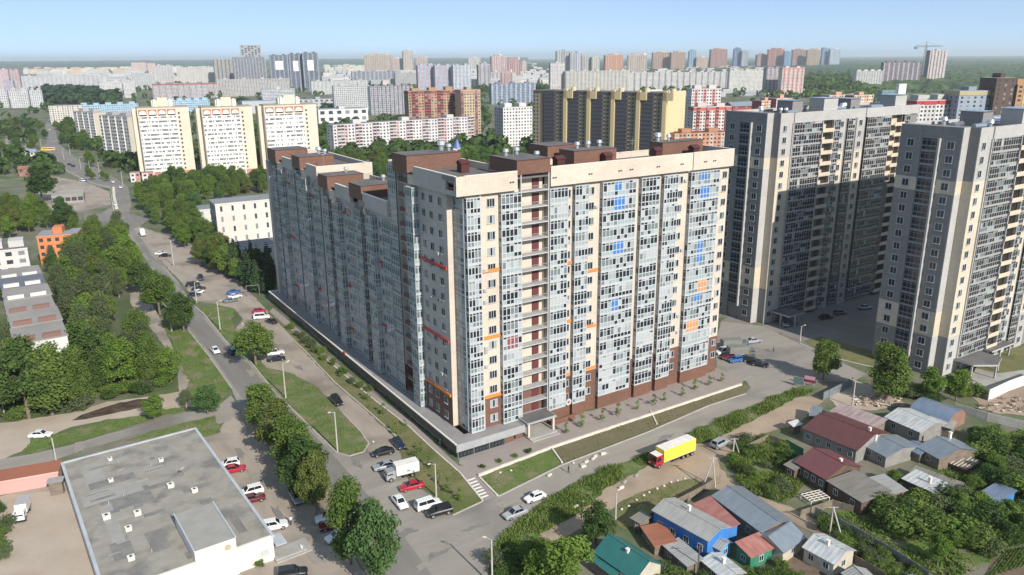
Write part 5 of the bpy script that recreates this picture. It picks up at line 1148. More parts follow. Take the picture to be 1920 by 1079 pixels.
house('large house with a dark maroon roof by the dirt track', (1503, 803), (1607, 846), (1652, 806), 3.4, 'maroon', 'grey', rise=1.8, wins=(5, 1), chimney=(.85, .6))
house('shed with a pink and grey striped slate roof behind the maroon roof', (1554, 772), (1640, 804), (1656, 788), 3.2, 'pink', 'wood', 'lean', .5, (0, 0), name='shed', cat='shed')
house('log house with a wine red roof below the large maroon one', (1488, 866), (1548, 900), (1604, 868), 3.2, 'wine', 'brown', rise=1.9, wins=(4, 1), chimney=(.8, .55))
house('low grey hipped porch on the left of the wine red log house', (1468, 872), (1490, 884), (1500, 860), 2.4, 'slate', 'brown', 'lean', .8, (1, 1), name='porch', cat='porch')
house('brown slate flat barn adjoining the wine red log house', (1548, 902), (1616, 944), (1642, 908), 3.0, 'slate', 'brown', 'lean', .5, (2, 1), name='barn', cat='barn')
house('narrow grey shed roof right of the brown slate barn', (1620, 898), (1664, 930), (1690, 914), 2.6, 'dull', 'wood', 'lean', .3, (0, 0), name='shed', cat='shed')
house('barn with bright corrugated roof left of the rounded garage', (1657, 782), (1726, 812), (1742, 780), 3.0, 'white', 'grey', rise=1.2, wins=(2, 0), name='barn', cat='barn')
house('rounded blue-grey metal garage roof', (1706, 760), (1780, 786), (1794, 762), 3.6, 'blue', 'brick', 'barrel', 2.2, (0, 0), name='garage', cat='garage', over=.1)
house('grey sheeted house left of the small blue tarp roof', (1616, 834), (1662, 858), (1708, 828), 2.8, 'grey', 'grey', rise=1.0, wins=(2, 0), chimney=(.1, .3))
house('grey metal roof house on the right of the blue tarp', (1718, 838), (1762, 862), (1798, 826), 2.8, 'grey', 'wood', rise=1.5, wins=(1, 0), chimney=(.1, .8))
house('small blue tarp roof between two grey metal roofs', (1692, 838), (1726, 854), (1738, 834), 2.2, 'blue', 'wood', rise=.8, wins=(0, 0), name='shed', cat='shed')
house('flat grey roof behind the bright corrugated barn', (1735, 792), (1786, 806), (1796, 794), 2.4, 'dull', 'wood', 'lean', .3, (0, 0), name='shed', cat='shed')
house('red patched little roof beside the rounded garage', (1752, 784), (1778, 792), (1786, 780), 2.2, 'redbrown', 'brick', 'lean', .4, (0, 0), name='shed', cat='shed')
house('white sheeted shed in the lower right gardens', (1689, 898), (1756, 928), (1768, 906), 2.6, 'white', 'brown', 'lean', .4, (1, 1), name='shed', cat='shed', chimney=(.6, .5))
house('long low grey greenhouse roof behind the white sheeted shed', (1704, 886), (1796, 920), (1806, 908), 1.8, 'slate', 'grey', 'lean', .3, (0, 0), name='greenhouse', cat='greenhouse')
house('small blue metal shed among the right edge bushes', (1832, 926), (1872, 944), (1884, 914), 2.4, 'blue', 'blue', 'lean', .4, (0, 0), name='shed', cat='shed')
house('white tent-like sheet roof left of the large maroon roof', (1488, 802), (1506, 796), (1520, 782), 2.0, 'white', 'wood', 'lean', .5, (0, 0), name='shed', cat='shed')
house('grey sheet canopy behind the white tent-like sheet', (1516, 780), (1538, 784), (1548, 768), 2.2, 'grey', 'wood', 'lean', .3, (0, 0), name='shed', cat='shed')
# plank deck beside the grey metal house
t = thing('plank_deck', 'weathered plank deck with raised battens right of the grey metal house', 'deck', G(1762, 872)); a, b_, c = G(1762, 872, 1.2), G(1812, 892, 1.2), G(1780, 852, 1.2)
d = (b_ - a); L = d.length; n = c - a; t.rotation_euler[2] = math.atan2(d.y, d.x); W = n.length; HFP.append((a - n.normalized() * 3, d.normalized(), n.normalized(), L, W + 3))
for k in range(8):
    b = MB(); b.box(L * k / 8, L * (k + .86) / 8, 0, W, 1.1, 1.2); obj('plank', b, WLM['wood'], parent=t); b = MB(); b.box(L * k / 8 - .1, L * k / 8 + .08, -.1, W, 1.2, 1.36); obj('batten', b, WLM['pale'], parent=t)
b = MB(); b.box(.1, L - .1, .1, W - .1, 0, 1.08); obj('base', b, WLM['brown'], parent=t)

# flat-roofed shop in the lower left
MS = {'roof': mat('felt_roof', (.245, .225, .19), .95, (.305, .285, .245), .35, 10, (.3, .7), bump=.02, bscale=3, col3=(.17, .16, .147), scale3=.22), 'patch': mat('felt_patch', (.31, .30, .275), .95, (.27, .26, .235), .4, 6), 'dark': mat('dark_felt_patch', (.155, .15, .14), .95, (.22, .21, .195), .5, 6), 'white': mat('white_render', (.68, .64, .58), .85, (.6, .56, .5), .15, 7), 'edge': mat('grey_roof_edge', (.36, .385, .41), .5, (.44, .46, .48), .4)}
zs = 4.9; A_, C_, B2 = G(114, 862, zs), G(366, 803, zs), G(511, 1004, zs)
dv = (C_ - B2); Ls = dv.length; dv.normalize(); du = Vector((dv.y, -dv.x, 0)); Ws = (B2 - A_).dot(du)
O_ = B2 - du * Ws
shop = thing('flat_shop', 'low white shop building with a large grey felt roof in the lower left corner', 'shop', (O_.x, O_.y, 0), math.atan2(du.y, du.x))
def sp(name, m, bxs, label=None):
    b = MB()
    for q in bxs: b.box(*q[:6], *(q[6:] or (0,)))
    return obj(name, b, m if isinstance(m, list) else [m], parent=shop, label=label)
sp('wall', MS['white'], [(0, Ws, 0, Ls, 0, zs - .35)]); sp('roof', MS['roof'], [(.3, Ws - .3, .3, Ls - .3, zs - .35, zs - .12)])
sp('roof_edge', MS['edge'], [(-.25, .3, -.1, Ls + .2, zs - .45, zs + .05), (Ws - .3, Ws + .25, -.1, Ls + .2, zs - .45, zs + .05), (.3, Ws - .3, Ls - .3, Ls + .25, zs - .45, zs + .08)])
sp('parapet', MS['white'], [(.3, Ws - .3, -.12, .3, zs - .45, zs + .02)])
rl = lambda x, y, z=zs: ((G(x, y, z) - O_).dot(du), (G(x, y, z) - O_).dot(dv))
bx0, by0 = rl(332, 990); bx1, by1 = rl(416, 985); by2 = rl(398, 958)[1]
sp('raised_block', [MS['white'], MS['patch']], [(bx0, bx1, -.3, by2 - 1.0, 0.02, zs + 2.2, 0, 1)]); sp('roof_edge', MS['edge'], [(bx0 - .15, bx0 + .1, -.35, by2 - .9, zs + 2.2, zs + 2.4), (bx1 - .1, bx1 + .15, -.35, by2 - .9, zs + 2.2, zs + 2.4)])
star = MB(); star.tube((0, -.06, 0), (0, 0, 0), .55, n=10); sp_ = obj('round_emblem', star, mat('ochre_emblem', (.42, .33, .22), .7), parent=shop, loc=(bx1 - 1.4, -.31, zs + .9))
rp = random.Random(9)
for q, m in (((150, 875, 200, 900), 'patch'), ((185, 950, 235, 1010), 'patch'), ((150, 930, 270, 918), 'patch'), ((205, 985, 240, 1030), 'patch'), ((183, 935, 290, 935), 'dark'), ((165, 908, 255, 895), 'dark'), ((205, 1025, 255, 1040), 'dark'), ((425, 965, 450, 1000), 'dark'), ((270, 915, 320, 905), 'dark'), ((200, 870, 240, 860), 'patch'), ((270, 1000, 320, 1025), 'dark')):
    x0, y0 = rl(q[0], q[1]); x1, y1 = rl(q[2], q[3]); x0, x1 = sorted((x0, x1)); y0, y1 = sorted((y0, y1)); y1 = max(y1, y0 + 1.2); x1 = max(x1, x0 + 1.5)
    sp('roof_patch', MS[m], [(x0, x1, y0, y1, zs - .12, zs - .095 + rp.random() * .012)])
for k in range(16): sp('felt_seam', MS['dark'], [(.5, Ws - .5, Ls * (k + .5) / 16.4, Ls * (k + .5) / 16.4 + .05, zs - .12, zs - .082)])
for k in range(26):
    x0, y0 = rp.uniform(1, Ws - 5), rp.uniform(1, Ls - 4); sp('roof_stain', MS[rp.choice(('dark', 'patch', 'dark'))], [(x0, x0 + rp.uniform(.6, 4.5), y0, y0 + rp.uniform(.3, 1.6), zs - .12, zs - .09 + .0006 * k)])
for k in range(7):
    x0, y0 = rp.uniform(2, Ws - 3), rp.uniform(2, Ls - 3); b = MB(); b.tube((0, 0, -.12), (0, 0, rp.uniform(.3, .8)), .09, n=7); obj('vent_pipe', b, MW['rail'], parent=shop, loc=(x0, y0, zs))
for x, y, s in ((320, 912, .55), (365, 921, .5), (200, 971, .6), (258, 964, .55), (241, 993, .5), (246, 1048, .5), (302, 864, .4), (206, 862, .4), (208, 902, .4)):
    u, v = rl(x, y); b = MB(); b.box(-s, s, -s, s, -.12, s * .9); b.box(-s * 1.15, s * 1.15, -s * 1.15, s * 1.15, s * .9, s * 1.02); b.tube((0, 0, s * 1.02), (0, 0, s * 1.2), s * .45, n=10, m=1)
    obj('roof_vent', b, [MS['white'], CBP], parent=shop, loc=(u, v, zs))
for x, y in ((345, 890), (395, 972)):
    u, v = rl(x, y); b = MB(); b.tube((0, 0, -.12), (0, 0, .7), .07, n=6); n_ = 14; c0 = Vector((0, 0, 1.0)); ax = Vector((-.35, .7, .55)).normalized(); e1 = ax.orthogonal().normalized(); e2 = ax.cross(e1)
    rg = [[c0 + ax * (.35 * q * q) + (e1 * math.cos(6.283 * k / n_) + e2 * math.sin(6.283 * k / n_)) * (.75 * q) for k in range(n_)] for q in (.05, .5, 1)]
    for r0, r1 in zip(rg, rg[1:]):
        for k in range(n_): b.face([r0[k], r0[(k + 1) % n_], r1[(k + 1) % n_], r1[k]])
    b.tube(c0, c0 + ax * .9, .03, n=5); obj('satellite_dish', b, MT['concrete'], parent=shop, loc=(u, v, zs))
sp('entrance_steps', MT['concrete'], [(Ws - .2, Ws + 5.5, -1.0, 2.4, .03, .55), (Ws - .2, Ws + 6.5, -1.5, 2.9, .03, .3)]); sp('porch_roof', MS['edge'], [(Ws + .25, Ws + 2.2, -.6, 3.0, 2.8, 3.0)])
for k in range(4): sp('side_door', GL[0], [(Ws, Ws + .06, 1.2 + k * 6, 2.6 + k * 6, .3, 2.4)])
for k in range(3): sp('wall_sign', [MW['frame']], [(6 + k * 9, 7.4 + k * 9, -.16, -.121, 1.6, 2.6)])
# staggered panel slab at the left edge
MP_ = {'roof': mat('slab_roof', (.225, .21, .195), .95, (.28, .265, .24), .12, 8, (.3, .7)), 'wall': mat('white_panel', (.62, .61, .58), .85, (.5, .49, .47), .2, 7), 'red': mat('reddish_vent', (.20, .115, .10), .85), 'blueroof': mat('blue_grey_roof', (.12, .13, .16), .9)}
zs2 = 14.5; a, b_, c = G(30, 655, zs2), G(126, 630, zs2), G(68, 500, zs2)
dd = (b_ - c).normalized(); ln = (b_ - c).length; nn_ = Vector((-dd.y, dd.x, 0)); wd_ = abs((a - b_).dot(nn_)); sgn = 1 if (a - b_).dot(nn_) > 0 else -1
slab = thing('panel_slab', 'white five-storey panel slab with stepped grey roof at the left edge', 'apartment building', (b_.x, b_.y, 0), math.atan2(-dd.y, -dd.x))
for k in range(6):
    z = zs2 + (.0, .25, .0, .3, .5, .2)[k]; x0, x1 = ln * k / 6, ln * (k + 1) / 6; off = (0, .3, .1, .5, .2, .4)[k]; y0, y1 = (0 - off, wd_ - off)
    b = MB(); b.box(x0, x1 - .02, y0, y1, 0, z); obj('section_wall', b, MP_['wall'], parent=slab)
    b = MB(); b.box(x0 - .1, x1 - .1, y0 - .35, y1 + .35, z, z + .3); obj('section_roof', b, MP_['blueroof'] if k == 4 else MP_['roof'], parent=slab)
    for s in (0, 1):
        b = MB(); yc = y0 + (y1 - y0) * (.1 + .5 * s); b.box(x0 + .4, x0 + 1.1, yc, yc + (y1 - y0) * .36, z + .3, z + 1.5); b.box(x0 + .3, x0 + 1.2, yc - .1, yc + (y1 - y0) * .36 + .1, z + 1.5, z + 1.62, 1); obj('roof_vent', b, [MP_['red'] if k < 3 else MP_['wall'], MP_['red'] if k < 3 else MP_['roof']], parent=slab)
    wf, wp_ = window_meshes(1.4, 1.4, 2)
    for f in range(5):
        for q in range(3):
            x = x0 + (x1 - x0) * (q + .5) / 3
            w_ = obj('window', wf, parent=slab, loc=(x + .7, y1 + .01, 1.2 + f * 2.8), rz=math.pi); obj('pane', wp_[f % 2], parent=w_)
            if k == 0 or q == 1: w_ = obj('window', wf, parent=slab, loc=(x - .7, y0 - .01, 1.2 + f * 2.8)); obj('pane', wp_[0], parent=w_)
B('white wall of the farther panel slab at the left edge with dark roof edge', -60, 540, 62, 480, 14, 30, WHITE, roof=(.17, .14, .135), huts=3, cw=4)
B('small orange building in the trees at left with grey flat roof', 78, 498, 152, 446, 13, 20, (.62, .22, .09), side=(.5, .17, .07), roof=(.26, .27, .30), huts=1, cat='building', name='orange_building')
B('small kiosk with a red and white sign beside the crossing', 166, 440, 186, 420, 5, 20, (.4, .38, .36), top=(.7, .3, .22), huts=0, cat='kiosk', name='kiosk', win=False)
B('white two-wing school with small dark windows left of the cream block', 412, 462, 535, 385, 15, 30, (.60, .57, .52), side=(.33, .35, .38), roof=(.24, .24, .25), huts=0, cw=5.5, ww=.2, fl=4.6, pale=.4, cat='school', name='school_building')
B('low white annex in front of the school', 456, 505, 540, 468, 14, 30, (.62, .58, .52), side=(.4, .41, .43), roof=(.2, .19, .19), huts=0, cw=5, ww=.3, cat='building', name='school_annex', fl=4)
B('low side wing left of the white school', 372, 420, 408, 396, 14, 30, (.56, .54, .5), roof=(.22, .22, .23), huts=0, cw=5, ww=.3, cat='building', name='school_annex', fl=4)
B('flat grey pavilion beside the avenue', 99, 384, 158, 370, 22, 26, (.30, .28, .25), roof=(.36, .33, .29), huts=0, cat='pavilion', name='pavilion', fl=4, ww=.8)
B('white villa with a blue-grey roof left of the avenue', 40, 300, 66, 287, 12, 20, (.66, .65, .62), roof=(.26, .29, .36), huts=0, cat='house', name='villa', ridge=2.5)
B('blue fence-like kiosk row right of the villa', 64, 306, 78, 300, 5, 10, (.08, .08, .36), huts=0, win=False, cat='kiosk', name='kiosk')
B('brown-red hut left of the tall dark tree', 36, 332, 56, 318, 8, 20, (.3, .14, .1), roof=(.28, .13, .1), huts=0, cat='hut', name='hut', ridge=2)
for k, (a_, e_) in enumerate(((246, 264), (268, 290))): B(('pink kiosk row at the foot of the left cream tower, left part', 'pink kiosk row at the foot of the left cream tower, right part')[k], a_, 342, e_, 326, 8, 26, (.5, .25, .22), stripe=(2, 0, WHITE), huts=0, cat='kiosk', name='kiosk', fl=3.5)
B('rust red shed with pink wall left of the flat shop', -40, 936, 112, 904, 5, 22, (.55, .33, .30), roof=(.32, .12, .07), huts=0, cat='shed', name='long_shed', win=False, h=2.6)
house('grey flat canopy at the corner of the flat shop', (86, 908), (118, 903), (94, 898), 3.0, 'dull', 'wood', 'lean', .1, (0, 0), name='canopy', cat='canopy')
t = thing('chapel', 'small white chapel with a pointed blue roof among trees behind the corner roof', 'chapel', G(858, 318)); H = height_at(G(858, 318), 278)
b = MB(); b.box(-3, 3, -3, 3, 0, H); obj('wall', b, MS['white'], parent=t); b = MB(); b.tube((0, 0, H), (0, 0, H + 7), 3.6, .12, 8); obj('spire', b, mat('blue_spire', (.08, .12, .34), .4), parent=t)

# ------------------------------------------------------------------ trees
MB_ = {'bark': mat('bark', (.13, .10, .075), .95, (.2, .165, .13), 2.0), 'birch': mat('birch_bark', (.5, .48, .44), .9, (.2, .19, .17), 1.5)}
def crown_mesh(name, seed, H, lobes, n, leaf, m, mode='round'):
    r = random.Random(seed); b = MB(); L = []
    for k in range(lobes):
        if mode == 'cone':
            t = (k + .5) / lobes; z = H * (.1 + .88 * t); L.append((Vector((0, 0, z)), H * .2 * (1 - t) + .25, .35))
        elif mode == 'tall':
            t = r.random(); z = H * (.22 + .7 * t); w = H * .2 * math.sin(math.pi * (.18 + .8 * t)) ** .7; a = r.uniform(0, 6.28)
            L.append((Vector((math.cos(a) * w * .75, math.sin(a) * w * .75, z)), H * r.uniform(.075, .13), 1.15))
        elif mode == 'shrub':
            a = r.uniform(0, 6.28); q = r.random() ** .5 * .36 * H; L.append((Vector((math.cos(a) * q, math.sin(a) * q, H * r.uniform(.3, .7))), H * r.uniform(.2, .34), .9))
        else:
            t = r.random(); z = H * (.3 + .58 * t); w = H * .3 * math.sin(math.pi * (.2 + .72 * t)); a = r.uniform(0, 6.28); q = r.uniform(.35, 1.0)
            L.append((Vector((math.cos(a) * w * q, math.sin(a) * w * q, z)), H * r.uniform(.07, .15), .85))
    vol = [l[1] ** 2 for l in L]
    for k in range(n):
        c, rad, sq = r.choices(L, vol)[0]
        d = Vector((r.gauss(0, 1), r.gauss(0, 1), r.gauss(0, 1))).normalized()
        if mode == 'cone': d.z *= .5; d.normalize()
        dd = rad * r.random() ** .38 * r.uniform(.8, 1.12)
        p = c + Vector((d.x * dd, d.y * dd, d.z * dd * sq))
        if p.z < H * .03: continue
        nrm = (d * .7 + Vector((r.gauss(0, .6), r.gauss(0, .6), r.gauss(.35, .5)))).normalized()
        u = nrm.orthogonal().normalized(); q = Matrix.Rotation(r.uniform(0, 6.28), 3, nrm); u = q @ u; v = nrm.cross(u)
        s = leaf * r.uniform(.6, 1.35); t = s * r.uniform(.45, .8)
        b.face([p - u * s * .5, p - v * t * .5, p + u * s * .5, p + v * t * .5 + nrm * s * .12])
    return b.mesh(name, m)
def trunk_mesh(seed, H, m, rad, limbs=6):
    r = random.Random(seed); b = MB(); top = Vector((r.uniform(-.3, .3), r.uniform(-.3, .3), H * .72))
    b.tube((0, 0, -.1), (0, 0, H * .28), rad, rad * .75, 7); b.tube((0, 0, H * .28), top, rad * .75, rad * .2, 6)
    for k in range(limbs):
        t = r.uniform(.25, .9); p = Vector((0, 0, H * .28)).lerp(top, t) if t > .3 else Vector((0, 0, H * .27)); a = r.uniform(0, 6.28); q = p + Vector((math.cos(a) * H * .2, math.sin(a) * H * .2, H * r.uniform(.1, .22)))
        b.tube(p, q, rad * .35, rad * .1, 5)
    return b.mesh('trunk', m)
PROTO = {}
def proto(kind, H, crowns, rad, bark='bark'):
    PROTO[kind] = []
    for i, c in enumerate(crowns):
        PROTO[kind].append((H, c, trunk_mesh(i + len(PROTO) * 9, H, MB_[bark], rad)))
proto('leafy', 12, [crown_mesh('crown', 10 + s, 12, 46, 7600, .46, ML[('mid', 'olive', 'cool', 'mid', 'dark')[s]]) for s in range(5)], .25)
proto('bright', 10, [crown_mesh('crown', 30 + s, 10, 38, 6000, .42, ML['bright']) for s in range(3)], .2)
proto('birch', 15, [crown_mesh('crown', 40 + s, 15, 34, 6000, .42, ML['birch'], 'tall') for s in range(3)], .2, 'birch')
proto('poplar', 15, [crown_mesh('crown', 45 + s, 15, 40, 8500, .48, ML['mid'], 'tall') for s in range(2)], .28)
proto('spruce', 14, [crown_mesh('crown', 50 + s, 14, 16, 2600, .7, ML['spruce'], 'cone') for s in range(2)], .22)
proto('shrub', 3, [crown_mesh('crown', 60 + s, 3, 11, 1500, .25, ML[('mid', 'bright', 'dark', 'birch')[s]], 'shrub') for s in range(4)], .06)
proto('sapling', 3.4, [crown_mesh('crown', 70 + s, 3.4, 9, 260, .26, ML[('bright', 'weed')[s]], 'tall') for s in range(2)], .05)
NAMES = {'leafy': ('leafy_tree', 'tree'), 'bright': ('leafy_tree', 'tree'), 'birch': ('birch_tree', 'tree'), 'poplar': ('poplar_tree', 'tree'), 'spruce': ('spruce_tree', 'tree'), 'shrub': ('shrub', 'shrub'), 'sapling': ('sapling', 'sapling')}
rt = random.Random(77)
ORD = ['', 'second', 'third', 'fourth', 'fifth', 'sixth', 'seventh', 'eighth', 'ninth', 'tenth', 'eleventh', 'twelfth', 'thirteenth', 'fourteenth', 'fifteenth', 'sixteenth', 'seventeenth', 'eighteenth', 'nineteenth', 'twentieth', 'twenty-first', 'twenty-second', 'twenty-third', 'twenty-fourth']
def rank_labels(ts, place, per=11):
    """Labels by place: rows counted from the front, things counted from the left within each row."""
    ts = sorted(ts, key=lambda o: -PX(o.location)[1]); nr = max(1, int(math.ceil(len(ts) / per))); k = int(math.ceil(len(ts) / nr))
    for r in range(nr):
        row = sorted(ts[r * k:(r + 1) * k], key=lambda o: PX(o.location)[0])
        for i, o in enumerate(row):
            w = o['kindword']; rowname = ('' if nr == 1 else ('front row of ' if r == 0 else ('back row of ' if r == nr - 1 else ORD[r] + ' row of ')))
            pos = 'leftmost' if i == 0 else ('rightmost' if i == len(row) - 1 else ORD[i] + ' from left')
            o['label'] = w + ', ' + pos + ' in ' + rowname + place
            del o['kindword']
def tree(kind, p, h, label, group=None, w=1.0, var=None):
    lst = PROTO[kind]; H, c, tm = lst[var if var is not None else rt.randrange(len(lst))]
    nm, cat = NAMES[kind]
    t = thing(nm, label, cat, (p.x, p.y, 0), rt.uniform(0, 6.28), group)
    s = h / H; t.scale = (s * w, s * w, s)
    obj('trunk', tm, parent=t); obj('crown', c, parent=t)
    return t
def tpx(kind, x, yb, yt, label, w=1.0, group=None, var=None):
    p = G(x, yb); return tree(kind, p, height_at(p, yt), label, group, w, var)
def grove(pix, n, kinds, h, label, group, wr=(.85, 1.2), mind=2.5, place=None):
    poly = [(p.x, p.y) for p in wp(pix)]; xs = [p[0] for p in poly]; ys = [p[1] for p in poly]; pts = []; tries = 0
    while len(pts) < n and tries < n * 60:
        tries += 1; q = (rt.uniform(min(xs), max(xs)), rt.uniform(min(ys), max(ys)))
        if not inside(q, poly): continue
        if any(-1.2 < (Vector((q[0], q[1], 0)) - a).dot(d) < L + 1.2 and -1.6 < (Vector((q[0], q[1], 0)) - a).dot(n_) < W + 1.2 for a, d, n_, L, W in HFP): continue
        if any((q[0]-a)**2 + (q[1]-b)**2 < mind * mind for a, b in pts): continue
        pts.append(q)
    ts = []
    for q in pts:
        kd = rt.choice(kinds); hh = rt.uniform(*h); t = tree(kd, Vector((q[0], q[1], 0)), hh, label, group, rt.uniform(*wr)); f = (hh - h[0]) / (h[1] - h[0] + .001)
        t['kindword'] = ('low ' if f < .33 else 'medium ' if f < .66 else 'tall ') + {'leafy': 'leafy tree', 'bright': 'bright tree', 'birch': 'grey birch', 'poplar': 'narrow tree', 'spruce': 'dark conifer', 'shrub': 'green shrub', 'sapling': 'sapling'}[kd]
        ts.append(t)
    rank_labels(ts, place or group)
# single trees
g1 = 'row of trees between parking lot and main road'
for x, yb, yt, w, k, lab in ((494, 800, 716, 1.45, 'poplar', 'farthest tree of the row between parking lot and main road'), (525, 850, 748, 1.1, 'leafy', 'second farthest tree of the row between parking lot and main road'), (553, 893, 778, 1.4, 'poplar', 'middle tree of the row beside the parking lot, over the shaded asphalt'), (578, 935, 815, 1.15, 'leafy', 'fourth tree of the row beside the parking lot'), (594, 968, 842, .7, 'leafy', 'nearest tree of the road-side row, its trunk beside the grey car')):
    tpx(k, x, yb, yt, lab, w, g1)
tpx('poplar', 658, 1058, 890, 'tall dense tree at the bottom between the parking lot and the junction', 0.85, var=1)
tpx('leafy', 706, 1110, 932, 'big round tree at the bottom edge right beside the main road', .72, var=2)
tpx('leafy', 480, 684, 600, 'lone round tree on the verge between main road and service road', 1.35, var=0)
tpx('leafy', 345, 622, 545, 'dark round tree at the main road behind the bare birch trunk', 1.1, var=4)
tpx('leafy', 300, 590, 505, 'tree by the footpath left of the main road, second from the bare birch', 1.1, var=3)
tpx('bright', 318, 560, 520, 'small bright tree between footpath and main road', 1.0)
tpx('leafy', 272, 552, 490, 'dark tree over the top end of the footpath', 1.15, var=4)
tpx('bright', 321, 716, 648, 'bright green round tree on the left edge of the footpath', 1.0)
tpx('leafy', 390, 778, 720, 'round tree at the corner of side road and main road', 1.3, var=2)
tpx('bright', 291, 789, 740, 'small bright green tree beside the muddy track', 1.25)
tpx('birch', 350, 765, 730, 'thin greyish shrub-like tree beside the footpath end', 1.4)
t = thing('bare_birch', 'bare pale birch trunk with stubby limbs in front of the dark roadside tree', 'tree', G(322, 622)); p = G(322, 622); hh = height_at(p, 555); b = MB()
b.tube((0, 0, 0), (0, 0, hh * .7), .3, .2, 7); r_ = random.Random(4)
for k in range(9):
    a = r_.uniform(0, 6.3); z = hh * r_.uniform(.45, .7); b.tube((0, 0, z), (math.cos(a) * 1.8, math.sin(a) * 1.8, z + r_.uniform(1.5, 3)), .14, .06, 5)
obj('trunk', b, MB_['birch'], parent=t)
tpx('leafy', 1543, 714, 634, 'ragged tree at the bend between the grey tower yard and the weedy bank', 1.0, var=3)
tpx('poplar', 1660, 752, 640, 'big full tree in front of the nearer grey tower', 1.35, var=0)
tpx('bright', 1745, 752, 688, 'wispy bright tree left of the pair before the tower entrance', 1.1)
tpx('bright', 1792, 752, 690, 'wispy bright tree right of the pair before the tower entrance', 1.2)
tpx('leafy', 1117, 1022, 940, 'dark tree between the weedy bank and the green-roofed house', 1.15, var=4)
tpx('bright', 1062, 1120, 1002, 'large yellowish tree at the bottom edge left of the green roof', 1.15)
tpx('bright', 1008, 1110, 1035, 'smaller yellowish tree at the bottom edge by the junction pole', 1.1)
tpx('bright', 1755, 1052, 1000, 'lime green tree beside the long fence at lower right', 1.2)
tpx('leafy', 80, 380, 308, 'tall dark tree left of the avenue by the flat pavilion', 1.15, var=4)
tpx('shrub', 488, 1064, 1050, 'single green bush at the white wall of the flat-roofed shop', 1.3)
tpx('leafy', 55, 785, 628, 'big dark tree standing before the near end of the staggered slab', 1.0, var=4)
tpx('poplar', 98, 778, 640, 'tall tree right of the big dark one before the slab end', 1.2)
tpx('birch', 25, 770, 650, 'tall grey-green tree at the left edge before the slab', 1.2)
# groves
G1 = [(95,500),(180,455),(228,452),(250,520),(238,560),(255,605),(280,660),(286,720),(262,740),(200,752),(120,772),(60,782),(-20,790),(-20,700),(30,650),(70,690),(130,705),(140,640),(112,560)]
grove(G1, 92, ['leafy', 'birch', 'birch', 'leafy', 'bright', 'poplar'], (9, 17), 'tree in the dense mixed wood between the staggered slab and footpath', 'wood left of the footpath', mind=4.2, place='the wood by the footpath')
grove([(-20,720),(60,700),(150,735),(270,720),(310,690),(320,720),(265,742),(120,775),(-20,795)], 60, ['shrub'], (2.5, 4.5), 'shrub on the lower edge of the wood above the muddy track', 'shrubs on the wood edge', (1.2, 1.8), 2.5, 'the wood edge shrubs')
grove([(205,440),(235,450),(262,500),(285,540),(262,545),(240,520),(215,480)], 11, ['leafy', 'leafy', 'bright'], (8, 13), 'tree along the left kerb of the main road before the wood', 'trees along the left kerb', mind=5)
grove([(-40,388),(95,400),(160,425),(150,445),(70,452),(-40,455)], 34, ['leafy', 'bright', 'leafy'], (9, 14), 'tree in the green clump above the orange building at left', 'wood above the orange building', mind=5)
grove([(-30,470),(20,640),(60,700),(-30,760),(-60,600)], 14, ['leafy'], (9, 14), 'tree on the far side of the staggered slab at the left edge', 'trees at the left edge', mind=5)
grove([(258,375),(300,342),(380,338),(496,342),(500,366),(440,372),(366,384),(362,412),(320,430),(285,425)], 92, ['leafy', 'leafy', 'bright', 'poplar'], (9, 15), 'tree in the broad wood between the cream towers and the school', 'wood below the cream towers', mind=4.8)
grove([(320,432),(362,415),(400,480),(440,505),(470,548),(430,530),(380,500),(340,468)], 36, ['leafy', 'leafy', 'bright'], (9, 13), 'leafy tree between the service road and the white school', 'trees before the school', mind=3.6)
grove([(405,487),(440,490),(505,520),(508,550),(480,552),(430,515)], 22, ['spruce', 'spruce', 'leafy'], (10, 16), 'dark conifer or leafy tree at the school annex', 'trees at the school annex', mind=4)
grove([(600,318),(690,312),(742,330),(742,352),(690,352),(640,340)], 16, ['leafy'], (14, 19), 'tree of the green clump behind the lower left wing roof', 'trees behind the wing', mind=9, place='the trees behind the wing roof')
grove([(808,322),(900,310),(1000,318),(1000,345),(900,345),(820,345)], 24, ['leafy', 'leafy', 'bright'], (14, 20), 'tree of the green clump left of the brown slab', 'trees left of the brown slab', mind=10)
grove([(-20,240),(70,235),(88,262),(70,275),(60,300),(50,330),(-20,340)], 36, ['leafy'], (9, 15), 'dark tree left of the avenue at the upper left', 'trees left of the avenue', mind=9)
grove([(103,236),(150,240),(170,290),(205,300),(215,330),(160,312),(112,272)], 34, ['leafy'], (9, 14), 'dark tree right of the avenue before the ribbed blocks', 'trees right of the avenue', mind=7)
grove([(165,318),(205,335),(212,350),(168,342)], 6, ['bright', 'leafy'], (5, 8), 'low tree on the avenue median near the pavilion', 'trees on the median', mind=6)
grove([(1375,832),(1420,818),(1495,850),(1505,905),(1470,945),(1400,925),(1350,875)], 22, ['shrub', 'shrub', 'shrub', 'shrub', 'bright'], (1.4, 3.0), 'shrub in the overgrown garden beside the maroon-roofed house', 'shrubs of the overgrown garden', (1.2, 1.9), 1.6)
grove([(1570,945),(1640,915),(1760,890),(1800,868),(1840,845),(1940,855),(1950,1030),(1850,1045),(1760,1020),(1650,985)], 70, ['shrub', 'shrub', 'bright', 'shrub', 'leafy'], (2.6, 5.2), 'green shrub or small fruit tree in the gardens at lower right', 'shrubs of the lower right gardens', (1.2, 1.7), 1.9, 'the lower right gardens')
grove([(1812,815),(1870,828),(1940,842),(1940,862),(1840,846)], 10, ['shrub', 'leafy'], (3, 5), 'shrub below the concrete fence at the right edge', 'shrubs below the concrete fence', (1.2, 1.7), 2)
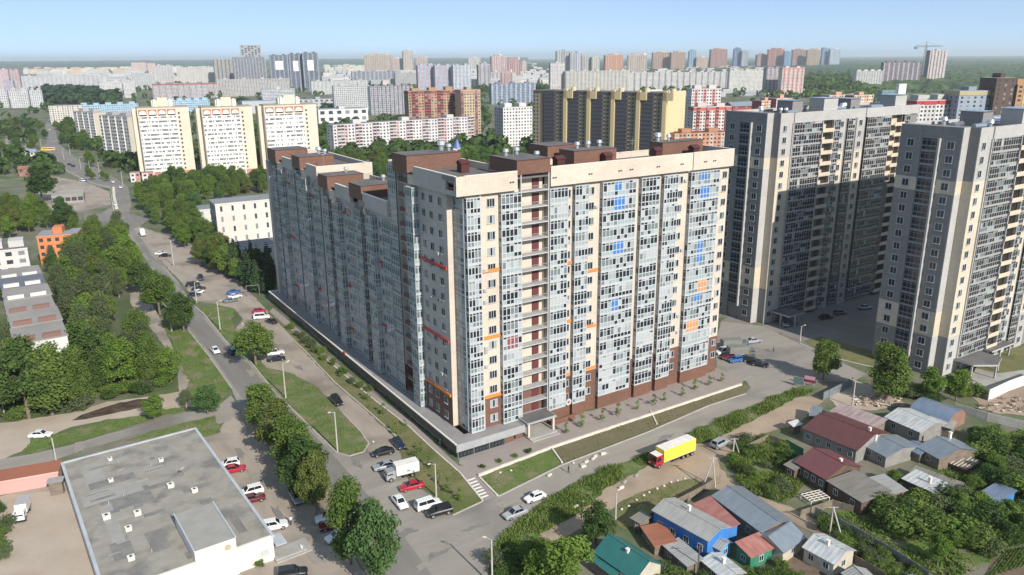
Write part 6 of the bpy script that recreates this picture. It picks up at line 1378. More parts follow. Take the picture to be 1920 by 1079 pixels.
grove([(1530,985),(1560,975),(1640,1020),(1730,1079),(1690,1100),(1600,1040)], 30, ['shrub'], (1.4, 2.4), 'low shrub along the lane beside the long grey fence', 'shrubs along the long fence', (1.2, 1.8), 1.6)
grove([(1195,985),(1225,1000),(1290,1060),(1270,1075),(1210,1010)], 12, ['shrub'], (1.8, 3.0), 'bush between the green roof and the rust-red shed', 'bushes by the green roof', (1.2, 1.7), 1.4)
grove([(1240,1062),(1330,1060),(1420,1080),(1480,1060),(1500,1100),(1230,1110)], 20, ['shrub'], (1.5, 2.6), 'bush in the kitchen garden at the bottom edge', 'bushes at the bottom edge', (1.2, 1.8), 1.8)
grove([(925,1060),(985,1030),(1030,1030),(1000,1110),(940,1110)], 14, ['shrub'], (2, 3.4), 'bush in the corner between junction and dirt track', 'bushes at the junction corner', (1.2, 1.7), 1.8)
grove([(1655,735),(1700,730),(1830,740),(1810,760),(1700,755)], 10, ['shrub', 'bright'], (2.5, 5), 'bush behind the rounded metal garage roof', 'bushes behind the garage', (1.1, 1.5), 2)
grove([(545,612),(640,692),(700,742),(690,745),(620,690),(540,618)], 16, ['shrub'], (1.6, 2.8), 'bush on the lawn strip along the dark podium', 'bushes along the podium', (.9, 1.3), 2)
grove([(-8,960),(8,955),(12,1060),(-8,1070)], 5, ['shrub'], (2.5, 4), 'bush at the left edge of the sandy yard', 'bushes at the left edge', mind=1.5)
q = [(x, y) for x, y in ((600, 668), (640, 708), (690, 752), (720, 780), (760, 800), (790, 850), (820, 905), (842, 925), (805, 880), (780, 860), (740, 815), (860, 940))]
SP = []
for x, y in q: t = tree('sapling', G(x, y), rt.uniform(2.0, 3.6), 'young sapling', 'saplings on the lawn', 1.2); t['kindword'] = 'young sapling'; SP.append(t)
rank_labels(SP, 'the lawn along the podium', 40); SP = []
for k in range(11):
    u = 22 + k * 5.3 + rt.uniform(-.8, .8); v = -8.0 - rt.uniform(0, 1.2); p = Vector((BO[0] + math.cos(BA) * u - math.sin(BA) * v, BO[1] + math.sin(BA) * u + math.cos(BA) * v, 0))
    t = tree('sapling', p, rt.uniform(2.6, 3.8), 'young sapling', 'saplings along the facade', 1.2); t['kindword'] = 'young sapling'; SP.append(t)
rank_labels(SP, 'the paving before the sunny facade', 40); SP = []
for x, y in ((905, 878), (935, 868), (965, 858), (990, 850)): t = tree('shrub', G(x, y), rt.uniform(1.0, 1.6), 'plant', 'plants behind the kerb wall', 1.2); t['kindword'] = 'low green plant'; SP.append(t)
rank_labels(SP, 'the row behind the pale kerb wall', 40)
# tree cover between the far blocks: too many to count
FOOT = [o for o in bpy.data.objects if o.parent is None and o.get('category') in ('apartment building', 'hall', 'building', 'office building')]
FR = []
for o in FOOT:
    ch = [c for c in o.children if c.name.startswith(('wall', 'parapet'))] or ([o] if o.type == 'MESH' else [])
    if not ch: continue
    me = ch[0].data; xs = [v.co.x for v in me.vertices]; ys = [v.co.y for v in me.vertices]
    FR.append((o.location.x, o.location.y, math.cos(o.rotation_euler[2]), math.sin(o.rotation_euler[2]), min(xs) - 4, max(xs) + 4, min(ys) - 5, max(ys) + 4))
AV = [(70,290),(64,276),(80,262),(76,232),(92,215),(110,232),(118,268),(160,298),(200,312),(240,340),(262,420),(200,420),(150,400),(205,352),(170,350),(110,325)]
def city_trees(name, label, n, x0, x1, y0, y1, m, hr, seed, clump=.25):
    r = random.Random(seed); b = MB(); c = 0; tr = 0
    while c < n and tr < n * 30:
        tr += 1; x = r.uniform(x0, x1); y = y0 + (y1 - y0) * r.random() ** .8
        if inside((x, y), AV): continue
        p = G(x, y)
        if noise.noise(Vector((p.x * .006, p.y * .006, 3))) < -clump: continue
        if any(e <= (p.x - a) * cs + (p.y - q) * sn <= f and g <= -(p.x - a) * sn + (p.y - q) * cs <= h for a, q, cs, sn, e, f, g, h in FR): continue
        c += 1; H = r.uniform(*hr); R_ = H * r.uniform(.38, .6); dist = p.length; k = 34 if dist < 1300 else 16
        for i in range(k):
            d = Vector((r.gauss(0, 1), r.gauss(0, 1), r.gauss(.25, 1))).normalized()
            q = p + Vector((d.x * R_, d.y * R_, H * .55 + d.z * H * .42)) * 1.0
            nn = (d + Vector((r.gauss(0, .4), r.gauss(0, .4), r.gauss(.2, .4)))).normalized(); u = nn.orthogonal().normalized(); v = nn.cross(u); s = H * (.22 if k == 34 else .3) * r.uniform(.7, 1.3)
            b.face([q - u * s, q - v * s * .8, q + u * s, q + v * s * .8])
    o = obj(name, b, m); o['kind'] = 'stuff'; tag(o, label, 'trees')
city_trees('far_trees', 'green tree cover between the apartment blocks of the middle distance', 1200, -60, 1980, 172, 330, ML['dark'], (8, 14), 1)
city_trees('far_trees', 'far tree cover between the high-rises below the horizon', 1500, -60, 1980, 124, 174, ML['dark'], (9, 15), 2, .12)
city_trees('far_wood', 'dark wood behind the beige institute hall at upper left', 300, 84, 222, 172, 196, ML['spruce'], (16, 24), 3, 1)
city_trees('far_wood', 'dark green wood left of the white ribbed row at upper right', 460, 1500, 1612, 146, 176, ML['dark'], (16, 24), 4, 1)
city_trees('far_wood', 'brighter tree belt in front of the dark green wood', 260, 1430, 1680, 172, 184, ML['mid'], (9, 14), 5, 1)
city_trees('far_wood', 'dark tree clump behind the dark blue panel row', 170, 885, 1035, 160, 174, ML['dark'], (10, 15), 6, 1)

# ------------------------------------------------------------------ vehicles
CP = {}
def paint(c):
    if c not in CP:
        cols = {'white': (.68, .68, .67), 'silver': (.40, .42, .44), 'grey': (.17, .18, .19), 'black': (.012, .013, .015), 'red': (.36, .012, .025), 'darkred': (.12, .012, .015), 'blue': (.03, .10, .34), 'navy': (.012, .022, .055), 'beige': (.45, .40, .32), 'orange': (.6, .15, .02)}
        m = mat(c + '_car_paint', cols[c], 0.28, spec=0.5, metal=.35 if c in ('silver', 'grey') else 0)
        m.node_tree.nodes['Principled BSDF'].inputs['Coat Weight'].default_value = 0.6; CP[c] = m
    return CP[c]
CG = glass('car_glass', (.012, .014, .017), .04, .6); CT = mat('tyre', (.016, .016, .017), .85); CRM = mat('wheel_rim', (.4, .41, .42), .35, metal=.6); CHL = mat('headlamp', (.6, .62, .64), .15); CTL = mat('tail_lamp', (.35, .015, .012), .25); CBP = CBP
#        L    W    zb   hood  deck  roof  cabin base a,b   roof c,d     hood start
CAR = {'sedan': (4.5, 1.78, .22, .86, .92, 1.45, -1.75, 1.05, -.95, .25), 'hatch': (4.0, 1.72, .22, .9, .98, 1.52, -1.95, .95, -1.55, .2), 'suv': (4.55, 1.86, .28, 1.02, 1.08, 1.72, -2.2, 1.05, -1.9, .35), 'minivan': (4.7, 1.85, .25, 1.0, 1.05, 1.85, -2.3, 1.6, -2.1, .8), 'boxy': (4.1, 1.64, .25, .92, .94, 1.42, -1.45, .85, -1.05, .4)}
CM = {}
def car_parts(kind):
    if kind in CM: return CM[kind]
    L, W, zb, hz, dz, rz, a, b_, c, d = CAR[kind]; h = L / 2; w = W / 2
    m = MB(); secs = [(-h, zb + .2, dz * .8, .84), (-h + .12, zb, dz * .95, .94), (a, zb, dz, 1.0), (0, zb, (dz + hz) / 2 + .01, 1.0), (b_, zb, hz, 1.0), (h - .35, zb, hz * .9, .95), (h - .04, zb + .05, hz * .76, .84), (h, zb + .22, hz * .6, .74)]
    rings = []
    for x, z0, z1, ww in secs:
        q = w * ww; rings.append([(x, -q * .92, z0), (x, -q, z0 + (z1 - z0) * .3), (x, -q * .99, z0 + (z1 - z0) * .8), (x, -q * .86, z1), (x, q * .86, z1), (x, q * .99, z0 + (z1 - z0) * .8), (x, q, z0 + (z1 - z0) * .3), (x, q * .92, z0)])
    for r0, r1 in zip(rings, rings[1:]):
        for k in range(8): m.face([r0[k], r0[(k + 1) % 8], r1[(k + 1) % 8], r1[k]][::-1], 1 if k == 7 else 0)
    m.face(rings[0]); m.face(rings[-1][::-1])
    # cabin shell: roof and pillars
    B0 = [(a, -w * .86, dz - .03), (b_, -w * .86, hz - .03), (b_, w * .86, hz - .03), (a, w * .86, dz - .03)]; T0 = [(c, -w * .68, rz), (d, -w * .68, rz), (d, w * .68, rz), (c, w * .68, rz)]
    for k in range(4): m.face([B0[k], B0[(k + 1) % 4], T0[(k + 1) % 4], T0[k]])
    m.face(T0); body = m
    def inset(P, mx, my0, my1, off):
        P = [Vector(p) for p in P]; n = (P[1] - P[0]).cross(P[3] - P[0]).normalized() * off
        bl = lambda u, v: (P[0].lerp(P[1], u)).lerp(P[3].lerp(P[2], u), v) + n
        return [bl(mx, my0), bl(1 - mx, my0), bl(1 - mx, my1), bl(mx, my1)]
    F = [[B0[k], B0[(k + 1) % 4], T0[(k + 1) % 4], T0[k]] for k in range(4)]
    def gl(P, mx, nm, two=False):
        q = MB()
        if two:
            e = inset(P, mx, .16, .9, .012); A, B_, C_, D = e; f = .49
            q.face([A, A.lerp(B_, f), D.lerp(C_, f), D]); q.face([A.lerp(B_, 1 - f), B_, C_, D.lerp(C_, 1 - f)])
        else: q.face(inset(P, mx, .12, .93, .012))
        return q.mesh(nm, [CG])
    wnd = [('windscreen', gl(F[1], .07, 'windscreen')), ('rear_window', gl(F[3], .1, 'rear_window')), ('side_window', gl(F[0], .07, 'side_window', True)), ('side_window', gl(F[2], .07, 'side_window', True))]
    wm = MB(); R0 = .33 if kind != 'suv' else .38
    wm.tube((0, -.1, 0), (0, .1, 0), R0, n=14, m=0); wm.tube((0, -.112, 0), (0, .112, 0), R0 * .62, n=10, m=1)
    wheel = wm.mesh('wheel', [CT, CRM])
    hl = MB(); hl.box(-.12, .04, -.2, .2, -.07, .08); HLm = hl.mesh('headlight', [CHL]); tl = MB(); tl.box(-.03, .08, -.16, .16, -.1, .1); TLm = tl.mesh('tail_light', [CTL])
    bodies = {}
    CM[kind] = (body, bodies, wnd, wheel, HLm, TLm, (h, w, zb, hz, dz, R0)); return CM[kind]
def car(px, py, ang, kind, col, label, group='cars standing or driving round the blocks', sc=1.0):
    body, bodies, wnd, wheel, HLm, TLm, (h, w, zb, hz, dz, R0) = car_parts(kind)
    if col not in bodies: bodies[col] = body.mesh('car_body', [paint(col), CBP])
    t = thing('car', label, 'car', G(px, py, 0) + Vector((0, 0, .07)), R(ang), group); t.scale = (sc,) * 3
    obj('body', bodies[col], parent=t)
    for nm, me in wnd: obj(nm, me, parent=t)
    for x in (-h * .6, h * .62):
        for y in (-w * .88, w * .88): obj('wheel', wheel, parent=t, loc=(x, y, R0))
    for y in (-w * .6, w * .6):
        obj('headlight', HLm, parent=t, loc=(h - .06, y, hz * .66)); obj('tail_light', TLm, parent=t, loc=(-h + .02, y, dz * .72))
    return t
S_ = 1.12
for a in [
 (966, 968, 213, 'sedan', 'silver', 'silver sedan on the right road beside the weedy bank'), (1003, 938, 213, 'boxy', 'white', 'boxy white car on the right road behind the silver sedan'),
 (1350, 837, 40, 'suv', 'silver', 'silver car parked by the pole pair past the yellow lorry'), (772, 917, 205, 'sedan', 'red', 'bright red sedan parked between the white box lorry and the lamp post'),
 (750, 947, 300, 'sedan', 'white', 'white sedan with dark roof driving past the red sedan'), (803, 952, 30, 'minivan', 'white', 'white people carrier parked beside the black car at the lawn corner'),
 (824, 965, 205, 'suv', 'black', 'black car parked at the lawn corner next to the white people carrier'), (722, 879, 205, 'sedan', 'silver', 'silver sedan parked right beside the white box lorry'),
 (718, 853, 205, 'sedan', 'black', 'long black sedan parked between the silver sedan and the dark blue car'), (748, 838, 300, 'hatch', 'navy', 'dark blue car parked with its side to the lawn kerb'),
 (632, 757, 302, 'suv', 'black', 'lone black car on the dusty service road'), (404, 661, 305, 'sedan', 'white', 'white car driving alone on the main road'),
 (436, 663, 125, 'hatch', 'navy', 'dark blue car on the main road beside the round tree'), (517, 666, 20, 'suv', 'white', 'white car parked right of the lone round tree'), (519, 677, 20, 'sedan', 'black', 'black car parked in front of the white one by the lone tree'),
 (487, 587, 15, 'hatch', 'red', 'red car at the far end of the podium'), (491, 598, 15, 'minivan', 'white', 'white van parked before the red car by the podium end'), (509, 606, 140, 'sedan', 'black', 'black car beside the white van by the podium end'),
 (439, 551, 30, 'sedan', 'blue', 'blue car, farther one at the service road bend'), (441, 559, 30, 'sedan', 'white', 'white car beside the blue one at the service road bend'), (433, 567, 30, 'sedan', 'grey', 'grey car nearest of the three at the service road bend'),
 (362, 537, 20, 'suv', 'black', 'black car, farthest of the cluster by the main road kerb'), (373, 544, 20, 'sedan', 'black', 'black sedan in the middle of the cluster by the main road kerb'), (365, 556, 20, 'hatch', 'navy', 'navy car, nearest of the cluster by the main road kerb'), (374, 551, 70, 'hatch', 'white', 'white car squeezed in the cluster by the main road kerb'),
 (377, 525, 300, 'suv', 'navy', 'dark car alone in the middle of the upper service road'), (302, 478, 10, 'sedan', 'white', 'white car by the kerb far up the main road'), (310, 482, 10, 'sedan', 'black', 'black car beside the white one far up the main road'),
 (430, 875, 200, 'hatch', 'white', 'white car beside the red one at the shop wall'), (439, 885, 20, 'sedan', 'red', 'red car beside the white one at the shop wall, upper pair'), (470, 928, 210, 'suv', 'white', 'white off-roader at the shop wall, second pair'), (474, 941, 25, 'sedan', 'darkred', 'dark red car half hidden behind the white off-roader'),
 (514, 992, 20, 'suv', 'white', 'white car at the lower right corner of the shop'), (556, 938, 300, 'sedan', 'silver', 'silver car in the shade under the road-side trees'), (617, 977, 200, 'suv', 'white', 'white car beside the big tree at the bottom, uppermost of three'), (624, 990, 205, 'sedan', 'darkred', 'dark red car between two white ones by the big tree'), (633, 1012, 215, 'hatch', 'white', 'small white car, lowest of three by the big tree'),
 (549, 1082, 15, 'suv', 'black', 'dark car cut off by the bottom edge'), (77, 820, 5, 'sedan', 'white', 'white car alone on the yard grass at left'),
 (1357, 664, 200, 'minivan', 'white', 'white van at the right end of the cream block'), (1366, 673, 200, 'sedan', 'darkred', 'dark red car between the white van and the blue car'), (1379, 679, 200, 'hatch', 'blue', 'bright blue car by the right end of the cream block'), (1409, 680, 330, 'suv', 'black', 'black off-roader right of the bright blue car'), (1424, 687, 330, 'sedan', 'black', 'black sedan beside the black off-roader'), (1413, 643, 20, 'sedan', 'silver', 'silver car passing behind the grey box vans'),
 (1471, 611, 265, 'hatch', 'silver', 'pale car under the grey tower canopy'), (1548, 598, 20, 'sedan', 'black', 'dark car in the shade of the tower yard'), (1575, 590, 20, 'hatch', 'grey', 'grey car in the shade of the tower yard'), (1622, 580, 20, 'sedan', 'silver', 'silver car in the shade of the tower yard, nearest the right tower'),
 (247, 472, 300, 'hatch', 'silver', 'small silver car in the gap of trees by the footpath top') , (234, 433, 120, 'sedan', 'black', 'black car on the main road near the crossing')]:
    car(*a, sc=S_)
DC = []
for k, (x, y, an, kd, c) in enumerate(((212, 343, 300, 'sedan', 'white'), (226, 353, 300, 'sedan', 'white'), (155, 341, 320, 'minivan', 'white'), (112, 314, 320, 'minivan', 'white'), (118, 319, 320, 'sedan', 'silver'), (130, 310, 140, 'sedan', 'black'), (137, 313, 140, 'hatch', 'navy'), (105, 302, 320, 'sedan', 'white'), (88, 293, 320, 'hatch', 'grey'), (160, 340, 320, 'hatch', 'blue'), (98, 262, 110, 'sedan', 'silver'), (94, 245, 110, 'sedan', 'white'), (216, 385, 120, 'sedan', 'white'), (38, 300, 10, 'sedan', 'white'), (50, 302, 10, 'hatch', 'silver'))):
    t = car(x, y, an, kd, c, 'car', 'distant cars on the avenue', S_); t['kindword'] = 'small distant ' + c + ' car'; DC.append(t)
rank_labels(DC, 'the traffic on the avenue', 40)

def box_truck(label, px, py, ang, cab, body, Lb, Wb, Hb, long=False, roofc=None, name='box_lorry', side=None):
    t = thing(name, label, 'lorry', G(px, py), R(ang)); z0 = 1.05
    b = MB(); b.box(-Lb, 0, -Wb/2, Wb/2, z0, z0 + Hb, 0, 1); b.box(-Lb - .03, -Lb, -Wb/2 + .05, Wb/2 - .05, z0 + .05, z0 + Hb - .05, 2); b.box(-Lb, 0, -Wb/2 - .03, Wb/2 + .03, z0, z0 + .12, 2)
    obj('cargo_box', b, [body, roofc or body, MW['rail']], parent=t)
    b = MB(); hb = 2.75 if long else 2.1
    b.prism([(.15, -Wb*.46), (2.1, -Wb*.46), (2.1, Wb*.46), (.15, Wb*.46)], .55, 1.55); m_ = b
    m_.face([(.15, -Wb*.46, 1.55), (2.1, -Wb*.46, 1.55), (1.85, -Wb*.44, hb + .2), (.15, -Wb*.44, hb + .3)]); m_.face([(2.1, Wb*.46, 1.55), (.15, Wb*.46, 1.55), (.15, Wb*.44, hb + .3), (1.85, Wb*.44, hb + .2)])
    m_.face([(2.1, -Wb*.46, 1.55), (2.1, Wb*.46, 1.55), (1.85, Wb*.44, hb + .2), (1.85, -Wb*.44, hb + .2)]); m_.face([(.15, -Wb*.44, hb + .3), (1.85, -Wb*.44, hb + .2), (1.85, Wb*.44, hb + .2), (.15, Wb*.44, hb + .3)], 1); m_.face([(.15, Wb*.46, .6), (.15, -Wb*.46, .6), (.15, -Wb*.44, hb + .3), (.15, Wb*.44, hb + .3)])
    obj('cab', m_, [cab, side or cab], parent=t)
    b = MB(); b.face([(2.112, -Wb*.4, 1.62), (2.112, Wb*.4, 1.62), (1.9, Wb*.39, hb - .05), (1.9, -Wb*.39, hb - .05)]); obj('windscreen', b, CG, parent=t)
    for s in (-1, 1):
        b = MB(); q = [(.7, s * Wb * .4665, 1.65), (1.95, s * Wb * .4665, 1.65), (1.75, s * Wb * .456, hb - .2), (.7, s * Wb * .454, hb - .2)]; b.face(q if s < 0 else q[::-1]); obj('side_window', b, CG, parent=t)
        b = MB(); b.box(2.1, 2.14, s * Wb*.33 - .2, s * Wb*.33 + .2, .8, 1.05); obj('headlight', b, CHL, parent=t)
        for x in ([1.2, -Lb*.62, -Lb*.76, -Lb*.9] if long else [1.2, -Lb*.7]):
            b = MB(); b.tube((x, s * Wb*.36, .5), (x, s * Wb*.49, .5), .5, n=14); b.tube((x, s * Wb*.36, .5), (x, s * Wb*.5, .5), .28, n=10, m=1); obj('wheel', b, [CT, CRM], parent=t)
    b = MB(); b.box(-Lb, 2.0, -.5, .5, .55, z0); b.box(-Lb*.5, -Lb*.3, -Wb*.45, Wb*.45, .4, .95); b.box(1.9, 2.16, -Wb*.46, Wb*.46, .4, .75); obj('chassis', b, CBP, parent=t)
    return t
YEL_ = mat('yellow_tarpaulin', (.80, .60, .07), .6, (.74, .52, .06), .5); WT = mat('white_box_panel', (.70, .67, .63), .5, (.6, .56, .52), .8)
box_truck('big lorry with red cab, yellow box side and white roof on the dirt track', 1236, 872, 214, paint('red'), YEL_, 9.6, 2.6, 2.9, True, WT, side=WT)
box_truck('white box lorry with silver cab parked on the lawn side', 741, 898, 207, paint('silver'), WT, 5.0, 2.3, 2.3)
box_truck('small white box van standing alone in the sandy yard', 42, 972, 290, paint('white'), WT, 3.6, 2.0, 1.9, roofc=MW['rail'])
box_truck('white van with box body by the kerb far up the main road', 268, 443, 300, paint('white'), WT, 4.4, 2.2, 2.2)
GB = mat('grey_green_box', (.16, .165, .15), .6, (.2, .2, .18), .6)
box_truck('grey box van, farther of two beside the blue car', 1388, 655, 10, paint('grey'), GB, 6.0, 2.4, 2.4); box_truck('grey box van, nearer of two beside the blue car', 1400, 668, 12, paint('grey'), GB, 6.0, 2.4, 2.4)
t = thing('bus', 'yellow bus far up the avenue at upper left', 'bus', G(91, 283), R(10)); b = MB(); b.box(-6, 6, -1.25, 1.25, .5, 3.1); obj('body', b, YEL_, parent=t); b = MB(); b.box(-5.8, 5.8, -1.28, 1.28, 1.6, 2.5); obj('window_band', b, CG, parent=t)
for x in (-4, 4): b = MB(); b.tube((x, -1.3, .5), (x, 1.3, .5), .5, n=12); obj('wheel', b, CT, parent=t)

# ------------------------------------------------------------------ poles, fences, people, small things
MPO = mat('concrete_pole', (.46, .44, .39), .85, (.38, .36, .32), .8); MPW = mat('weathered_wood_pole', (.36, .33, .29), .9)
def lamp(label, x, yb, yt, arm=120, lean=0.0, group='street lamps by the roads'):
    p = G(x, yb); h = height_at(p, yt); t = thing('street_lamp', label, 'street lamp', p, R(arm), group)
    b = MB(); b.tube((0, 0, -.1), (lean, 0, h), .19, .12, 8); obj('pole', b, MPO, parent=t)
    b = MB(); b.tube((lean, 0, h - .15), (lean + 1.0, 0, h + .2), .05, .04, 6); obj('arm', b, MW['rail'], parent=t)
    b = MB(); b.box(lean + .9, lean + 1.5, -.13, .13, h + .14, h + .26); obj('lamp_head', b, MW['cap'], parent=t)
for a in (('concrete lamp post at the tip of the grass verge', 633, 847, 773, 210), ('concrete lamp post on the lawn beside the red sedan', 818, 932, 870, 200), ('concrete lamp post on the dusty strip beside the lone tree', 536, 747, 682, 30), ('lamp post on the upper grass verge by the parked cars', 413, 618, 566, 30), ('lamp post beside the black cars at the kerb', 369, 568, 530, 30), ('lamp post at the kerb by the white and black pair of cars', 326, 500, 452, 30), ('lamp post beside the stony grass right of the dark tree', 1154, 975, 926, 60), ('tall lamp post on the corner of junction and dirt track', 923, 1098, 1012, 160), ('pale leaning lamp post beside the rust red shed at left', 106, 868, 822, 140), ('lamp post in front of the pink striped roof', 1598, 763, 716, 120), ('lamp post by the wood edge far up the footpath', 277, 556, 520, 30), ('lamp post beside the farther grey tower canopy', 1500, 640, 612, 20)): lamp(*a)
for k, (x, y, y2) in enumerate(((187, 330, 305), (170, 328, 302), (152, 318, 296), (120, 300, 280), (78, 280, 262), (132, 292, 270), (231, 352, 322), (213, 395, 358))): lamp('thin distant lamp post along the avenue', x, y, y2, 30, group='distant lamp posts on the avenue')
def pole_pair(label, f1, f2, top):
    p, q = G(*f1), G(*f2); h = height_at(p, top[1]); tp = p + Vector((0, 0, h)); t = thing('utility_pole', label, 'utility pole', p, 0, 'strutted utility poles')
    o = Vector(p)
    # solve head position over the first foot so that it meets the photographed head
    d = FW + RT * ((top[0] - 960) / CAM_F) + UP * ((539.5 - top[1]) / CAM_F); s = (h - CAM_H) / d.z; hd = Vector((d.x * s, d.y * s, h))
    if (hd - p).length > h * 1.35: hd = tp
    b = MB(); b.tube((0, 0, -.1), hd - o, .17, .12, 7); obj('pole', b, MPO, parent=t)
    b = MB(); b.tube(q - o, (hd - o) * .96, .15, .12, 7); obj('strut', b, MPO, parent=t)
    b = MB(); b.box(hd.x - o.x - .9, hd.x - o.x + .9, hd.y - o.y - .06, hd.y - o.y + .06, h - .25, h - .13); obj('crossarm', b, MPW, parent=t)
pole_pair('strutted utility pole beside the stony grass and the lane', (1318, 912), (1341, 914), (1338, 858)); pole_pair('strutted utility pole in the weeds by the silver car', (1373, 866), (1386, 851), (1377, 822)); pole_pair('strutted utility pole between fence and silver roofed cabin', (1555, 1004), (1580, 1014), (1563, 950))
t = thing('utility_pole', 'dark single pole in front of the blue house end', 'utility pole', G(1308, 1079)); b = MB(); b.tube((0, 0, 0), (0, 0, 6), .14, .1, 7); b.box(-.7, .7, -.05, .05, 5.5, 5.62); obj('pole', b, WLM['brown'], parent=t)
# gate frame at the end of the podium
t = thing('gate_frame', 'grey steel gate frame before the dark hedge at the podium end', 'gate', G(463, 556), R(20)); b = MB(); b.box(-.12, .12, -.12, .12, 0, 3.8); b.box(4.4, 4.64, -.12, .12, 0, 3.8); b.box(-.12, 4.64, -.1, .1, 3.8, 4.05); obj('frame', b, mat('dark_steel', (.12, .12, .125), .6), parent=t)
def fence(label, pix, h, m, pw=2.4, th=.08, post=True, group=None, cat='fence'):
    pts = wp(pix); t = thing('fence', label, cat, pts[0], 0, group); o = pts[0]
    for p, q in zip(pts, pts[1:]):
        L = (q - p).length; n = max(1, int(round(L / pw))); a = math.atan2(q.y - p.y, q.x - p.x); w = L / n
        b = MB(); b.box(.04, w - .04, -th / 2, th / 2, .06, h); b.box(.04, w - .04, -th / 2 - .025, th / 2 + .025, h * .3, h * .3 + .1); b.box(.04, w - .04, -th / 2 - .025, th / 2 + .025, h * .75, h * .75 + .1); me = b.mesh('fence_panel', [m])
        b = MB(); b.box(-.07, .07, -.09, .09, 0, h + .08); mp = b.mesh('fence_post', [m])
        for k in range(n):
            c = p.lerp(q, k / n) - o; obj('fence_panel', me, parent=t, loc=c, rz=a); obj('fence_post', mp, parent=t, loc=c, rz=a)
FM = {'grey': mat('grey_fence', (.22, .225, .22), .7, (.17, .17, .165), .5), 'conc': mat('concrete_fence', (.46, .44, .41), .85, (.36, .345, .32), .5), 'green': mat('green_fence', (.03, .16, .09), .6), 'wood': WLM['wood'], 'white': MS['white'], 'sheet': RFM['grey']}
fence('long grey board fence running down to the bottom edge at right', [(1527, 968), (1600, 1005), (1680, 1052), (1740, 1092)], 2.0, FM['grey'])
fence('dark board fence along the stony grass above the blue house', [(1190, 1000), (1225, 975), (1320, 925), (1350, 906)], 1.9, FM['wood'])
fence('pale concrete panel fence at the right edge above the gardens', [(1790, 772), (1850, 790), (1940, 812)], 2.2, FM['conc'], 2.8, .14)
fence('whitish high wall at the right edge by the builders yard', [(1852, 752), (1890, 734), (1950, 712)], 3.0, FM['white'], 3.5, .2, cat='wall')
fence('grey sheet fence panel behind the pink striped roof', [(1543, 752), (1570, 738), (1598, 723)], 2.3, FM['sheet'])
fence('green fence beside the overgrown garden', [(1474, 838), (1506, 856)], 1.8, FM['green'])
fence('weathered fence between overgrown garden and maroon roofed house', [(1400, 845), (1440, 826), (1474, 838)], 1.5, FM['wood'])
fence('old plank fence below the silver roofed cabin', [(1590, 1050), (1660, 1090)], 1.6, FM['wood'])
fence('rickety fence by the slate barn and the lane', [(1500, 970), (1560, 950), (1600, 962)], 1.5, FM['wood'])
# billboard
t = thing('billboard', 'small pink and dark red billboard at the bend of the right road', 'billboard', G(1517, 724), R(-30)); b = MB(); b.box(-1.5, 1.5, -.1, .1, 1.0, 2.9); b.box(-1.35, 1.35, -.13, -.1, 1.8, 2.8, 1); obj('board', b, [mat('dark_red_board', (.17, .03, .06), .6), mat('pink_print', (.42, .28, .32), .5)], parent=t)
for x in (-1.2, 1.2): b = MB(); b.box(x - .08, x + .08, -.05, .05, 0, 1.0); obj('leg', b, MW['rail'], parent=t)
t = thing('notice_board', 'grey-green notice board left of the small billboard', 'board', G(1496, 725), R(-30)); b = MB(); b.box(-1.2, 1.2, -.08, .08, .6, 2.6); b.box(-1.0, -.9, -.05, .05, 0, .6); b.box(.9, 1.0, -.05, .05, 0, .6); obj('board', b, mat('green_grey_board', (.1, .15, .14), .6), parent=t)
# concrete blocks, stones, rubble
rb = random.Random(21); BLK = []
for k in range(3):
    b = MB(); b.prism([(-.6, -.2), (.6, -.22), (.57, .2), (-.57, .22)], 0, .32 + .08 * k); BLK.append(b.mesh('concrete_block', [MT['kerbwhite'] if k else MT['concrete']]))
KB = []
for x, y in ((1091, 872), (1099, 868), (1112, 862), (1116, 858), (1131, 853), (1094, 877), (1136, 851), (1165, 917), (1171, 906), (1193, 894), (1096, 944), (1080, 953), (1030, 893)):
    o = obj('concrete_block', rb.choice(BLK), loc=G(x, y) + Vector((0, 0, .05)), rz=R(rb.uniform(20, 60))); tag(o, 'block', 'block', 'concrete blocks along the road'); o['kindword'] = 'pale concrete block'; KB.append(o)
rank_labels(KB, 'the blocks along the right road', 40); KB = []
ST = []
for k in range(3):
    me = bpy.data.meshes.new('white_stone'); bm = bmesh.new(); bmesh.ops.create_icosphere(bm, subdivisions=1, radius=.32)
    for v in bm.verts: v.co *= rb.uniform(.75, 1.2); v.co.z = v.co.z * .7 + .2
    bm.to_mesh(me); bm.free(); me.materials.append(MT['kerbwhite']); ST.append(me)
for x, y in ((1166, 957), (1179, 951), (1193, 939), (1207, 931), (1217, 925), (1232, 918), (1245, 913), (1258, 906), (1270, 903), (1284, 899)):
    o = obj('white_stone', rb.choice(ST), loc=G(x, y), rz=rb.uniform(0, 6)); tag(o, 'stone', 'stone', 'white stones along the stony grass'); o['kindword'] = 'white stone'; KB.append(o)
rank_labels(KB, 'the dotted line on the stony grass', 40)
for x, y in ((640, 757), (700, 830), (1075, 870), (938, 888), (958, 884), (1375, 640), (1362, 638), (1352, 640), (455, 609), (541, 678)):
    o = obj('white_stone', rb.choice(ST), loc=G(x, y), rz=rb.uniform(0, 6)); tag(o, 'stray white stone or sack lying on open ground', 'stone', 'stray white stones')
b = MB(); RC = [WLM['brick'], WLM['wood'], MT['kerbwhite'], WLM['pale']]
for k in range(130):
    p = G(rb.uniform(1600, 1690), rb.uniform(742, 765)) if k < 70 else G(rb.uniform(1835, 1935), rb.uniform(748, 775)); s = rb.uniform(.15, .6); b.T = Matrix.Translation((p.x, p.y, rb.uniform(0, .5))) @ Matrix.Rotation(rb.uniform(0, 3), 4, 'Z') @ Matrix.Rotation(rb.uniform(-.5, .5), 4, 'X'); b.box(-s, s, -s * .4, s * .4, 0, s * .4, rb.randrange(4))
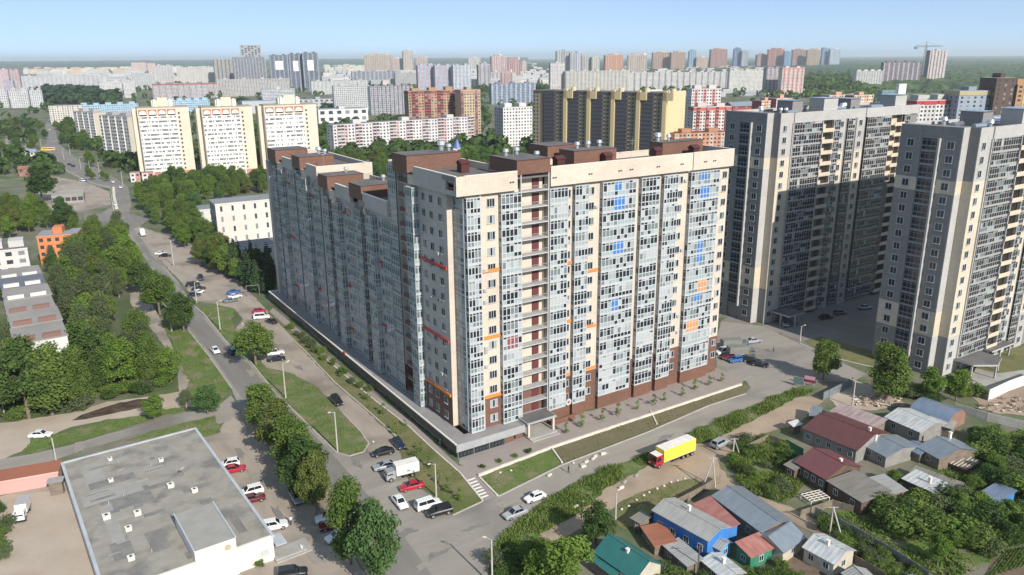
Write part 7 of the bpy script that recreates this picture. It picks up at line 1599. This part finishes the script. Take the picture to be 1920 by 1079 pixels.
o = obj('rubble', b, RC); o['kind'] = 'stuff'; tag(o, 'boards, bricks and scrap heaped in the yards by the nearer grey tower', 'rubble')
b = MB()
for k in range(120):
    p = G(rb.uniform(1590, 1660), rb.uniform(905, 945)); s = rb.uniform(.15, .5); b.T = Matrix.Translation((p.x, p.y, rb.uniform(0, .4))) @ Matrix.Rotation(rb.uniform(0, 3), 4, 'Z'); b.box(-s, s, -s * .4, s * .4, 0, s * .5, rb.randrange(4))
o = obj('rubble', b, RC); o['kind'] = 'stuff'; tag(o, 'household scrap in the courtyard behind the slate barn', 'rubble')
# white lattice frame lying by the lane
t = thing('lattice_frame', 'white timber lattice frame by the lane and the slate barn', 'frame', G(1520, 950), R(20)); b = MB()
for k in range(5): b.box(k * 1.1, k * 1.1 + .14, 0, 3.0, .9, 1.02); b.box(0, 4.54, k * .7, k * .7 + .14, 1.02, 1.1)
for x, y in ((0, 0), (4.4, 0), (0, 2.9), (4.4, 2.9)): b.box(x, x + .12, y, y + .12, 0, .9)
obj('lattice', b, MW['cap'], parent=t)
# vegetable rows
b = MB()
for r in range(11):
    p, q = G(1850 + r * 9, 1085 - r * 3), G(1890 + r * 7, 1032 - r * 1)
    for k in range(26):
        c = p.lerp(q, k / 26)
        for j in range(4):
            a = rb.uniform(0, 6.3); s = .26; b.face([c + Vector((math.cos(a) * s, math.sin(a) * s, .35)), c + Vector((-math.sin(a) * .1, math.cos(a) * .1, .05)), c + Vector((-math.cos(a) * .1, -math.sin(a) * .1, .1)), c + Vector((math.sin(a) * s * .5, -math.cos(a) * s * .5, .4))])
o = obj('vegetable_rows', b, ML['weed']); o['kind'] = 'stuff'; tag(o, 'rows of green vegetables in the plot at the lower right corner', 'vegetables')
# people
def person(label, x, y, ang, top, legs, hair=(.03, .02, .015)):
    t = thing('person', label, 'person', G(x, y) + Vector((0, 0, .07)), R(ang)); t.scale = (1.1,) * 3
    V = [(0, 0, .95), (0, 0, 1.2), (0, 0, 1.42), (0, 0, 1.52), (0, 0, 1.66), (.02, -.1, .9), (.08, -.1, .5), (-.05, -.1, .08), (.1, -.1, .03), (.02, .1, .9), (-.06, .1, .5), (-.24, .1, .1), (-.1, .1, .03), (0, -.2, 1.4), (-.06, -.25, 1.12), (.05, -.25, .88), (0, .2, 1.4), (.08, .25, 1.12), (.2, .23, .92)]
    E2 = [(0, 1), (1, 2), (2, 3), (3, 4), (0, 5), (5, 6), (6, 7), (7, 8), (0, 9), (9, 10), (10, 11), (11, 12), (2, 13), (13, 14), (14, 15), (2, 16), (16, 17), (17, 18)]
    rad = [.15, .14, .15, .06, .1, .1, .075, .05, .045, .1, .075, .05, .045, .07, .05, .035, .07, .05, .035]
    me = bpy.data.meshes.new('body'); me.from_pydata(V, E2, []); o = bpy.data.objects.new('body', me); COL.objects.link(o)
    md = o.modifiers.new('s', 'SKIN'); 
    for k, r in enumerate(rad): me.skin_vertices[0].data[k].radius = (r, r)
    me.skin_vertices[0].data[0].use_root = True
    o.modifiers.new('u', 'SUBSURF').levels = 1
    ev = o.evaluated_get(bpy.context.evaluated_depsgraph_get()); m2 = bpy.data.meshes.new_from_object(ev); bpy.data.objects.remove(o)
    m2.materials.clear()
    for c in (top, legs, (.42, .27, .2), hair): m2.materials.append(mat('cloth', c, .9))
    for pl in m2.polygons:
        z = pl.center.z; pl.material_index = 3 if z > 1.68 else (2 if z > 1.5 or (z < .98 and abs(pl.center.y) > .19) else (0 if z > .93 else 1))
    m2.name = 'body'; obj('body', m2, parent=t)
    b = MB(); b.T = Matrix.Translation((-.01, 0, 1.70)); b.box(-.09, .08, -.085, .085, -.02, .07); obj('hair', b, mat('hair', hair, .9), parent=t)
person('person in a dark jacket walking on the right road', 1066, 888, 200, (.02, .02, .025), (.05, .05, .06)); person('person in red top crossing the yard before the grey tower', 1450, 661, 180, (.3, .06, .05), (.05, .05, .06)); person('person in white top at the shop corner by the steps', 546, 985, 120, (.5, .5, .5), (.04, .04, .06)); person('person in dark clothes beside the podium glazing', 826, 838, 300, (.03, .03, .05), (.06, .05, .05)); person('person walking on the lane by the long barn', 1408, 934, 150, (.04, .05, .08), (.03, .03, .04)); person('person on the footpath beside the round dark trees', 283, 583, 120, (.5, .42, .4), (.1, .1, .13))
# motorcycle near the shop steps
t = thing('motorcycle', 'pale scooter leaning by the steps of the flat shop', 'scooter', G(566, 1032), R(300)); b = MB()
b.box(-.5, .4, -.14, .14, .35, .6); b.box(-.6, 0, -.15, .15, .6, .8); b.tube((.55, 0, .4), (.4, 0, 1.05), .05, n=6); b.tube((.4, -.35, 1.05), (.4, .35, 1.05), .03, n=6); obj('body', b, paint('white'), parent=t)
for x in (-.55, .6): b = MB(); b.tube((x, -.06, .28), (x, .06, .28), .28, n=12); obj('wheel', b, CT, parent=t)

# ------------------------------------------------------------------ haze
b = MB(); b.box(-45500, 45500, -700, 45500, -1.0, 215.0)
hz = obj('haze', b, None)
hz.data.materials.clear()
hm = bpy.data.materials.new('pale_haze'); hm.use_nodes = True; nt = hm.node_tree; nt.nodes.remove(nt.nodes['Principled BSDF'])
pv = nt.nodes.new('ShaderNodeVolumePrincipled'); pv.inputs['Color'].default_value = (.86, .92, 1.0, 1); pv.inputs['Density'].default_value = 0.00006; pv.inputs['Anisotropy'].default_value = 0.2
nt.links.new(pv.outputs[0], nt.nodes['Material Output'].inputs['Volume'])
hz.data.materials.append(hm); hz['kind'] = 'stuff'; tag(hz, 'thin pale haze over the distant city', 'haze')
print('OBJECTS', len(bpy.data.objects), 'TRIS', sum(len(m.polygons) for m in bpy.data.meshes) * 2)
